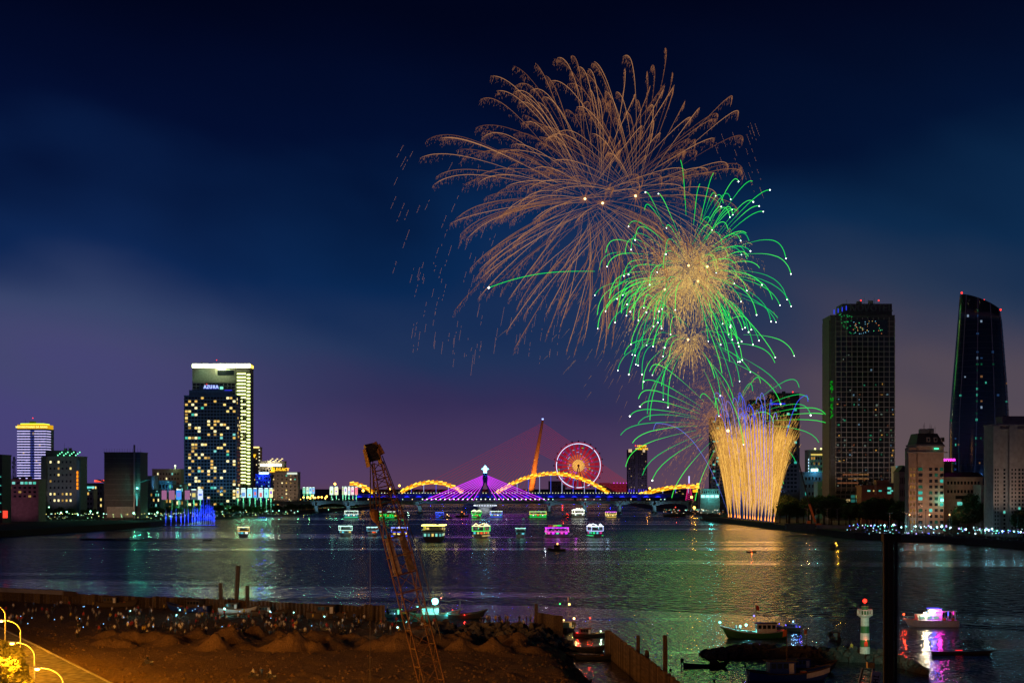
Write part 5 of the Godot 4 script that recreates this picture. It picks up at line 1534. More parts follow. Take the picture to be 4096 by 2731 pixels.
	for c in cores:
		var o0 := P(c[0], c[1], d) - b.position
		star("burst_star", o0, 0.85, glow(Color8(255, 206, 120), 5.0), b)
		for part in 3:
			var s := Shape.new()
			for i in int(c[2] * 0.55):
				var dir := on_ball()
				dir.z *= 0.6
				dir.y += 0.18 if c[0] != 2753 else -0.2
				dir = dir.normalized()
				var reach: float = rng.randf_range(0.3, 1.0) * c[2] * k * 1.12
				var t1 := rng.randf_range(1.0, 2.6)
				for q in 13:
					var u := rng.randf()
					var p := thrown(o0, dir * reach * 1.3, 1.3, Vector3(-1.0, 0, 0), lerpf(0.25, t1, u))
					var p2 := thrown(o0, dir * reach * 1.3, 1.3, Vector3(-1.0, 0, 0), lerpf(0.25, t1, u) - 0.09)
					var fall := rng.randf() * rng.randf() * 3.0
					p.y -= fall; p2.y -= fall
					s.sliver(p2, p + Vector3(0, -0.6, 0), 0.11)
			stuff(obj("gold_sparks", s, golds[part], b))
	var hang := Shape.new()
	for i in 420:   # long falling gold rain to the west and below
		var px := 2750.0 + rng.randfn(-120.0, 170.0)
		var py := 1150.0 + absf(rng.randfn(0.0, 190.0))
		var p := P(px, py, d) - b.position
		var lean := (px - 2790.0) / 620.0
		var ln := rng.randf_range(3, 9)
		hang.sliver(p, p + Vector3(lean * ln, -ln, 0), 0.1)
	stuff(obj("gold_rain", hang, golds[1], b))
	lamp_light(b, Vector3.ZERO, Color8(255, 190, 100), 900.0, 15.0, 2000.0)
	# 3. the low burst beside the fountains
	b = thing("firework_palm", "low palm burst with long green arms and brown sparks beside the golden fountains", "firework", P(2912, 1700, 1200.0))
	var kk := 1200.0 / F
	var arms := [[-1, 0.95, 470], [-1, 0.7, 440], [-0.95, 0.55, 420], [-1, 0.42, 400], [-1, 0.3, 440], [-1, 0.2, 420], [-1, 0.08, 450], [-1, 0.0, 400], [-1, -0.15, 420], [-0.9, -0.3, 380], [-0.8, -0.4, 360], [-0.5, 0.9, 230], [-0.25, 1.0, 190], [-0.6, -0.6, 330], [-0.4, -0.8, 300], [0.5, 0.9, 330], [0.8, 0.7, 390], [0.9, 0.5, 380], [1.0, 0.42, 360], [1, 0.3, 420], [1, 0.2, 470], [1, 0.12, 450], [0.9, 0.0, 380], [0.8, -0.2, 330], [0.6, 0.3, 260], [0.35, 0.8, 260], [0.7, -0.5, 300]]
	for a in arms:
		var dir := Vector3(a[0], a[1], rng.randf_range(-0.4, 0.4)).normalized()
		var drag := 1.2
		var pts := trail(Vector3.ZERO, dir * a[2] * kk * drag * 1.0, drag, Vector3.ZERO, 0.3, rng.randf_range(2.3, 3.4), 0.2, 18, 0.08)
		var rad := PackedFloat32Array()
		for q in 19: rad.push_back(lerpf(0.05, 0.27, smoothstep(0.0, 0.4, q / 18.0)))
		var s := Shape.new()
		s.tube(pts, rad, 3)
		var o := obj("green_trail", s, greens[rng.randi() % 3], b)
		if rng.randf() < 0.25: star("white_star", pts[18], 0.6, sparkle, o)
	star("burst_star", P(2913, 1723, 1200.0) - b.position, 1.2, glow(Color8(255, 180, 110), 6.0), b)
	for part in 2:
		var s := Shape.new()
		for i in 120:
			var dir := on_ball()
			dir.z *= 0.5
			dir = (dir + Vector3(-0.35, 0.35, 0)).normalized()
			var reach := rng.randf_range(120, 330) * kk
			for q in 20:
				var u := rng.randf()
				var p := thrown(Vector3.ZERO, dir * reach * 1.2, 1.2, Vector3(-1, 0, 0), lerpf(0.3, 2.3, u))
				var p2 := thrown(Vector3.ZERO, dir * reach * 1.2, 1.2, Vector3(-1, 0, 0), lerpf(0.3, 2.3, u) - 0.08)
				var fall := rng.randf() * rng.randf() * 4.0
				s.sliver(p2 - Vector3(0, fall, 0), p - Vector3(0.1, fall + 0.8, 0), 0.11)
		stuff(obj("brown_sparks", s, brown[part], b))
	var plume := Shape.new()
	for i in 900:   # feathery rising sparks between the low burst and the green dome
		var u := rng.randf()
		var px := lerpf(2880, 2790, u) + rng.randfn(0.0, 26.0 + 34.0 * u)
		var py := lerpf(1690, 1400, u)
		var p := P(px, py, 1180.0) - b.position
		var ln := rng.randf_range(1.0, 3.2)
		plume.sliver(p, p + Vector3(-ln * rng.randf_range(0.2, 1.0), -ln * 0.6, 0), 0.1)
	stuff(obj("brown_sparks", plume, brown[0], b))
	lamp_light(b, Vector3(0, 0, 3), Color8(255, 180, 110), 200.0, 3.0, 1500.0)
	# 4. golden fountains along the quay
	var gold_in := [glow(Color8(255, 196, 92), 1.15), glow(Color8(255, 184, 84), 0.75), glow(Color8(236, 166, 80), 0.5)]
	var base_y := 3.6
	for i in 16:
		var u := i / 15.0
		var px := lerpf(2906, 3084, u) + rng.randf_range(-3, 3)
		var fd := lerpf(1262, 1092, u)
		var f := thing("firework_fountain", "tall golden spark fountain in the row on the quay edge", "firework", Vector3(X(px, fd) + 2.0, base_y, -fd), 0.0, "golden spark fountains along the quay")
		var tb := Shape.new()
		tb.rod(Vector3(0, -0.4, 0), Vector3(0, 0.6, 0), 0.35, 8)
		obj("mortar_tube", tb, M["dark_steel"], f)
		var fl := Shape.new()
		fl.lathe(Vector3(0, 0.6, 0), [[0.25, 0.0], [0.5, 0.7], [0.35, 1.8], [0.0, 4.0]], 7)
		obj("flame", fl, glow(Color8(255, 150, 50), 2.4), f)
		var lean := lerpf(-0.17, 0.24, u) + rng.randf_range(-0.02, 0.02)
		var top := rng.randf_range(62, 76) * (fd / 1180.0)
		for part in 3:
			var s := Shape.new()
			for q in 34:   # unbroken streams
				var sp := rng.randfn(0.0, 0.058)
				var sz := rng.randfn(0.0, 0.03)
				var hh := top * rng.randf_range(0.6, 1.06)
				var pts := PackedVector3Array()
				for j in 8:
					var v := j / 7.0
					pts.push_back(Vector3((lean * v * 0.7 + sp * v) * hh + rng.randf_range(-0.08, 0.08), 1.0 + hh * (1.0 - pow(1.0 - v, 1.6)), sz * v * hh))
				s.tube(pts, PackedFloat32Array([0.05, 0.09, 0.1, 0.1, 0.1, 0.09, 0.06, 0.02]), 3)
			for q in 380:  # loose sparks, spreading as they rise
				var v := pow(rng.randf(), 0.5)
				var sp := rng.randfn(0.0, 0.06) * (0.35 + 0.65 * v)
				var hh := top * v
				if hh > top * 0.94: hh = top * rng.randf_range(0.82, 1.12)
				var x := (lean * v * 0.75 + sp) * hh * 0.95
				var p := Vector3(x, 1.0 + hh, rng.randfn(0.0, 0.05) * hh)
				var ln := rng.randf_range(1.5, 5.0)
				s.sliver(p, p + Vector3((lean + sp) * ln * 1.3 + 0.1 * v, ln, 0), 0.1)
			stuff(obj("sparks", s, gold_in[part], f))
		lamp_light(f, Vector3(0, 22, 4), Color8(255, 180, 84), 60.0, 4.0, 600.0)
	# 5. blue comets out of the same row
	var blues := [glow(Color8(70, 90, 255), 1.1), glow(Color8(110, 130, 255), 1.0)]
	var comets := [[2908, 2430 + 210, 1693, 0.9], [3082, 3222, 1582, 0.25]]
	for i in 22: comets.append([lerpf(2915, 3075, i / 21.0), lerpf(2875, 3095, i / 21.0) + rng.randf_range(-26, 26), rng.randf_range(1560, 1660), 0.0])
	for c in comets:
		var fd := lerpf(1262, 1092, clampf((c[0] - 2906.0) / 178.0, 0, 1))
		var f := thing("firework_comet", "thin blue comet trail curling over above the golden fountains", "firework", Vector3(X(c[0], fd) + 2.0, base_y, -fd + 1.5), 0.0, "blue comets above the fountains")
		var e := P(c[1], c[2], fd) - f.position
		var s := Shape.new()
		var pts := PackedVector3Array()
		var hook := signf(e.x) * (rng.randf_range(1.5, 4.5) if c[3] == 0.0 else (6.0 if c[3] > 0.5 else 2.0))
		for j in 25:
			var v := j / 20.0
			var y := e.y * (1.0 - pow(absf(1.0 - v), 2.1))
			var x := e.x * pow(minf(v, 1.0), 1.05) + (hook * (v - 0.75) / 0.5 if v > 0.75 else 0.0)
			if v > 1.0: y = e.y - pow((v - 1.0) * 5.0, 2.0) * rng.randf_range(4.5, 5.5)
			pts.push_back(Vector3(x + rng.randf_range(-0.06, 0.06), y, 0))
		s.tube(pts, PackedFloat32Array([0.05, 0.06, 0.08, 0.1, 0.12, 0.13, 0.14, 0.15, 0.16, 0.17, 0.18, 0.19, 0.2]), 3)
		obj("comet_trail", s, blues[rng.randi() % 2], f)

func pile_mesh(w: float, h: float) -> ArrayMesh:   # one folded steel sheet pile, standing on y = 0
	var key := "pile_%.2f_%.2f" % [w, h]
	if M.has(key): return M[key]
	var s := Shape.new()
	var dp := w * 0.5
	var t := 0.05
	var pr := [Vector2(-w / 2, 0), Vector2(-w * 0.28, 0), Vector2(-w * 0.14, dp), Vector2(w * 0.14, dp), Vector2(w * 0.28, 0), Vector2(w / 2, 0)]
	for i in 5:
		var a: Vector2 = pr[i]
		var b: Vector2 = pr[i + 1]
		s.hexa([Vector3(a.x, 0, a.y), Vector3(b.x, 0, b.y), Vector3(b.x, 0, b.y - t), Vector3(a.x, 0, a.y - t), Vector3(a.x, h, a.y), Vector3(b.x, h, b.y), Vector3(b.x, h, b.y - t), Vector3(a.x, h, a.y - t)])
	M[key] = s.mesh()
	return M[key]

func pile_wall(label: String, a: Vector2, b: Vector2, w: float, foot: float, tops: Array, jitter: float) -> Node3D:
	# a and b are x, distance; piles from a to b
	var n := int(a.distance_to(b) / w)
	var t := thing("sheet_pile_wall", label, "wall", Vector3(a.x, foot, -a.y))
	var dir := Vector3(b.x - a.x, 0, -(b.y - a.y)).normalized()
	var turn := atan2(-dir.z, dir.x)
	var hs := []
	for i in 6: hs.append(jitter * (i / 5.0 - 0.5))
	for i in n:
		var u := i / float(n)
		var h: float = snappedf(lerpf(tops[0], tops[1], u), 0.25) - foot + hs[rng.randi() % 6]
		put("sheet_pile", pile_mesh(w, snappedf(h, 0.05)), M[["sheet_pile_steel", "sheet_pile_dark", "sheet_pile_steel", "sheet_pile_pale"][rng.randi() % 4]], t, dir * (i + 0.5) * w, Vector3(0, turn, 0))
	return t

func lone_pile(label: String, x: float, d: float, top: float, foot: float, w := 0.9, lean := 0.0, turn := 0.4) -> void:
	var t := thing("standing_pile", label, "pile", Vector3(x, foot, -d), turn)
	var o := put("sheet_pile", pile_mesh(w, snappedf(top - foot, 0.1)), M["sheet_pile_steel"], t)
	o.rotation.z = lean
	var c := put("pile_flange", bx(w * 0.9, top - foot - 0.3, 0.06), M["sheet_pile_steel"], t, Vector3(0, (top - foot) / 2, -0.14))
	c.rotation.z = lean
	c.position += Vector3(-sin(lean) * (top - foot) / 2, 0, 0)

func make_site() -> void:
	rng.seed = 600
	pile_wall("long rusty sheet pile wall along the crowded building site", Vector2(-150, 382.2), Vector2(-26, 314), 1.05, 0.4, [4.3, 4.9], 0.22)
	var t := thing("capping_beam", "pale concrete capping beam on the end of the long sheet pile wall", "beam", Vector3(-118, 4.6, -364))
	put("beam", bx(46, 1.0, 0.8), M["concrete"], t, Vector3(-9.0, 0.1, -4.2), Vector3(0, -0.503, 0))
	put("beam_end", bx(3.0, 1.1, 1.2), M["timber"], t, Vector3(13.0, -0.1, 8.0), Vector3(0, -0.503, 0))
	lone_pile("short upright pile behind the long sheet pile wall", -65.5, 337, 8.3, 1.0, 0.95)
	lone_pile("tallest leaning pile standing out of the long sheet pile wall", -61.5, 333.5, 12.3, 1.0, 1.0, -0.05)
	lone_pile("upright pile just beside the tallest leaning pile", -58.9, 333.5, 8.0, 1.0, 0.95)
	pile_wall("freestanding stub of sheet piles beside the rock heap", Vector2(5.2, 297), Vector2(10.0, 289), 0.75, -1.0, [5.1, 4.9], 0.1)
	lone_pile("lone upright pile standing behind the rock heap", 4.9, 302, 6.4, -1.0, 0.75)
	pile_wall("rusty sheet pile wall jutting through the harbour water", Vector2(17, 268), Vector2(25, 150), 0.9, -1.5, [4.6, 4.4], 0.3)
	lone_pile("tall pale pile standing behind the harbour sheet pile wall", 21.6, 211, 9.1, -1.0, 0.7, 0.0, -1.2)
	lone_pile("mid height pile standing behind the harbour sheet pile wall", 19.8, 235, 6.7, -1.0, 0.65, 0.0, -1.2)
	lone_pile("short pile stub behind the harbour sheet pile wall", 20.4, 226, 5.3, -1.0, 0.7, 0.0, -1.2)
	# rock heap
	var variants := []
	for i in 6: variants.append(rock_mesh(i))
	t = thing("rock_heap", "heap of broken grey rocks where the site meets the water", "rocks", Vector3(0, 0, -290))
	for i in 260:
		var px := rng.randf_range(1700, 2290)
		var py := rng.randf_range(2488, 2560)
		var d := far_at(py, 2.2) + rng.randf_range(-2, 4)
		var x := X(px, d)
		if x > site_edge(d) + 1.5: continue
		var hump := clampf(1.0 - absf(px - 2060.0) / 260.0, 0.0, 1.0) * clampf(1.0 - absf(d - 295.0) / 22.0, 0.0, 1.0)
		var y := maxf(site_y(x, d), -0.2) + hump * 1.9 * rng.randf_range(0.5, 1.0)
		var o := put("rock", variants[i % 6], M["stone"], t, Vector3(x, y, -d + 290), Vector3(rng.randf() * 3, rng.randf() * 6, rng.randf() * 3))
		o.scale = Vector3(rng.randf_range(0.5, 1.5), rng.randf_range(0.4, 1.0), rng.randf_range(0.5, 1.4))
	# loose clods and rubble over the bare ground
	var clods := MultiMesh.new()
	clods.transform_format = MultiMesh.TRANSFORM_3D
	clods.mesh = variants[0]
	clods.instance_count = 2200
	for i in 2200:
		var d := rng.randf_range(206, 300)
		var x := rng.randf_range(maxf(road_edge(d) + 2.0, -118.0), site_edge(d) - 0.5)
		var sc := rng.randf_range(0.05, 0.22) * (1.3 if d < 235 else 1.0)
		clods.set_instance_transform(i, Transform3D(Basis.from_euler(Vector3(rng.randf() * 6, rng.randf() * 6, 0)).scaled(Vector3(sc, sc * 0.7, sc)), Vector3(x, site_y(x, d) + sc * 0.2, -d)))
	var mm := MultiMeshInstance3D.new()
	mm.name = "rubble"
	mm.multimesh = clods
	mm.material_override = M["bare_earth"]
	stuff(mm)
	tag(mm, "small clods and rubble strewn over the bare earth", "rubble")
	add_child(mm)
	# road with its lamps at the edge of the site
	var rd := Shape.new()
	var kb := Shape.new()
	var pts := []
	for i in 14: pts.append(20.0 + i * 20.5)
	for i in 13:
		var a := Vector3(road_edge(pts[i]), 4.0, -pts[i])
		var b := Vector3(road_edge(pts[i + 1]), 4.0, -pts[i + 1])
		rd.quad(a, a - Vector3(70, 0, 0), b - Vector3(70, 0, 0), b)
		rd.quad(a, b, b - Vector3(0, 4, 0), a - Vector3(0, 4, 0))
		kb.bar(a + Vector3(-0.15, 0.08, 0), b + Vector3(-0.15, 0.08, 0), 0.3, 0.2)
	struct("road", rd.mesh(), M["paving"])
	struct("kerb", kb.mesh(), M["concrete"])
	var sodium := Color8(255, 176, 46)
	var lamp0 := make_street_lamp()
	var first := true
	for q in [[-60.0, 183.0], [-50.0, 157.0], [-40.4, 135.0], [-30.5, 111.0], [-20.6, 87.0], [-70.0, 207.0], [-80.0, 231.0]]:
		var at := Vector3(q[0], 4.0, -q[1])
		if first:
			lamp0.position = at
			first = false
		else: dup(lamp0, at, 0.0)
	# flood mast behind the camera that lights the site
	t = thing("flood_mast", "tall floodlight mast of the building site", "floodlight", Vector3(-105, 2, 40))
	var ms := Shape.new()
	ms.rod(Vector3.ZERO, Vector3(0, 44, 0), 0.5, 8, 0.25)
	obj("pole", ms, M["galvanised"], t)
	var fm := glow(sodium, 10.0)
	put("flood_lamp", bx(3.0, 1.2, 0.8), fm, t, Vector3(0, 44, -0.6))
	var l := SpotLight3D.new()
	l.name = "flood_light"
	l.light_color = Color8(255, 184, 112); l.light_energy = 14000.0; l.light_size = 1.0
	l.spot_angle = 17.0; l.spot_angle_attenuation = 0.9; l.spot_range = 900.0; l.spot_attenuation = 2.0
	l.shadow_enabled = true
	t.add_child(l, true)
	l.position = Vector3(0, 44, -1.6)
	l.basis = Basis.looking_at(Vector3(52, -44, -300).normalized(), Vector3.UP)
	facade_flood(t, Vector3(0.8, 42.5, -0.6), Vector3(98, 22, -140), Color8(255, 165, 90), 9000.0, 7.0)
	make_crane()
	make_rig()
	# street trees below the lamps
	var tr := make_tree("street_tree", "leafy street tree lit yellow under the road lamps", 4.4, 9.0, 6200, "leaf_olive", 41, 0.3)
	var places := [[-57, 166], [-54, 157], [-50.5, 149], [-47, 141], [-53, 141], [-57, 150], [-62, 176], [-44, 131], [-49, 132], [-68, 192]]
	for i in places.size():
		var at := Vector3(places[i][0], 4.0, -places[i][1])
		if i == 0: tr.position = at
		else: dup(tr, at, i * 1.3, "", "", rng.randf_range(0.7, 0.95))

func make_street_lamp() -> Node3D:
	var t := thing("street_lamp", "curved arm sodium street lamp on the road beside the site", "street lamp", Vector3.ZERO, 0.0, "sodium street lamps along the road")
	t.set_meta("base_name", "street_lamp")
	var s := Shape.new()
	s.rod(Vector3.ZERO, Vector3(0, 8.2, 0), 0.13, 8, 0.09)
	obj("pole", s, M["galvanised"], t)
	var a := Shape.new()
	var pts := PackedVector3Array()
	for i in 9:
		var u := i / 8.0
		pts.push_back(Vector3(-2.1 * (1.0 - cos(u * PI / 2)), 8.2 + 1.5 * sin(u * PI / 2), 0))
	a.tube(pts, PackedFloat32Array([0.085]), 6, true)
	obj("arm", a, M["galvanised"], t)
	put("lamp_head", bx(0.75, 0.16, 0.34), M["galvanised"], t, Vector3(-2.35, 9.72, 0))
	var b := Shape.new()
	b.ball(Vector3(-2.38, 9.55, 0), Vector3(0.24, 0.13, 0.2), 10, 6)
	obj("lamp_bulb", b, glow(Color8(255, 196, 70), 30.0), t)
	lamp_light(t, Vector3(-2.38, 9.55, 0), Color8(255, 162, 28), 620.0, 0.2, 400.0)
	return t

func rock_mesh(s: int) -> ArrayMesh:
	var n := FastNoiseLite.new()
	n.seed = s; n.frequency = 0.9
	var sh := Shape.new()
	sh.ball(Vector3.ZERO, Vector3.ONE, 7, 5)
	for i in sh.v.size():
		var p := sh.v[i]
		sh.v[i] = p * (1.0 + 0.55 * n.get_noise_3dv((p * 4.0).round() * 0.25))
	return sh.mesh()

func lattice(t: Node3D, a: Vector3, b: Vector3, side: Vector3, back: Vector3, wa: float, wb: float, bays: int, chord: float, m: Material, called: String) -> void:
	# square lattice boom from a to b: four chords as parts, the bracing of each face as another
	var c := func(u: float, i: int) -> Vector3:
		var w := lerpf(wa, wb, u) / 2
		return a.lerp(b, u) + side * (w if i in [1, 2] else -w) + back * (w if i > 1 else -w)
	for i in 4:
		var s := Shape.new()
		s.rod(c.call(0.0, i), c.call(1.0, i), chord, 6)
		obj(called + "_chord", s, m, t)
	for f in 4:
		var s := Shape.new()
		var j := (f + 1) % 4
		for k in bays:
			var u := k / float(bays)
			var v := (k + 1) / float(bays)
			s.rod(c.call(u, f), c.call(u, j), chord * 0.62, 4)
			if k % 2: s.rod(c.call(u, f), c.call(v, j), chord * 0.55, 4)
			else: s.rod(c.call(u, j), c.call(v, f), chord * 0.55, 4)
		obj(called + "_bracing", s, m, t)

func make_crane() -> void:
	# crawler crane whose lattice boom stands against the river
	var d := 100.0
	var top := P(1490, 1792, d)
	var low := P(1722, 2760, d)
	var along := (top - low).normalized()
	var foot := low - along * 14.5
	foot.y = maxf(foot.y, 3.6)
	var t := thing("lattice_crane", "rusty crawler crane with a long lattice boom and hanging hook", "crane", Vector3(foot.x, 2.0, foot.z))
	var o := -t.position
	var side := Vector3(0.93, 0.14, -0.34).normalized()
	side = (side - along * side.dot(along)).normalized()
	var back := along.cross(side).normalized()
	var knee := P(1563, 2075, d) + o
	lattice(t, foot + o, knee, side, back, 1.38, 1.38, 20, 0.05, M["rust"], "boom")
	lattice(t, knee, P(1508, 1850, d) + o, side, back, 1.38, 0.62, 7, 0.05, M["rust"], "boom")
	# plates clad part of the boom
	for sd in [-1.0, 1.0]:
		var s := Shape.new()
		var p0 := P(1572, 2125, d) + o
		var p1 := P(1617, 2290, d) + o
		var wid := 0.27
		var q: Vector3 = side * 0.62 * sd - back * (0.7 if sd < 0 else -0.3)
		s.hexa([p1 + q - side * wid, p1 + q + side * wid - along * 0.0, p1 + q + side * wid + back * 0.03, p1 + q - side * wid + back * 0.03, p0 + q - side * wid * 0.9 - along * 0.5, p0 + q + side * wid * 0.7, p0 + q + side * wid * 0.7 + back * 0.03, p0 + q - side * wid * 0.9 - along * 0.5 + back * 0.03])
		obj("boom_plate", s, M["crane_plate"], t)
	# boom head: side plates with holes, sheaves
	for sd in [-0.48, 0.38]:
		var s := Shape.new()
		var q: Vector3 = side * sd
		var e: Vector3 = P(1500, 1862, d) + o + q
		var n: Vector3 = P(1483, 1790, d) + o + q
		s.hexa([e - back * 0.5, e + back * 0.5, e + back * 0.5 + side * 0.05, e - back * 0.5 + side * 0.05, n - back * 0.34, n + back * 0.42, n + back * 0.42 + side * 0.05, n - back * 0.34 + side * 0.05])
		obj("head_plate", s, M["rust"], t)
	for i in 4:
		var s := Shape.new()
		var p := P(1484 + i * 4, 1790 + i * 14, d) + o
		s.rod(p - side * 0.42, p + side * 0.36, 0.3 - i * 0.03, 10)
		obj("sheave", s, M["dark_steel"], t)
	var tip := Shape.new()
	tip.bar(P(1481, 1795, d) + o, P(1512, 1778, d) + o, 0.5, 0.3)
	tip.bar(P(1508, 1780, d) + o, P(1528, 1818, d) + o, 0.4, 0.3)
	obj("head_cap", tip, M["rust"], t)
	for q in [1480, 1490]:
		var s := Shape.new()
		s.rod(P(q, 1797, d) + o, P(q + 3, 2044, d) + o, 0.03, 4)
		obj("hoist_rope", s, M["rope"], t)
	var dl := Shape.new()
	dl.rod(P(1480, 1797, d) + o, Vector3(P(1480, 0, d).x, 3.0, -d) + o, 0.022, 4)
	obj("hoist_rope", dl, M["rope"], t)
	for q in [[1528, 1822, 1676, 2210], [1676, 2210, 1766, 2560]]:
		var s := Shape.new()
		s.rod(P(q[0], q[1], d) + o, P(q[2], q[3], d) + o, 0.032, 4)
		obj("pendant_rope", s, M["rope"], t)
	var k := Shape.new()
	var hp := P(1500, 2062, d) + o
	k.tube(PackedVector3Array([hp + Vector3(0, 0.42, 0), hp + Vector3(-0.05, 0.25, 0), hp + Vector3(0, -0.1, 0), hp + Vector3(0.05, -0.4, 0), hp + Vector3(0.05, -0.5, 0)]), PackedFloat32Array([0.22, 0.34, 0.3, 0.16, 0.06]), 8, true)
	var hb := obj("hook_block", k, M["rust"], t)
	var hk := Shape.new()
	var hpts := PackedVector3Array()
	for i in 9:
		var a := PI * 0.5 - i * PI * 1.35 / 8
		hpts.push_back(hp + Vector3(0.05 + cos(a) * 0.17, -0.72 + sin(a) * 0.2, 0))
	hk.tube(hpts, PackedFloat32Array([0.06, 0.07, 0.08, 0.08, 0.07, 0.06, 0.05, 0.04, 0.02]), 6, true)
	obj("hook", hk, M["rust"], hb)
	# body below the picture's edge
	put("track", bx(1.0, 1.2, 6.5), M["dark_steel"], t, Vector3(-2.0, 0.6, 3.0))
	put("track", bx(1.0, 1.2, 6.5), M["dark_steel"], t, Vector3(2.0, 0.6, 3.0))
	put("engine_house", bx(3.2, 2.2, 5.0), M["yellow_paint"], t, Vector3(0.2, 2.4, 4.4))
	put("cab", bx(1.2, 2.0, 1.8), M["yellow_paint"], t, Vector3(-1.7, 2.5, 1.8))
	put("cab_window", bx(1.24, 1.0, 1.5), M["window_glass"], t, Vector3(-1.7, 2.9, 1.7))

func make_rig() -> void:
	# piling rig: a dark upright leader with a ladder
	var d := 96.0
	var t := thing("piling_rig", "dark upright piling rig mast with ladder rungs over the harbour water", "piling rig", Vector3(X(3566, d), 2.0, -d))
	var o := -t.position
	var y1 := Y(2150, d) - 2.0
	for q in [[3542, 0.2], [3562, 0.34], [3584, 0.14]]:
		put("leader_tube", bx(q[1], y1, 0.3), paint("sooty_steel", lin(0.02, 0.015, 0.012), 0.8, 0.1, coarse, 0.5), t, Vector3(X(q[0], d) - t.position.x, y1 / 2, 0.1 if q[0] == 3562 else 0.0))
	put("leader_plate", bx(0.55, y1 - 0.6, 0.12), M["sooty_steel"], t, Vector3(X(3556, d) - t.position.x, y1 / 2, -0.25))
	for i in 34: put("ladder_rung", bx(0.3, 0.035, 0.035), M["dark_steel"], t, Vector3(X(3576, d) - t.position.x, y1 - 0.5 - i * 0.42, 0.2))
	put("leader_head", bx(1.1, 0.5, 0.7), M["sooty_steel"], t, Vector3(0.0, y1, 0))
	for q in [3536, 3592, 3596]:
		var s := Shape.new()
		s.rod(P(q, 2155, d) + o, Vector3(X(q, d) + 0.1, 2.0, -d) + o, 0.018, 4)
		obj("rope", s, M["rope"], t)
	put("carrier", bx(3.4, 2.4, 5.0), M["yellow_paint"], t, Vector3(0.4, 1.4, 3.2))
	# excavator arm with raised letters, reaching in from below
	d = 92.0
	t = thing("excavator_arm", "dark excavator arm with white lettering and a yellow lamp at its head", "excavator", Vector3(X(3470, d), 2.0, -d))
	o = -t.position
	var a := P(3475, 2672, d) + o
	var b := P(3425, 2860, d) + o
	for sx in [-0.32, 0.32]:
		var s := Shape.new()
		s.bar(a + Vector3(sx, 0, 0), b + Vector3(sx, 0, 0), 0.12, 0.2)
		obj("arm_rail", s, M["dark_steel"], t)
	var rg := Shape.new()
	for i in 9: rg.bar(a.lerp(b, i / 9.0) + Vector3(-0.32, 0, 0), a.lerp(b, (i + 0.7) / 9.0) + Vector3(0.32, 0, 0), 0.06)
	obj("arm_bracing", rg, M["dark_steel"], t)
	put("head_cap", bx(0.42, 0.34, 0.4), M["yellow_paint"], t, a + Vector3(0.1, 0.2, 0.1))
	var s2 := Shape.new()
	var p := P(3488, 2680, d) + o
	var q2 := P(3462, 2850, d) + o
	s2.bar(p + Vector3(0.18, 0, 0.5), q2 + Vector3(0.18, 0, 0.5), 0.52, 0.2)
	obj("boom", s2, M["galvanised"], t)
	var ang := atan2((p - q2).y, (p - q2).x)
	var lt := lettering("HITACHI", 0.34, M["black_paint"], t, p.lerp(q2, 0.45) + Vector3(0.18, 0, 0.66), Vector3(0, 0, ang))
	lt.name = "boom_lettering"
	put("body", bx(3.0, 2.6, 4.0), M["orange_paint"], t, Vector3(-0.6, 1.6, 3.0))

# trees: tapered trunk, limbs, and a crown of leaf sprays in uneven clumps
func make_tree(called: String, label: String, crown: float, height: float, leaves: int, leaf: String, s: int, leaf_size: float, group := "") -> Node3D:
	var r := RandomNumberGenerator.new()
	r.seed = s
	var t := thing(called, label, "tree", Vector3.ZERO, 0.0, group if group else label)
	t.set_meta("base_name", called)
	var tr := Shape.new()
	var fork := Vector3(r.randf_range(-0.3, 0.3), height * 0.38, r.randf_range(-0.3, 0.3))
	tr.tube(PackedVector3Array([Vector3.ZERO, fork * 0.5 + Vector3(0.1, 0, 0), fork]), PackedFloat32Array([height * 0.032, height * 0.025, height * 0.02]), 7)
	var clumps := []
	for i in 11:
		var a := TAU * i / 11.0 * 2.4 + r.randf()
		var q := sqrt(r.randf_range(0.1, 1.0))
		var c := Vector3(cos(a) * crown * 0.66 * q, height * r.randf_range(0.52, 0.9) - q * height * 0.1, sin(a) * crown * 0.66 * q)
		clumps.append([c, crown * r.randf_range(0.26, 0.46)])
		tr.tube(PackedVector3Array([fork, fork.lerp(c, 0.5) + Vector3(0, height * 0.04, 0), c]), PackedFloat32Array([height * 0.012, height * 0.008, height * 0.003]), 4)
	obj("trunk", tr, M["bark"], t)
	var cr := Shape.new()
	for i in leaves:
		var c: Array = clumps[r.randi() % clumps.size()]
		var dir := Vector3(r.randfn(0, 1), r.randfn(0, 0.8), r.randfn(0, 1)).normalized()
		var p: Vector3 = c[0] + dir * c[1] * pow(r.randf(), 0.4)
		var x := Vector3(r.randfn(0, 1), r.randfn(0, 0.5), r.randfn(0, 1)).normalized() * leaf_size * r.randf_range(0.6, 1.3)
		var y := x.cross(dir).normalized() * leaf_size * r.randf_range(0.35, 0.7)
		cr.tri(p - x, p + y, p + x); cr.tri(p - x, p + x, p - y)
	obj("crown", cr, M[leaf], t)
	return t

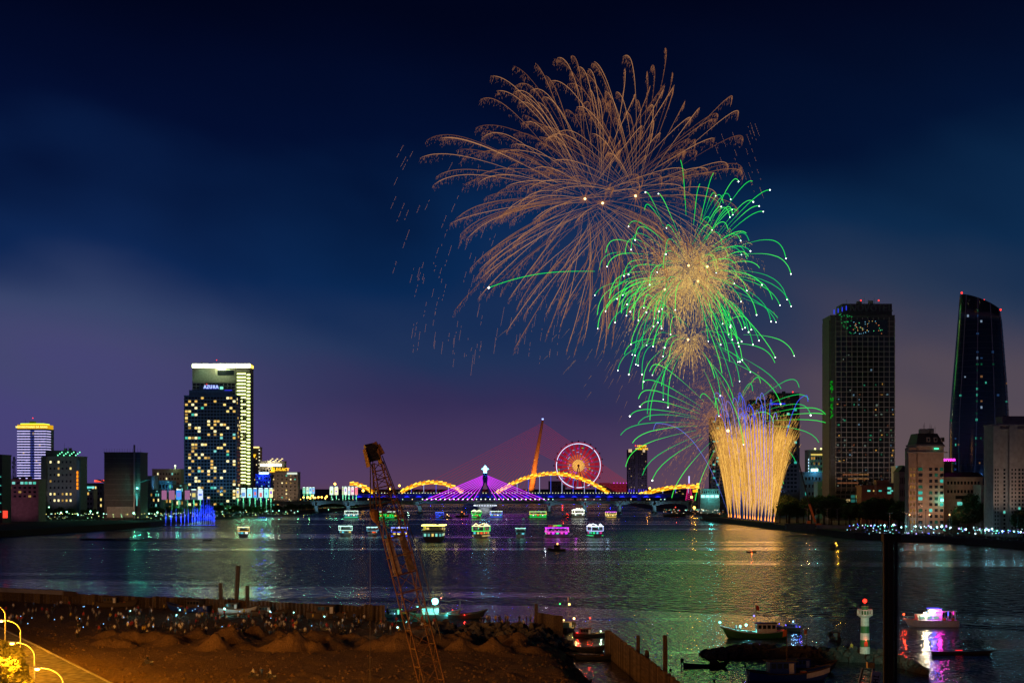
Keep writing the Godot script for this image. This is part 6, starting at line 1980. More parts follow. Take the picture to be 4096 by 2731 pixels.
func make_palm(label: String) -> Node3D:
	var t := thing("palm_tree", label, "palm", Vector3.ZERO, 0.0, label)
	t.set_meta("base_name", "palm_tree")
	var s := Shape.new()
	s.tube(PackedVector3Array([Vector3.ZERO, Vector3(0.2, 4, 0), Vector3(0.1, 9, 0)]), PackedFloat32Array([0.34, 0.24, 0.2]), 7)
	obj("trunk", s, M["bark"], t)
	for i in 14:
		var f := Shape.new()
		var a := TAU * i / 14.0
		var up := rng.randf_range(0.2, 1.4)
		var dir := Vector3(cos(a), 0, sin(a))
		for j in 9:
			var u := j / 8.0
			var p := Vector3(0.1, 9, 0) + dir * 3.6 * u + Vector3(0, up * u * 2.2 - 3.0 * u * u, 0)
			var sd := dir.cross(Vector3.UP) * (0.9 * sin(PI * (0.15 + 0.85 * u)))
			for q in [-1.0, 1.0]: f.tri(p - dir * 0.12, p + dir * 0.14, p + sd * q + Vector3(0, -0.5, 0) + dir * 0.3)
		obj("frond", f, M["leaf_green"], t)
	return t

func make_bank_trees() -> void:
	rng.seed = 700
	var kinds := [make_tree("bank_tree", "dark broad tree in the row on the right hand promenade", 9.0, 19.0, 2600, "leaf_dark", 51, 0.9, "dark trees along the promenade below the towers"), make_tree("bank_tree", "", 8.0, 15.0, 2000, "leaf_dark", 52, 0.85, "dark trees along the promenade below the towers")]
	var lab := "dark broad tree in the promenade row below the hotel towers"
	for o in kinds: o.set_meta("label", lab)
	var used := [false, false]
	for i in 64:
		var px := lerpf(3105, 4120, i / 63.0) + rng.randf_range(-14, 14)
		var d := lerpf(1100, 790, (px - 3105) / 1000.0) + rng.randf_range(-15, 28)
		var at := Vector3(X(px, d), 3.0, -d)
		var k := i % 2
		var sc := rng.randf_range(0.8, 1.2)
		if px > 3900 and px < 3990: sc = 1.25
		if not used[k]:
			used[k] = true
			kinds[k].position = at; kinds[k].scale = Vector3.ONE * sc
		else: dup(kinds[k], at, rng.randf() * 6.0, lab, "", sc)
	var g := make_tree("bank_tree", "green lit tree under the billboards on the promenade", 6.0, 9.5, 1700, "leaf_green", 53, 0.7, "green lit trees under the billboards")
	var first := true
	for i in 22:
		var px: float = [690, 720, 760, 800, 830, 858, 886, 905, 925, 940, 958, 975, 990, 1005, 1025, 1045, 1000, 930, 640, 610, 880, 1010][i] + rng.randf_range(-8, 8)
		var d := 1345.0 if px < 800 else 1440.0
		var at := Vector3(X(px, d), 3.0, -d + rng.randf_range(-8, 10))
		if first: g.position = at; first = false
		else: dup(g, at, rng.randf() * 6.0, "", "", rng.randf_range(0.6, 1.05))
	var dk := make_tree("bank_tree", "dark tree on the far promenade between the jets and the bridge", 6.5, 10.0, 1500, "leaf_dark", 54, 0.75, "dark trees on the far promenade")
	first = true
	for i in 34:
		var px := lerpf(150, 660, i / 17.0) if i < 17 else lerpf(1040, 1500, (i - 17) / 16.0)
		var d := 1270.0 if i < 17 else lerpf(1560, 1800, (i - 17) / 16.0)
		var at := Vector3(X(px, d), 3.0, -d + rng.randf_range(-12, 12))
		if i >= 17: at.x = minf(at.x, -232.0 if d < 1640 else -228.0)
		if first: dk.position = at; first = false
		else: dup(dk, at, rng.randf() * 6.0, "", "", rng.randf_range(0.6, 1.0))
	var y := make_tree("bank_tree", "bright green tree behind the concrete bridge approach", 7.5, 11.0, 1500, "leaf_green", 55, 0.85, "bright trees behind the bridge approach")
	first = true
	for px in [1290, 1320, 1345, 1370, 1395, 1418, 1300, 1360]:
		var at := Vector3(X(px, 1800.0), 3.0, -1800.0 + rng.randf_range(-6, 6))
		if first: y.position = at; first = false
		else: dup(y, at, rng.randf() * 6.0, "", "", rng.randf_range(0.7, 1.1))
	var p := make_palm("feathery palm on the promenade behind the blue water jets")
	first = true
	for px in [668, 735, 782, 905, 965, 1035]:
		var at := Vector3(X(px, 1300.0), 3.0, -1300.0 + rng.randf_range(-8, 8))
		if first: p.position = at; first = false
		else: dup(p, at, rng.randf() * 6.0)

# people: one continuous skin over a posed skeleton, meshed from a field of tapered capsules
func body_mesh(bones: Array, cell: float, palette: Array) -> Array:
	var lo := Vector3.ONE * 9.0
	var hi := -lo
	for b in bones:
		for p in [b[0], b[1]]:
			lo = lo.min(p - Vector3.ONE * 0.22); hi = hi.max(p + Vector3.ONE * 0.22)
	var n := Vector3i(((hi - lo) / cell).ceil()) + Vector3i.ONE
	var field := PackedFloat32Array()
	var tagf := PackedByteArray()
	field.resize(n.x * n.y * n.z); field.fill(1.0)
	tagf.resize(field.size())
	for bi in bones.size():
		var b: Array = bones[bi]
		var a: Vector3 = b[0]
		var e: Vector3 = b[1]
		var ra: float = b[2]
		var rb: float = b[3]
		var m := maxf(ra, rb) + 0.12
		var p0 := Vector3i(((a.min(e) - Vector3.ONE * m - lo) / cell).floor()).clamp(Vector3i.ZERO, n - Vector3i.ONE)
		var p1 := Vector3i(((a.max(e) + Vector3.ONE * m - lo) / cell).ceil()).clamp(Vector3i.ZERO, n - Vector3i.ONE)
		var ae := e - a
		var l2 := maxf(ae.length_squared(), 1e-6)
		for z in range(p0.z, p1.z + 1):
			for y in range(p0.y, p1.y + 1):
				for x in range(p0.x, p1.x + 1):
					var p := lo + Vector3(x, y, z) * cell
					var t := clampf((p - a).dot(ae) / l2, 0.0, 1.0)
					var dd := p.distance_to(a + ae * t) - lerpf(ra, rb, t)
					var i := (z * n.y + y) * n.x + x
					var f := field[i]
					if dd < f: tagf[i] = b[4]
					var h := clampf(0.5 + 0.5 * (f - dd) / 0.04, 0.0, 1.0)
					field[i] = lerpf(f, dd, h) - 0.04 * h * (1.0 - h)
	var vid := {}
	var vs := PackedVector3Array()
	var tg := PackedByteArray()
	var idx := PackedInt32Array()
	var at := func(x: int, y: int, z: int) -> float: return field[(z * n.y + y) * n.x + x]
	for z in n.z - 1:
		for y in n.y - 1:
			for x in n.x - 1:
				var sum := Vector3.ZERO
				var cnt := 0
				var base := field[(z * n.y + y) * n.x + x]
				for e in [[0, 0, 0, 1, 0, 0], [0, 1, 0, 1, 1, 0], [0, 0, 1, 1, 0, 1], [0, 1, 1, 1, 1, 1], [0, 0, 0, 0, 1, 0], [1, 0, 0, 1, 1, 0], [0, 0, 1, 0, 1, 1], [1, 0, 1, 1, 1, 1], [0, 0, 0, 0, 0, 1], [1, 0, 0, 1, 0, 1], [0, 1, 0, 0, 1, 1], [1, 1, 0, 1, 1, 1]] if base < 0.12 else []:
					var f0 := field[((z + e[2]) * n.y + y + e[1]) * n.x + x + e[0]]
					var f1 := field[((z + e[5]) * n.y + y + e[4]) * n.x + x + e[3]]
					if (f0 < 0.0) != (f1 < 0.0):
						sum += Vector3(e[0], e[1], e[2]).lerp(Vector3(e[3], e[4], e[5]), f0 / (f0 - f1)); cnt += 1
				if cnt:
					vid[(z * n.y + y) * n.x + x] = vs.size()
					vs.push_back(lo + (Vector3(x, y, z) + sum / cnt) * cell)
					tg.push_back(tagf[(z * n.y + y) * n.x + x])
	for z in range(1, n.z - 1):
		for y in range(1, n.y - 1):
			for x in range(1, n.x - 1):
				var f0 := field[(z * n.y + y) * n.x + x]
				for ax in 3:
					var o: Vector3i = [Vector3i(1, 0, 0), Vector3i(0, 1, 0), Vector3i(0, 0, 1)][ax]
					var f1 := field[((z + o.z) * n.y + y + o.y) * n.x + x + o.x]
					if (f0 < 0.0) == (f1 < 0.0): continue
					var u: Vector3i = [Vector3i(0, 1, 0), Vector3i(0, 0, 1), Vector3i(1, 0, 0)][ax]
					var w: Vector3i = [Vector3i(0, 0, 1), Vector3i(1, 0, 0), Vector3i(0, 1, 0)][ax]
					var c := Vector3i(x, y, z)
					var q := []
					for g in [c - u - w, c - w, c, c - u]: q.append(vid.get((g.z * n.y + g.y) * n.x + g.x, -1))
					if q.has(-1): continue
					if f0 < 0.0: idx.append_array(PackedInt32Array([q[0], q[2], q[1], q[0], q[3], q[2]]))
					else: idx.append_array(PackedInt32Array([q[0], q[1], q[2], q[0], q[2], q[3]]))
	var nrm := PackedVector3Array()
	nrm.resize(vs.size())
	for i in range(0, idx.size(), 3):
		var fn := (vs[idx[i + 2]] - vs[idx[i]]).cross(vs[idx[i + 1]] - vs[idx[i]])
		for k in 3: nrm[idx[i + k]] += fn
	for i in nrm.size(): nrm[i] = nrm[i].normalized()
	var out := []
	for pal in palette:
		var cs := PackedColorArray()
		for i in vs.size(): cs.push_back(pal[tg[i]])
		var arr := []
		arr.resize(Mesh.ARRAY_MAX)
		arr[Mesh.ARRAY_VERTEX] = vs; arr[Mesh.ARRAY_NORMAL] = nrm; arr[Mesh.ARRAY_COLOR] = cs; arr[Mesh.ARRAY_INDEX] = idx
		var am := ArrayMesh.new()
		am.add_surface_from_arrays(Mesh.PRIMITIVE_TRIANGLES, arr)
		out.append(am)
	return out

func skeleton(pose: String) -> Array:   # [from, to, radius, radius, 0 skin 1 hair 2 shirt 3 trousers 4 shoes]; faces -z
	var b := []
	var sit := pose in ["sit", "ride"]
	var hip := Vector3(0, 0.92, 0) if not sit else (Vector3(0, 0.16, 0) if pose == "sit" else Vector3(0, 0.82, 0))
	var chest := hip + Vector3(0, 0.44, -0.02 if pose == "stand" or pose == "phone" else -0.08)
	var neck := chest + Vector3(0, 0.14, -0.01)
	var head := neck + Vector3(0, 0.17, -0.02)
	b.append([hip, chest, 0.135, 0.155, 2])
	b.append([chest + Vector3(-0.13, 0.02, 0), chest + Vector3(0.13, 0.02, 0), 0.08, 0.08, 2])
	b.append([chest, head - Vector3(0, 0.05, 0), 0.06, 0.055, 0])
	b.append([head, head + Vector3(0, 0.05, 0), 0.095, 0.098, 0])
	b.append([head + Vector3(0, -0.01, -0.09), head + Vector3(0, 0.0, -0.115), 0.02, 0.016, 0])
	b.append([head + Vector3(0, 0.05, 0.02), head + Vector3(0, 0.065, 0.015), 0.1, 0.1, 1])
	for s in [-1.0, 1.0]:
		var sh: Vector3 = chest + Vector3(s * 0.2, 0.02, 0)
		var el := sh + Vector3(s * 0.06, -0.28, 0.02)
		var ha := el + Vector3(s * 0.0, -0.25, -0.06)
		if pose == "phone":
			el = sh + Vector3(s * 0.07, -0.2, -0.14); ha = head + Vector3(s * 0.07, 0.02, -0.34)
		elif pose == "sit":
			el = sh + Vector3(s * 0.06, -0.24, -0.1); ha = el + Vector3(-s * 0.1, -0.06, -0.22)
		elif pose == "ride":
			el = sh + Vector3(s * 0.08, -0.2, -0.18); ha = sh + Vector3(s * 0.1, -0.3, -0.44)
		elif pose == "hip" and s > 0:
			el = sh + Vector3(0.2, -0.22, 0.06); ha = hip + Vector3(0.14, 0.06, 0.0)
		b.append([sh, el, 0.056, 0.046, 2])
		b.append([el, ha, 0.042, 0.032, 0])
		b.append([ha, ha + (ha - el).normalized() * 0.1, 0.036, 0.024, 0])
		var kn := hip + Vector3(s * 0.11, -0.44, -0.02)
		var an := kn + Vector3(s * 0.01, -0.42, 0.03)
		if pose == "sit":
			kn = hip + Vector3(s * 0.2, 0.2, -0.38); an = hip + Vector3(s * 0.1, -0.1, -0.58)
		elif pose == "ride":
			kn = hip + Vector3(s * 0.2, -0.1, -0.36); an = kn + Vector3(s * 0.0, -0.42, 0.14)
		elif pose == "hip" and s < 0: kn += Vector3(-0.04, 0, -0.05)
		b.append([hip + Vector3(s * 0.09, 0, 0), kn, 0.1, 0.068, 3])
		b.append([kn, an, 0.062, 0.046, 3])
		b.append([an, an + Vector3(0, -0.03, -0.15), 0.042, 0.036, 4])
	return b

var people := {}
func make_people() -> void:
	rng.seed = 800
	var skin := Color(0.38, 0.23, 0.16)
	var hair := Color(0.012, 0.01, 0.01)
	var dark := Color(0.03, 0.03, 0.04)
	var tops := {"white": Color(0.75, 0.74, 0.72), "grey": Color(0.3, 0.3, 0.32), "black": Color(0.03, 0.03, 0.035), "yellow": Color(0.6, 0.42, 0.06), "red": Color(0.45, 0.05, 0.05), "blue": Color(0.06, 0.12, 0.35)}
	var pal := []
	for k in tops: pal.append([skin, hair, tops[k], dark if k != "black" else Color(0.08, 0.09, 0.14), Color(0.1, 0.1, 0.1)])
	for pose in ["stand", "phone", "sit", "hip", "ride"]: people[pose] = body_mesh(skeleton(pose), 0.042, pal)
	var keys := tops.keys()
	var does := {"stand": "standing", "phone": "holding up a phone", "sit": "sitting on the ground", "hip": "standing hand on hip", "ride": "astride a motorbike"}
	var count := 0
	var tries := 0
	while count < 236 and tries < 4000:
		tries += 1
		var px := rng.randf_range(10, 1760)
		var py := rng.randf_range(2418, 2556)
		if py > 2535 and rng.randf() < 0.6: continue
		if px < 300 and py > 2500: continue
		var d := far_at(py, 2.0)
		var x := X(px, d)
		if d > wall_far(x) - 3.0 or d > 345 or x < road_edge(d) + 3.0: continue
		if x > site_edge(d) - 2.0: continue
		var pose: String = ["stand", "stand", "phone", "hip", "sit"][rng.randi() % 5]
		var ci := [0, 0, 0, 1, 2, 2, 3, 4, 5, 1][rng.randi() % 10] as int
		person(pose, ci, keys[ci], Vector3(x, site_y(x, d), -d), rng.randfn(0.0, 0.7), "on the crowded building site", does)
		count += 1
	for i in 20:   # on the rock heap, dark against the water
		var px: float = [1924, 1946, 1952, 1972, 1983, 1996, 2002, 2018, 2022, 2030, 2078, 2094, 2106, 2122, 2138, 2160, 2188, 1935, 1960, 2010][i]
		var d := 301.0 + rng.randf_range(-2, 2)
		person(["stand", "stand", "hip", "sit"][i % 4], [2, 0, 2, 1, 3][i % 5], keys[[2, 0, 2, 1, 3][i % 5]], Vector3(X(px, d), 2.1 + rng.randf_range(0, 0.5), -d), rng.randfn(0.0, 0.6), "on top of the rock heap", does)
	var d0 := 254.0
	person("stand", 3, "yellow", Vector3(X(3405, d0), 1.9, -d0 + 0.6), 0.4, "on the mole near the lighthouse", does)
	# motorbikes: one of each built, then copied among the crowd
	var bike := make_motorbike()
	var first := true
	for i in 40:
		var px := rng.randf_range(120, 1650)
		var py := rng.randf_range(2470, 2548)
		var d := far_at(py, 2.0)
		var x := X(px, d)
		if i == 0: d = far_at(2662, 2.0); x = X(590, d)
		elif i == 1: d = far_at(2716, 2.0); x = X(1014, d)
		elif i == 2: d = far_at(2722, 2.0); x = X(1082, d)
		elif x < road_edge(d) + 4.0 or d > 340: continue
		var at := Vector3(x, site_y(x, d), -d)
		var turn := rng.randf() * TAU if i > 2 else [1.7, 1.3, 1.4][i] as float
		if first:
			bike.position = at; bike.rotation.y = turn; first = false
		else: dup(bike, at, turn)
		if i < 3 or i % 4 == 0:
			var ci: int = [2, 0, 0, 1][i % 4]
			person("ride", ci, keys[ci], at + Vector3(0, 0.0, 0), turn, "on the building site", does)
		if i == 1: person("phone", 5, "blue", at + Vector3(1.2, 0, 0.3), 0.4, "beside a parked motorbike", does)
	# phone screens glowing in the crowd
	var ph := Shape.new()
	for i in 44:
		var px := rng.randf_range(60, 1650)
		var py := rng.randf_range(2425, 2540)
		var d := far_at(py, 2.0)
		var x := X(px, d)
		if d > wall_far(x) - 3.0 or x < road_edge(d) + 2.0: continue
		ph.box(Vector3(x, site_y(x, d) + rng.randf_range(0.9, 1.6), -d), Vector3(0.1, 0.15, 0.05))
	var po := obj("phone_screens", ph, glow(Color8(140, 200, 255), 3.0))
	stuff(po)
	tag(po, "phone screens glowing blue among the crowd", "phones")
	for q in [[520, 2468, 0.8], [897, 2463, 4.0], [1080, 2470, 1.2], [1174, 2480, 0.9], [1297, 2498, 0.9], [718, 2465, 1.2], [705, 2486, 0.9], [1590, 2550, 1.5], [1625, 2552, 0.8]]:
		var d := far_at(q[1], 2.0)
		var t := thing("hand_lamp", "bright cyan white hand lamp glaring among the crowd", "lamp", Vector3(X(q[0], d), site_y(X(q[0], d), d), -d), 0.0, "bright lamps among the crowd")
		put("stand", bx(0.08, 1.3, 0.08), M["dark_steel"], t, Vector3(0, 0.65, 0))
		star("lamp_bulb", Vector3(0, 1.4, 0.05), 0.16 * sqrt(q[2] / 2.0), glow(Color8(150, 255, 245), 9.0), t)
		lamp_light(t, Vector3(0, 1.4, 0.05), Color8(120, 240, 255), q[2] * 1.2, 0.1, 60.0)

func person(pose: String, ci: int, shirt: String, at: Vector3, turn: float, where: String, does: Dictionary) -> void:
	var o := put("person", people[pose][ci], M["cloth"], null, at, Vector3(0, turn, 0))
	tag(o, "person in a %s shirt %s %s" % [shirt, does[pose], where], "person", "people %s" % where)

func make_motorbike() -> Node3D:
	var t := thing("motorbike", "small dark motorbike parked among the crowd on the building site", "motorbike", Vector3.ZERO, 0.0, "motorbikes on the building site")
	t.set_meta("base_name", "motorbike")
	for z in [-0.62, 0.62]:
		var w := Shape.new()
		var pts := PackedVector3Array()
		for i in 15: pts.push_back(Vector3(0, 0.29 + sin(TAU * i / 14.0) * 0.25, z + cos(TAU * i / 14.0) * 0.25))
		w.tube(pts, PackedFloat32Array([0.05]), 5)
		w.rod(Vector3(-0.06, 0.29, z), Vector3(0.06, 0.29, z), 0.1, 8)
		obj("wheel", w, M["rubber"], t)
	var f := Shape.new()
	f.bar(Vector3(0, 0.3, 0.6), Vector3(0, 0.55, 0.1), 0.1)
	f.bar(Vector3(0, 0.45, 0.2), Vector3(0, 0.42, -0.3), 0.24, 0.2)
	f.bar(Vector3(0, 0.45, -0.3), Vector3(0, 0.9, -0.45), 0.26, 0.1)
	f.bar(Vector3(0, 0.95, -0.45), Vector3(0, 0.3, -0.62), 0.07)
	obj("frame", f, M["dark_steel"], t)
	put("seat", bx(0.26, 0.12, 0.75), M["black_paint"], t, Vector3(0, 0.72, 0.28), Vector3(0.05, 0, 0))
	put("tail", bx(0.22, 0.2, 0.35), M["steel"], t, Vector3(0, 0.62, 0.6))
	var h := Shape.new()
	h.rod(Vector3(-0.33, 1.02, -0.4), Vector3(0.33, 1.02, -0.4), 0.025, 5)
	obj("handlebar", h, M["dark_steel"], t)
	put("headlight", bx(0.16, 0.14, 0.1), M["steel"], t, Vector3(0, 0.93, -0.55))
	return t

func fishing_boat(label: String, at: Vector3, turn: float, l: float, hull: String, q := {}) -> Node3D:
	var b := l * 0.27
	var dep := l * 0.085
	var t := thing("fishing_boat", label, "fishing boat", at, turn)
	obj("hull", hull_shape(l, b, dep, l * 0.1, l * 0.035, l * 0.04, 0.6), M[hull], t)
	for pts in gunwale(l, b, dep, l * 0.1, l * 0.035, 0.6):
		var s := Shape.new()
		s.tube(pts, PackedFloat32Array([l * 0.008]), 4)
		obj("gunwale", s, M[q.get("trim", "timber")], t)
	if q.has("bow_panel"):   # painted bow boards on both sides
		for side in gunwale(l, b * 1.03, dep, l * 0.1, l * 0.035, 0.6):
			var s := Shape.new()
			for i in range(9, 13):
				var a: Vector3 = side[i]
				var c: Vector3 = side[i + 1]
				s.quad(a, c, c - Vector3(0, dep * 0.75, signf(c.z) * b * 0.05), a - Vector3(0, dep * 0.75, signf(a.z) * b * 0.05))
			obj("bow_board", s, M[q["bow_panel"]], t)
	var ch := l * 0.14
	if q.get("house", true):
		var hx: float = q.get("house_x", -0.18) * l
		put("wheelhouse", bx(l * 0.3, ch, b * 0.62), M[q.get("house_paint", "blue_paint")], t, Vector3(hx, dep + ch / 2, 0))
		put("roof", bx(l * 0.36, 0.1, b * 0.74), M["timber"], t, Vector3(hx, dep + ch + 0.05, 0))
		for k in 4:
			for z in [-1.0, 1.0]: put("window", bx(l * 0.05, ch * 0.4, 0.06), q.get("win", M["window_glass"]), t, Vector3(hx + (k - 1.5) * l * 0.07, dep + ch * 0.66, z * b * 0.315))
		for z in [-0.3, 0.1]: put("window", bx(0.06, ch * 0.4, b * 0.18), q.get("win", M["window_glass"]), t, Vector3(hx + l * 0.152, dep + ch * 0.66, z * b + b * 0.1))
		put("door", bx(l * 0.055, ch * 0.85, 0.07), M["white_paint"], t, Vector3(hx + l * 0.1, dep + ch * 0.43, b * 0.318))
	var ms := Shape.new()
	ms.rod(Vector3(-l * 0.05, dep, 0), Vector3(-l * 0.05, dep + l * q.get("mast", 0.42), 0), l * 0.006, 5)
	ms.rod(Vector3(-l * 0.05, dep + l * 0.3, 0), Vector3(-l * 0.3, dep + l * 0.26, 0), l * 0.004, 4)
	ms.rod(Vector3(-l * 0.05, dep + l * 0.3, 0), Vector3(l * 0.22, dep + l * 0.25, 0), l * 0.004, 4)
	obj("mast", ms, M["timber"], t)
	var rg := Shape.new()
	rg.rod(Vector3(-l * 0.05, dep + l * q.get("mast", 0.42) * 0.95, 0), Vector3(l * 0.48, dep + l * 0.1, 0), 0.015, 3)
	rg.rod(Vector3(-l * 0.05, dep + l * q.get("mast", 0.42) * 0.95, 0), Vector3(-l * 0.48, dep + l * 0.05, 0), 0.015, 3)
	obj("rigging", rg, M["rope"], t)
	for k in 3: put("gear_box", bx(l * 0.06, l * 0.035, b * 0.3), M[["timber", "orange_paint", "tarp_blue"][k]], t, Vector3(l * (0.05 + k * 0.09), dep + 0.1, (k - 1) * b * 0.12))
	if q.has("flag"):
		var s := Shape.new()
		var y: float = dep + l * q.get("mast", 0.42)
		s.prism(PackedVector2Array([Vector2(-l * 0.05, y), Vector2(-l * 0.05, y - l * 0.075), Vector2(-l * 0.1, y - l * 0.09), Vector2(-l * 0.095, y - l * 0.02)]), -0.012, 0.012)
		obj("flag", s, M[q["flag"]], t)
	for lp in q.get("lamps", []):
		star("deck_lamp", Vector3(lp[0] * l, lp[1] * l, lp[2] * b), lp[3], glow(lp[4], lp[5]), t)
		if lp[6] > 0.0: lamp_light(t, Vector3(lp[0] * l, lp[1] * l, lp[2] * b + lp[3] + 0.3), lp[4], lp[6], 0.1, 120.0)
	return t

func on_water(px: float, py: float) -> Vector3:
	var d := far_at(py)
	return Vector3(X(px, d), 0, -d)

func make_harbour() -> void:
	rng.seed = 900
	var warm := Color8(255, 200, 110)
	var cyan := Color8(120, 255, 245)
	# mole and lighthouse
	var variants := []
	for i in 6: variants.append(rock_mesh(20 + i))
	var t := thing("rock_mole", "dark rubble mole that carries the small lighthouse", "mole", Vector3(0, 0, -255))
	var base := Shape.new()
	var spine := [[2815, 2628, 0.3], [2900, 2622, 1.0], [3000, 2622, 1.5], [3150, 2628, 1.5], [3300, 2636, 1.6], [3430, 2640, 1.8], [3540, 2650, 1.6], [3640, 2680, 1.0], [3700, 2690, 0.3]]
	for i in spine.size() - 1:
		var p := []
		for j in [i, i + 1]:
			var c := on_water(spine[j][0], spine[j][1]) - t.position
			p.append([c + Vector3(0, -1, 4.5), c + Vector3(0, spine[j][2], 1.5), c + Vector3(0, spine[j][2], -2), c + Vector3(0, -1, -5)])
		for k in 3: base.quad(p[0][k], p[1][k], p[1][k + 1], p[0][k + 1])
	obj("core", base, M["dark_stone"], t)
	for i in 230:
		var u := rng.randf() * (spine.size() - 1.001)
		var a: Array = spine[int(u)]
		var b: Array = spine[int(u) + 1]
		var f := u - int(u)
		var c := on_water(lerpf(a[0], b[0], f), lerpf(a[1], b[1], f)) - t.position
		var z := rng.randf_range(-4.0, 4.2)
		var hgt: float = lerpf(a[2], b[2], f) * clampf(1.0 - (absf(z) - 1.6) / 3.2, 0.0, 1.0)
		var o := put("rock", variants[i % 6], M["dark_stone"], t, c + Vector3(0, hgt, z), Vector3(rng.randf() * 3, rng.randf() * 6, rng.randf() * 3))
		o.scale = Vector3(rng.randf_range(0.4, 0.95), rng.randf_range(0.3, 0.7), rng.randf_range(0.4, 0.9))
	var d := 254.0
	t = thing("lighthouse", "small lighthouse banded white and dark green with a red lamp", "lighthouse", Vector3(X(3461, d), 1.7, -d))
	var y0 := 0.0
	var bands := [[2613, 2586, "white_paint"], [2586, 2558, "green_paint"], [2558, 2531, "white_paint"], [2531, 2503, "green_paint"], [2503, 2468, "white_paint"]]
	var r0 := 0.86
	for q in bands:
		var a := Y(q[0], d) - 1.7
		var b := Y(q[1], d) - 1.7
		var s := Shape.new()
		s.lathe(Vector3.ZERO, [[r0, a], [r0 - 0.035, b]], 14)
		r0 -= 0.035
		obj("band", s, M[q[2]], t)
		y0 = b
	var gl := Shape.new()
	gl.lathe(Vector3.ZERO, [[0.7, y0 - 0.1], [1.15, y0 + 0.25], [1.3, y0 + 0.3], [1.3, y0 + 0.45], [0.0, y0 + 0.45]], 16)
	obj("gallery", gl, M["white_paint"], t)
	for i in 16:
		var a := TAU * i / 16
		put("baluster", bx(0.16, 0.75, 0.12), M["white_paint"], t, Vector3(cos(a) * 1.22, y0 + 0.82, sin(a) * 1.22), Vector3(0, -a, 0))
	var rl := Shape.new()
	var rp := PackedVector3Array()
	for i in 17: rp.push_back(Vector3(cos(TAU * i / 16) * 1.22, y0 + 1.24, sin(TAU * i / 16) * 1.22))
	rl.tube(rp, PackedFloat32Array([0.09]), 4)
	obj("gallery_rail", rl, M["white_paint"], t)
	var ln := Shape.new()
	ln.lathe(Vector3.ZERO, [[0.55, y0 + 0.45], [0.55, y0 + 1.75], [0.62, y0 + 1.75], [0.62, y0 + 1.85], [0.0, y0 + 1.9]], 12)
	obj("lantern_base", ln, M["green_paint"], t)
	star("beacon_lamp", Vector3(0, y0 + 2.75, 0), 0.34, glow(Color8(255, 36, 22), 7.0), t)
	put("lamp_stalk", bx(0.1, 0.7, 0.1), M["dark_steel"], t, Vector3(0, y0 + 2.2, 0))
	lamp_light(t, Vector3(0, y0 + 2.75, 0.6), Color8(255, 40, 20), 3.0, 0.2, 60.0)
	var dr := Shape.new()
	dr.prism(PackedVector2Array([Vector2(-0.3, 1.25), Vector2(0.3, 1.25), Vector2(0.3, 1.9), Vector2(0.15, 2.15), Vector2(-0.15, 2.15), Vector2(-0.3, 1.9)]), 0.7, 0.86)
	obj("door", dr, M["red_cloth"], t)
	star("door_lamp", Vector3(-0.02, 2.35, 0.95), 0.06, glow(Color8(255, 110, 60), 8.0), t)
	lamp_light(t, Vector3(-0.02, 2.3, 1.25), Color8(255, 90, 50), 0.5, 0.05, 10.0)
	put("notice_plate", bx(0.5, 0.28, 0.05), M["white_paint"], t, Vector3(0, 0.75, 0.87))
	# a shore lamp out of the picture that lights the mole side
	t = thing("shore_lamp", "harbour lamp on the shore below the picture", "lamp", Vector3(44, 2, -118))
	var pm := Shape.new()
	pm.rod(Vector3.ZERO, Vector3(0, 9, 0), 0.12, 6)
	obj("pole", pm, M["galvanised"], t)
	star("lamp_bulb", Vector3(0, 9.2, 0), 0.22, glow(Color8(190, 255, 220), 10.0), t)
	facade_flood(t, Vector3(0, 9.8, -0.4), Vector3(17.5, 4.0, -138), Color8(190, 255, 215), 7000.0, 4.0)
	# patrol boat
	var at := on_water(3722, 2508)
	t = thing("patrol_boat", "white patrol boat with blue and magenta cabin lamps and a searchlight", "patrol boat", at, PI)
	obj("hull", hull_shape(11.6, 3.4, 1.5, 0.35, 0.0, 0.5, 0.9), M["white_paint"], t)
	put("cabin", bx(5.2, 1.3, 2.6), M["white_paint"], t, Vector3(0.4, 2.1, 0))
	put("upper_cabin", bx(2.4, 1.2, 2.2), M["white_paint"], t, Vector3(-0.9, 3.3, 0))
	for k in 3: 
		for z in [-1.0, 1.0]: put("cabin_window", bx(1.1, 0.55, 0.1), glow(Color8(150, 220, 190), 0.6), t, Vector3(2.0 - k * 1.5, 2.2, z * 1.32))
	for z in [-1.15, 1.15]:
		put("light_strip", bx(2.6, 0.12, 0.1), glow(Color8(70, 60, 255), 3.0), t, Vector3(-0.9, 3.95, z))
		put("light_strip", bx(1.2, 0.14, 0.1), glow(Color8(90, 190, 255), 4.0), t, Vector3(-0.2, 3.2, z))
		put("light_strip", bx(1.2, 0.14, 0.1), glow(Color8(255, 40, 190), 4.0), t, Vector3(-1.4, 3.2, z))
	put("canopy", bx(3.4, 0.12, 2.6), M["white_paint"], t, Vector3(-3.6, 3.45, 0))
	for x in [-2.2, -3.5, -5.0]:
		for z in [-1.2, 1.2]: put("canopy_post", bx(0.12, 2.0, 0.12), M["white_paint"], t, Vector3(x, 2.4, z))
	for x in [-2.6, -4.4]: put("life_ring", bx(0.6, 0.6, 0.15), M["orange_paint"], t, Vector3(x, 1.8, -1.62))
	put("light_strip", bx(0.14, 0.7, 0.1), glow(Color8(255, 50, 180), 3.0), t, Vector3(-4.6, 3.1, -1.3))
	put("light_strip", bx(0.14, 0.9, 0.1), glow(Color8(80, 90, 255), 3.0), t, Vector3(-3.5, 3.0, -1.3))
	put("search_lamp", bx(0.5, 0.3, 0.5), glow(Color8(255, 240, 190), 16.0), t, Vector3(1.3, 3.05, -1.0))
	lamp_light(t, Vector3(1.3, 3.3, -1.7), Color8(255, 232, 180), 26.0, 0.3, 150.0)
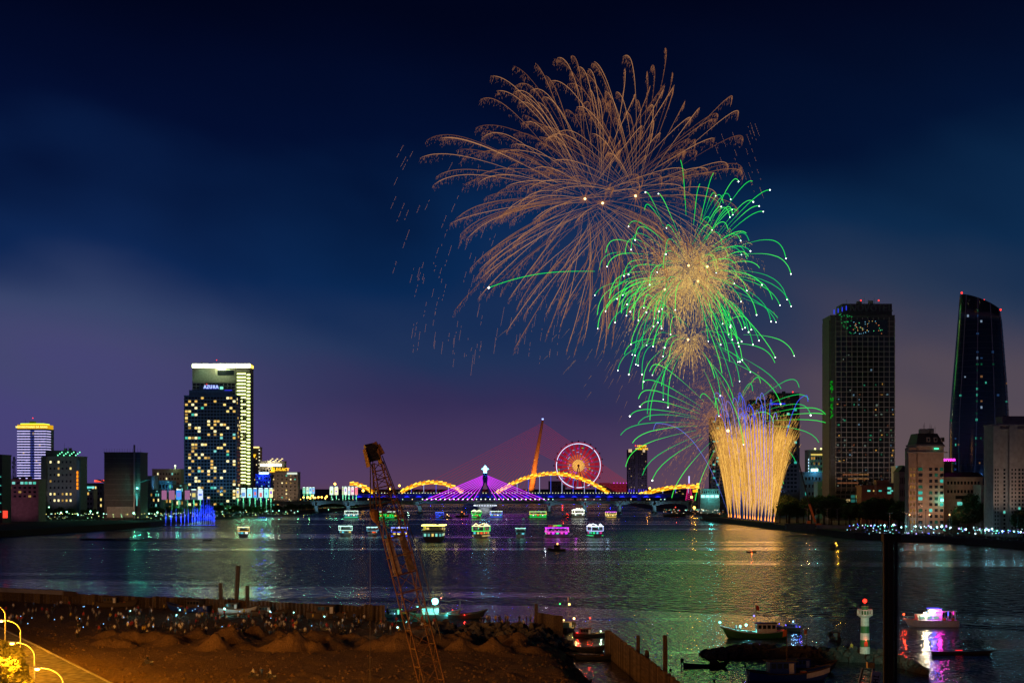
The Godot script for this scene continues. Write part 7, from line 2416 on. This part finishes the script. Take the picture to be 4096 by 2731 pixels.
	lamp_light(t, Vector3(-0.2, 3.4, -2.0), Color8(60, 70, 255), 8.0, 0.3, 60.0)
	lamp_light(t, Vector3(-1.6, 3.4, -2.0), Color8(255, 40, 200), 7.0, 0.3, 60.0)
	put("bow_rail", bx(3.0, 0.06, 0.06), M["steel"], t, Vector3(4.0, 2.3, -1.0))
	var bl := Shape.new()
	bl.rod(Vector3(5.6, 1.6, 0), Vector3(5.6, 2.7, 0), 0.05, 5)
	obj("bow_staff", bl, M["steel"], t)
	star("bow_lamp", Vector3(5.6, 2.75, 0), 0.2, glow(Color8(255, 60, 20), 8.0), t)
	lamp_light(t, Vector3(5.6, 2.75, -0.6), Color8(255, 50, 20), 3.0, 0.1, 50.0)
	# fishing boats
	fishing_boat("long dark fishing boat with a green flash, people aboard and a glaring lamp", on_water(3012, 2552), PI, 13.0, "green_paint", {"flag": "red_cloth", "house_x": -0.2, "house_paint": "white_paint", "trim": "white_paint", "lamps": [[0.1, 0.2, 0.0, 0.2, cyan, 12.0, 11.0], [0.5, 0.24, 0.0, 0.22, cyan, 5.0, 4.0], [-0.02, 0.34, 0.0, 0.13, Color8(90, 90, 255), 8.0, 2.0], [-0.47, 0.1, 0.0, 0.12, Color8(255, 60, 30), 6.0, 1.5]]})
	for q in [[2925, 0], [2945, 1], [2962, 2], [3070, 2], [3082, 4]]:
		var p := on_water(q[0], 2549)
		person("stand" if q[1] else "sit", [2, 1, 0, 2, 5][q[1]], ["black", "grey", "white", "black", "blue"][q[1]], Vector3(p.x, 0.95, p.z - 0.1), 0.5, "aboard the long dark fishing boat", {"stand": "standing", "sit": "sitting"})
	fishing_boat("dark fishing boat outlined by violet blue lamps", on_water(3148, 2522), PI * 0.8, 6.5, "black_paint", {"mast": 0.4, "lamps": [[-0.2, 0.3, 0.2, 0.13, Color8(130, 190, 255), 8.0, 3.0], [0.1, 0.16, 0.5, 0.1, Color8(80, 70, 255), 6.0, 2.0], [0.3, 0.2, 0.3, 0.08, Color8(80, 70, 255), 6.0, 1.0], [-0.4, 0.14, 0.4, 0.1, Color8(80, 70, 255), 6.0, 1.0]]})
	fishing_boat("unlit dark launch with a flat awning near the lighthouse", on_water(3340, 2560), PI * 0.5, 7.0, "black_paint", {"mast": 0.34, "house_paint": "dark_wall"})
	fishing_boat("fishing boat with an orange flag and warm glaring lamps by the rock heap", on_water(2275, 2524), PI * 0.42, 8.5, "black_paint", {"flag": "orange_cloth", "mast": 0.75, "house_paint": "teal_paint", "lamps": [[0.12, 0.3, 0.4, 0.17, warm, 14.0, 16.0], [-0.05, 0.66, 0.1, 0.18, warm, 10.0, 8.0], [0.05, 0.26, -0.5, 0.14, warm, 6.0, 4.0], [-0.5, 0.7, -0.4, 0.1, Color8(60, 255, 130), 5.0, 1.0]], "win": glow(warm, 0.5)})
	fishing_boat("dark fishing boat with an orange screen and a red masthead lamp", on_water(2368, 2548), 0.12, 7.6, "black_paint", {"mast": 0.46, "house_paint": "dark_wall", "lamps": [[-0.05, 0.5, 0.0, 0.12, Color8(255, 60, 30), 8.0, 4.0], [0.22, 0.16, 0.3, 0.14, Color8(210, 255, 210), 6.0, 3.0], [-0.4, 0.13, 0.3, 0.1, Color8(255, 40, 40), 6.0, 1.5]]})
	fishing_boat("dark skiff moored before the red lamp boat", on_water(2358, 2604), -0.1, 6.5, "black_paint", {"house": false, "mast": 0.2})
	fishing_boat("black rowing boat moored against the harbour sheet pile wall", on_water(2385, 2638), 0.08, 7.2, "black_paint", {"house": false, "mast": 0.24})
	fishing_boat("short black rowing boat drawn up at the muddy shore", on_water(2318, 2632), 2.9, 5.0, "black_paint", {"house": false, "mast": 0.16})
	fishing_boat("big blue and green fishing boat with white and teal bow boards", on_water(3166, 2722), 0.1, 13.6, "blue_paint", {"bow_panel": "white_paint", "mast": 0.5, "flag": "orange_cloth", "house_x": -0.12, "lamps": []})
	fishing_boat("flagged dark boat moored behind the big blue fishing boat", on_water(3240, 2690), 0.3, 10.0, "black_paint", {"mast": 0.62, "flag": "orange_cloth", "house_paint": "blue_paint"})
	# slender canoe with an outboard motor
	t = thing("motor_canoe", "slender black canoe with an outboard motor on pale glittering water", "canoe", on_water(2830, 2668), 0.0)
	obj("hull", hull_shape(8.0, 1.2, 0.45, 0.8, 0.35, 0.2, 0.3), M["black_paint"], t)
	put("outboard_motor", bx(0.5, 0.7, 0.4), M["black_paint"], t, Vector3(-4.2, 1.1, 0))
	put("motor_shaft", bx(0.14, 1.4, 0.14), M["dark_steel"], t, Vector3(-4.3, 0.2, 0))
	var oar := Shape.new()
	oar.rod(Vector3(-3.8, 0.95, 0.1), Vector3(-0.6, 0.8, 0.3), 0.04, 5)
	obj("oar", oar, M["timber"], t)
	var net := Shape.new()
	net.ball(Vector3(1.2, 0.75, 0), Vector3(0.9, 0.45, 0.4), 8, 5)
	obj("net_bundle", net, M["rope"], t)
	for q in [[2983, 2664], [2683, 2680], [2828, 2636], [2858, 2725]]:
		t = thing("float_ball", "small black mooring float on the pale water near the canoe", "float", on_water(q[0], q[1]), 0.0, "mooring floats near the canoe")
		var s := Shape.new()
		s.ball(Vector3(0, 0.1, 0), Vector3.ONE * (0.2 if q[1] > 2640 else 0.14), 8, 6)
		obj("ball", s, M["rubber"], t)
		put("ring", bx(0.06, 0.1, 0.06), M["steel"], t, Vector3(0, 0.3, 0))
	t = thing("motor_canoe", "long low black canoe with a red lamp beyond the patrol boat's reflection", "canoe", on_water(3860, 2616), 0.05)
	obj("hull", hull_shape(12.0, 1.4, 0.4, 0.35, 0.15, 0.2, 0.3), M["black_paint"], t)
	put("rail_lamp", bx(1.3, 0.07, 0.07), glow(Color8(255, 40, 50), 2.5), t, Vector3(-1.2, 0.75, 0.5))
	# boats at the site's landing
	fishing_boat("cyan lit work boat with a floodlight glaring over the landing", on_water(1742, 2476), 0.15, 12.0, "teal_paint", {"house_paint": "white_paint", "house_x": -0.1, "mast": 0.46, "win": glow(cyan, 1.2), "lamps": [[-0.02, 0.34, 0.3, 0.75, cyan, 9.0, 42.0], [0.1, 0.4, 0.2, 0.12, Color8(255, 120, 110), 6.0, 1.0], [-0.35, 0.25, 0.4, 0.16, cyan, 5.0, 5.0], [-0.28, 0.16, 0.5, 0.14, Color8(80, 255, 160), 4.0, 2.0]]})
	fishing_boat("long dark wooden boat with people and red lamps beside the floodlit work boat", on_water(1850, 2475), 0.1, 11.5, "black_paint", {"house": false, "mast": 0.3, "lamps": [[0.03, 0.09, 0.5, 0.12, Color8(255, 50, 40), 6.0, 1.5], [-0.3, 0.12, 0.4, 0.12, cyan, 4.0, 2.5], [-0.2, 0.18, 0.2, 0.1, Color8(255, 50, 40), 6.0, 1.0]]})
	fishing_boat("dark boat with green lamps moored at the end of the long pile wall", on_water(1598, 2470), 0.5, 9.0, "black_paint", {"house_paint": "dark_wall", "lamps": [[0.0, 0.22, 0.4, 0.12, Color8(70, 255, 150), 5.0, 2.0], [-0.2, 0.12, 0.5, 0.1, Color8(150, 200, 255), 4.0, 1.0]]})
	# beached boats under the long wall
	for q in [[470, 2432, 10.0, 0.2, "old wooden boat beached under the wall near the capping beam", "timber"], [765, 2438, 11.0, 2.8, "blue cabin boat beached under the long pile wall", "blue_paint"], [975, 2446, 9.0, 0.1, "white cabin boat beached below the tallest leaning pile", "white_paint"], [1110, 2448, 8.5, 0.3, "wooden boat under a blue tarpaulin below the long wall", "timber"], [1350, 2470, 12.5, 0.15, "long wooden cabin boat beached at the end of the long wall", "timber"]]:
		var dd := far_at(q[1], 2.0)
		var x := X(q[0], dd)
		dd = minf(dd, wall_far(x) - 3.5)
		fishing_boat(q[4], Vector3(x, site_y(x, dd) + 0.35, -dd), q[3], q[2], q[5], {"house_paint": ["timber", "blue_paint", "white_paint", "tarp_blue", "timber"][int(q[0]) % 5], "mast": 0.2})

func make_bank_details() -> void:
	rng.seed = 1000
	# sodium lamps beyond the bridge approach and along the promenades
	var lp := thing("promenade_lamp", "orange sodium lamp glowing on the road above the bridge approach", "street lamp", Vector3.ZERO, 0.0, "sodium lamps above the bridge approach")
	lp.set_meta("base_name", "promenade_lamp")
	put("pole", bx(0.3, 10, 0.3), M["dark_steel"], lp, Vector3(0, 5, 0))
	star("lamp_bulb", Vector3(0, 10.2, 0), 1.25, glow(Color8(255, 190, 70), 9.0), lp)
	lamp_light(lp, Vector3(0, 9.0, 2.4), Color8(255, 165, 50), 50.0, 0.4, 200.0)
	var first := true
	for px in [1092, 1112, 1134, 1162, 1176, 1188, 1200, 1213, 1228, 1233, 1240, 1248, 1254, 1260, 1273, 1286, 1300, 1306]:
		var d := 1900.0
		var at := Vector3(X(px, d), Y(1985, d) - 10.2 + rng.randf_range(-0.5, 1.5), -d)
		if first: lp.position = at; first = false
		else: dup(lp, at, 0.0, "", "", rng.randf_range(0.6, 1.0))
	for q in [[1339, 1935, 2300, "lone tall sodium lamp above the glaring billboards"], [1452, 1962, 2100, "sodium lamp beside the lattice crane boom"], [1441, 1942, 2500, "sodium lamp at the western foot of the gold arches"], [1558, 1955, 2450, "sodium lamp seen through the crane boom"], [1597, 1942, 2600, "sodium lamp before the second gold arch"], [2600, 1953, 2500, "sodium lamp at the foot of the dragon's neck"], [2767, 1988, 1600, "sodium lamp over the quay trees near the palm burst"], [2778, 2030, 1450, "warm white lamp on the quay near the palm burst"]]:
		var at := P(q[0], q[1], q[2])
		var o := dup(lp, at - Vector3(0, 10.2, 0), 0.0, q[3], "")
		o.scale = Vector3.ONE * (1.0 if q[2] < 2000 else 1.4)
		o.position.y = at.y - 10.2 * o.scale.x
		o.remove_meta("group")
	# white green promenade lamps
	var wl := thing("promenade_lamp", "greenish white lamp on the dark western promenade", "street lamp", Vector3.ZERO, 0.0, "greenish lamps on the western promenade")
	wl.set_meta("base_name", "promenade_lamp")
	put("pole", bx(0.2, 6, 0.2), M["dark_steel"], wl, Vector3(0, 3, 0))
	star("lamp_bulb", Vector3(0, 6.1, 0), 0.55, glow(Color8(150, 255, 205), 6.0), wl)
	lamp_light(wl, Vector3(0, 6.1, 1.2), Color8(130, 255, 190), 14.0, 0.3, 100.0)
	first = true
	for q in [[38, 2030], [60, 2028], [75, 2030], [97, 2028], [110, 2027], [130, 2026], [146, 2026], [160, 2025], [174, 2025], [194, 2024], [242, 2054], [265, 2053], [310, 2055], [360, 2049], [388, 2047], [413, 2046], [464, 2058], [470, 2058], [550, 2036], [524, 2037], [497, 2038], [595, 2059], [628, 2057], [900, 2052], [920, 2051], [1066, 2035], [1090, 2034], [1115, 2037], [1190, 2035], [1313, 2028]]:
		var d := 1230.0 if q[0] < 700 else 1440.0
		var at := P(q[0], q[1], d) - Vector3(0, 6.1, 0)
		at.y = maxf(at.y, 2.0)
		if first: wl.position = at; first = false
		else: dup(wl, at, 0.0, "", "", rng.randf_range(0.6, 1.2))
	var sl := dup(wl, P(533, 2085, 1180) - Vector3(0, 6.1, 0), 0.0, "glaring greenish white lamp at the water's edge near the jets")
	sl.remove_meta("group")
	sl.position.y = 1.0; sl.scale = Vector3.ONE * 1.3
	# small lights of parked bikes, stalls and phones in the far crowds
	far_lights("western", 260, [0, 1180], [2040, 2075], 1200.0, [Color8(170, 255, 190), Color8(220, 255, 160), Color8(190, 255, 240), Color8(255, 230, 130)], 40)
	far_lights("eastern", 150, [3390, 4096], [2092, 2135], 880.0, [Color8(150, 240, 255), Color8(190, 170, 255), Color8(130, 255, 220), Color8(220, 250, 255), Color8(90, 110, 255)], 41)
	far_lights("middle", 70, [2650, 2900], [2020, 2055], 1400.0, [Color8(190, 230, 255), Color8(255, 160, 90), Color8(120, 255, 200), Color8(255, 240, 200)], 42)
	first = true
	var fl := thing("crowd_lamp", "glaring cyan white lamp in the eastern quay crowd", "lamp", Vector3.ZERO, 0.0, "glaring lamps in the eastern quay crowd")
	fl.set_meta("base_name", "crowd_lamp")
	put("pole", bx(0.16, 4.2, 0.16), M["dark_steel"], fl, Vector3(0, 2.1, 0))
	star("lamp_bulb", Vector3(0, 4.3, 0), 0.42, glow(Color8(180, 255, 250), 8.0), fl)
	lamp_light(fl, Vector3(0, 4.3, 0.9), Color8(130, 230, 255), 5.0, 0.3, 100.0)
	for q in [[3540, 2118], [3576, 2122], [3607, 2112], [3634, 2104], [3664, 2107], [3725, 2105], [3750, 2126], [3768, 2127], [3866, 2131], [3944, 2126], [4012, 2130], [4058, 2142], [4085, 2144], [3685, 2120], [3970, 2128]]:
		var d: float = 880.0 - (q[0] - 3500) * 0.2
		var at := P(q[0], q[1], d) - Vector3(0, 4.3, 0)
		at.y = 3.0
		if first: fl.position = at; first = false
		else: dup(fl, at, 0.0, "", "", rng.randf_range(0.7, 1.15))
	# plain lamp columns of the eastern promenade, unlit, and hidden street lamps behind the trees that light the facades
	var pl := thing("lamp_column", "unlit double arm lamp column before the dark promenade trees", "street lamp", Vector3.ZERO, 0.0, "unlit lamp columns on the eastern promenade")
	pl.set_meta("base_name", "lamp_column")
	put("pole", bx(0.22, 12, 0.22), M["galvanised"], pl, Vector3(0, 6, 0))
	for sx in [-1.0, 1.0]: put("arm", bx(2.4, 0.14, 0.14), M["galvanised"], pl, Vector3(sx * 1.2, 12.0, 0), Vector3(0, 0, sx * 0.2))
	first = true
	for q in [3230, 3265, 3310, 3350, 3395, 3560, 3627, 3665, 3845, 3890, 3985]:
		var d := 850.0 if q > 3500 else 1010.0
		var at := Vector3(X(q, d), 3, -d)
		if first: pl.position = at; first = false
		else: dup(pl, at, 0.0)
	var hs := thing("street_lamp", "warm street lamp behind the promenade trees at the foot of the tan hotel", "street lamp", Vector3.ZERO, 0.0, "warm street lamps behind the promenade trees")
	hs.set_meta("base_name", "street_lamp")
	put("pole", bx(0.25, 11, 0.25), M["galvanised"], hs, Vector3(0, 5.5, 0))
	star("lamp_bulb", Vector3(0, 11.1, 0), 0.35, glow(Color8(255, 190, 120), 6.0), hs)
	lamp_light(hs, Vector3(0, 11.1, -0.7), Color8(255, 168, 112), 14.0, 0.4, 400.0)
	first = true
	for q in [[3640, 838], [3720, 840], [3800, 842], [3480, 1060], [3560, 1065], [3345, 1150]]:
		var at := Vector3(X(q[0], q[1]), 3, -q[1])
		if first: hs.position = at; first = false
		else: dup(hs, at, 0.0)
	# truck crane on the quay
	var d := 1000.0
	var t := thing("truck_crane", "orange truck crane with a long dark jib beside the golden fountains", "crane", Vector3(X(3252, d), 3.0, -d))
	var o := -t.position
	var s := Shape.new()
	s.bar(P(3262, 2088, d) + o, P(3238, 2016, d) + o, 1.3, 1.3)
	obj("boom", s, M["orange_paint"], t)
	s = Shape.new()
	s.bar(P(3238, 2016, d) + o, P(3188, 1818, d) + o, 0.7, 0.7)
	obj("jib", s, M["dark_steel"], t)
	put("chassis", bx(9, 1.6, 2.6), M["orange_paint"], t, Vector3(1.0, 1.5, 0))
	put("cab", bx(2.2, 2.0, 2.4), M["orange_paint"], t, Vector3(-2.8, 3.0, 0))
	for x in [-2.6, -0.8, 2.0, 3.8]: put("wheel", bx(1.1, 1.1, 0.5), M["rubber"], t, Vector3(x, 0.55, 1.3))
	put("outrigger", bx(0.6, 3.2, 0.6), M["white_paint"], t, Vector3(-1.8, 6.5, 0.8))
	lamp_light(t, Vector3(-6, 9, 14), Color8(255, 170, 100), 30.0)
	t = thing("hoarding_fence", "pale corrugated hoarding along the quay beside the truck crane", "fence", Vector3(X(3270, 960), 3.0, -960))
	for i in 26: put("fence_panel", bx(1.0, 2.4, 0.1 + 0.05 * (i % 2)), M["pale_wall"], t, Vector3(i * 1.02, 1.2, i * 0.7), Vector3(0, -0.6, 0))
	t = thing("site_shed", "low dark shed on the quay between the fountains and the fence", "shed", Vector3(X(3240, 900), 3.0, -930))
	put("wall", bx(18, 3.6, 5), M["dark_wall"], t, Vector3(0, 1.8, 0))
	put("roof", bx(18.8, 0.3, 5.8), M["slate_roof"], t, Vector3(0, 3.75, 0))
	# pontoon quay that carries the fountains
	t = thing("pontoon", "long dark pontoon that carries the golden fountains", "pontoon", Vector3(0, 0, 0))
	var pn := Shape.new()
	pn.bar(Vector3(X(2830, 1330) - 3, 1.3, -1330), Vector3(X(3100, 1075) + 1, 1.3, -1075), 5.0, 3.4)
	obj("deck", pn, M["dark_stone"], t)
	for i in 30:
		var p := Vector3(X(2830, 1330) - 3, 0, -1330).lerp(Vector3(X(3100, 1075) + 1, 0, -1075), i / 29.0)
		put("fender", bx(0.8, 1.8, 1.2), M["rubber"], t, p + Vector3(-2.9, 1.2, 0))
	# blue lit water jets
	var jets := [[662, 62], [683, 60], [703, 70], [723, 48], [737, 66], [752, 68], [768, 72], [778, 76], [788, 70], [795, 60], [803, 96], [812, 108], [820, 84], [827, 118], [836, 122], [843, 88], [851, 78], [857, 60]]
	t = thing("jet_barge", "low black barge under the row of blue lit water jets", "barge", P(760, 2103, 1135) * Vector3(1, 0, 1))
	put("deck", bx(42, 0.6, 5), M["black_paint"], t, Vector3(0, 0.3, 0))
	var tone := paint("jet_water", lin(0.75, 0.8, 0.85), 0.6)
	tone.backlight_enabled = true
	tone.backlight = lin(0.6, 0.7, 0.8)
	for q in jets:
		var h: float = q[1] * 1135.0 / F
		var f := thing("water_jet", "upright jet of water lit blue from its foot", "fountain", Vector3(X(q[0], 1135), 0.6, -1135), 0.0, "blue lit water jets")
		var w := Shape.new()
		w.lathe(Vector3.ZERO, [[0.1, 0.0], [0.2, h * 0.25], [0.3, h * 0.5], [0.2, h * 0.8], [0.03, h]], 6)
		for i in 50:
			var yy := h * sqrt(rng.randf())
			var p := Vector3(rng.randfn(0, 0.15 + 0.03 * (h - yy)), yy, rng.randfn(0, 0.3))
			w.sliver(p, p + Vector3(0, -rng.randf_range(0.6, 2.2), 0), 0.09)
		obj("water_column", w, tone, f)
		put("jet_lamp", bx(0.5, 0.3, 0.5), glow(Color8(60, 80, 255), 6.0), f, Vector3(0, 0, 1.0))
		var l := SpotLight3D.new()
		l.name = "jet_light"
		l.light_color = Color8(30, 54, 255); l.light_energy = 170.0; l.light_size = 0.4
		l.spot_angle = 42.0; l.spot_angle_attenuation = 0.8; l.spot_range = 80.0; l.spot_attenuation = 2.0
		l.shadow_enabled = true
		f.add_child(l, true)
		l.position = Vector3(0, 0.6, 5.0)
		l.basis = Basis.looking_at(Vector3(0, h * 0.5, -5.0).normalized(), Vector3.UP)

func far_lights(which: String, n: int, xs: Array, ys: Array, d: float, colors: Array, s: int) -> void:
	rng.seed = s
	var parts := []
	for c in colors: parts.append(Shape.new())
	for i in n:
		var px := rng.randf_range(xs[0], xs[1])
		var dd: float = d + rng.randf_range(-30, 40) - ((px - xs[0]) * 0.2 if which == "eastern" else 0.0) + (maxf(0.0, (px - 640.0) * 0.55) if which == "western" else 0.0)
		var p := P(px, rng.randf_range(ys[0], ys[1]), dd)
		p.y = clampf(p.y, 3.4, 8.0)
		(parts[rng.randi() % parts.size()] as Shape).box(p, Vector3.ONE * rng.randf_range(0.16, 0.5) * (1.0 if rng.randf() < 0.85 else 1.6))
	var t := thing("crowd_lights", "scattered small lamps and phone lights of the %s bank crowd" % which, "lights")
	t.set_meta("kind", "stuff")
	for i in parts.size(): stuff(obj("lamp_points", parts[i], glow(colors[i], 2.4), t))
	# the crowd itself, a dark mass of heads on the quay
	var mm := MultiMesh.new()
	mm.transform_format = MultiMesh.TRANSFORM_3D
	mm.mesh = people["stand"][2]
	mm.instance_count = n * 3
	for i in n * 3:
		var px := rng.randf_range(xs[0], xs[1])
		var dd: float = d + rng.randf_range(-24, 10) - ((px - xs[0]) * 0.2 if which == "eastern" else 0.0) + (maxf(0.0, (px - 640.0) * 0.55) if which == "western" else 0.0)
		mm.set_instance_transform(i, Transform3D(Basis(Vector3.UP, rng.randf() * 6.0), Vector3(X(px, dd), 3.0, -dd)))
	var o := MultiMeshInstance3D.new()
	o.name = numbered("crowd")
	o.multimesh = mm
	o.material_override = M["cloth"]
	stuff(o)
	tag(o, "dense dark crowd standing along the %s bank" % which, "crowd")
	add_child(o)

func _ready() -> void:
	make_world()
	make_materials()
	make_setting()
	print("setting ", Time.get_ticks_msec())
	make_left_bank()
	make_right_bank()
	make_bridges()
	print("buildings ", Time.get_ticks_msec())
	make_tour_boats()
	make_fireworks()
	print("fireworks ", Time.get_ticks_msec())
	make_site()
	make_bank_trees()
	print("site ", Time.get_ticks_msec())
	make_people()
	print("people ", Time.get_ticks_msec())
	make_harbour()
	make_bank_details()
	print("done ", Time.get_ticks_msec())
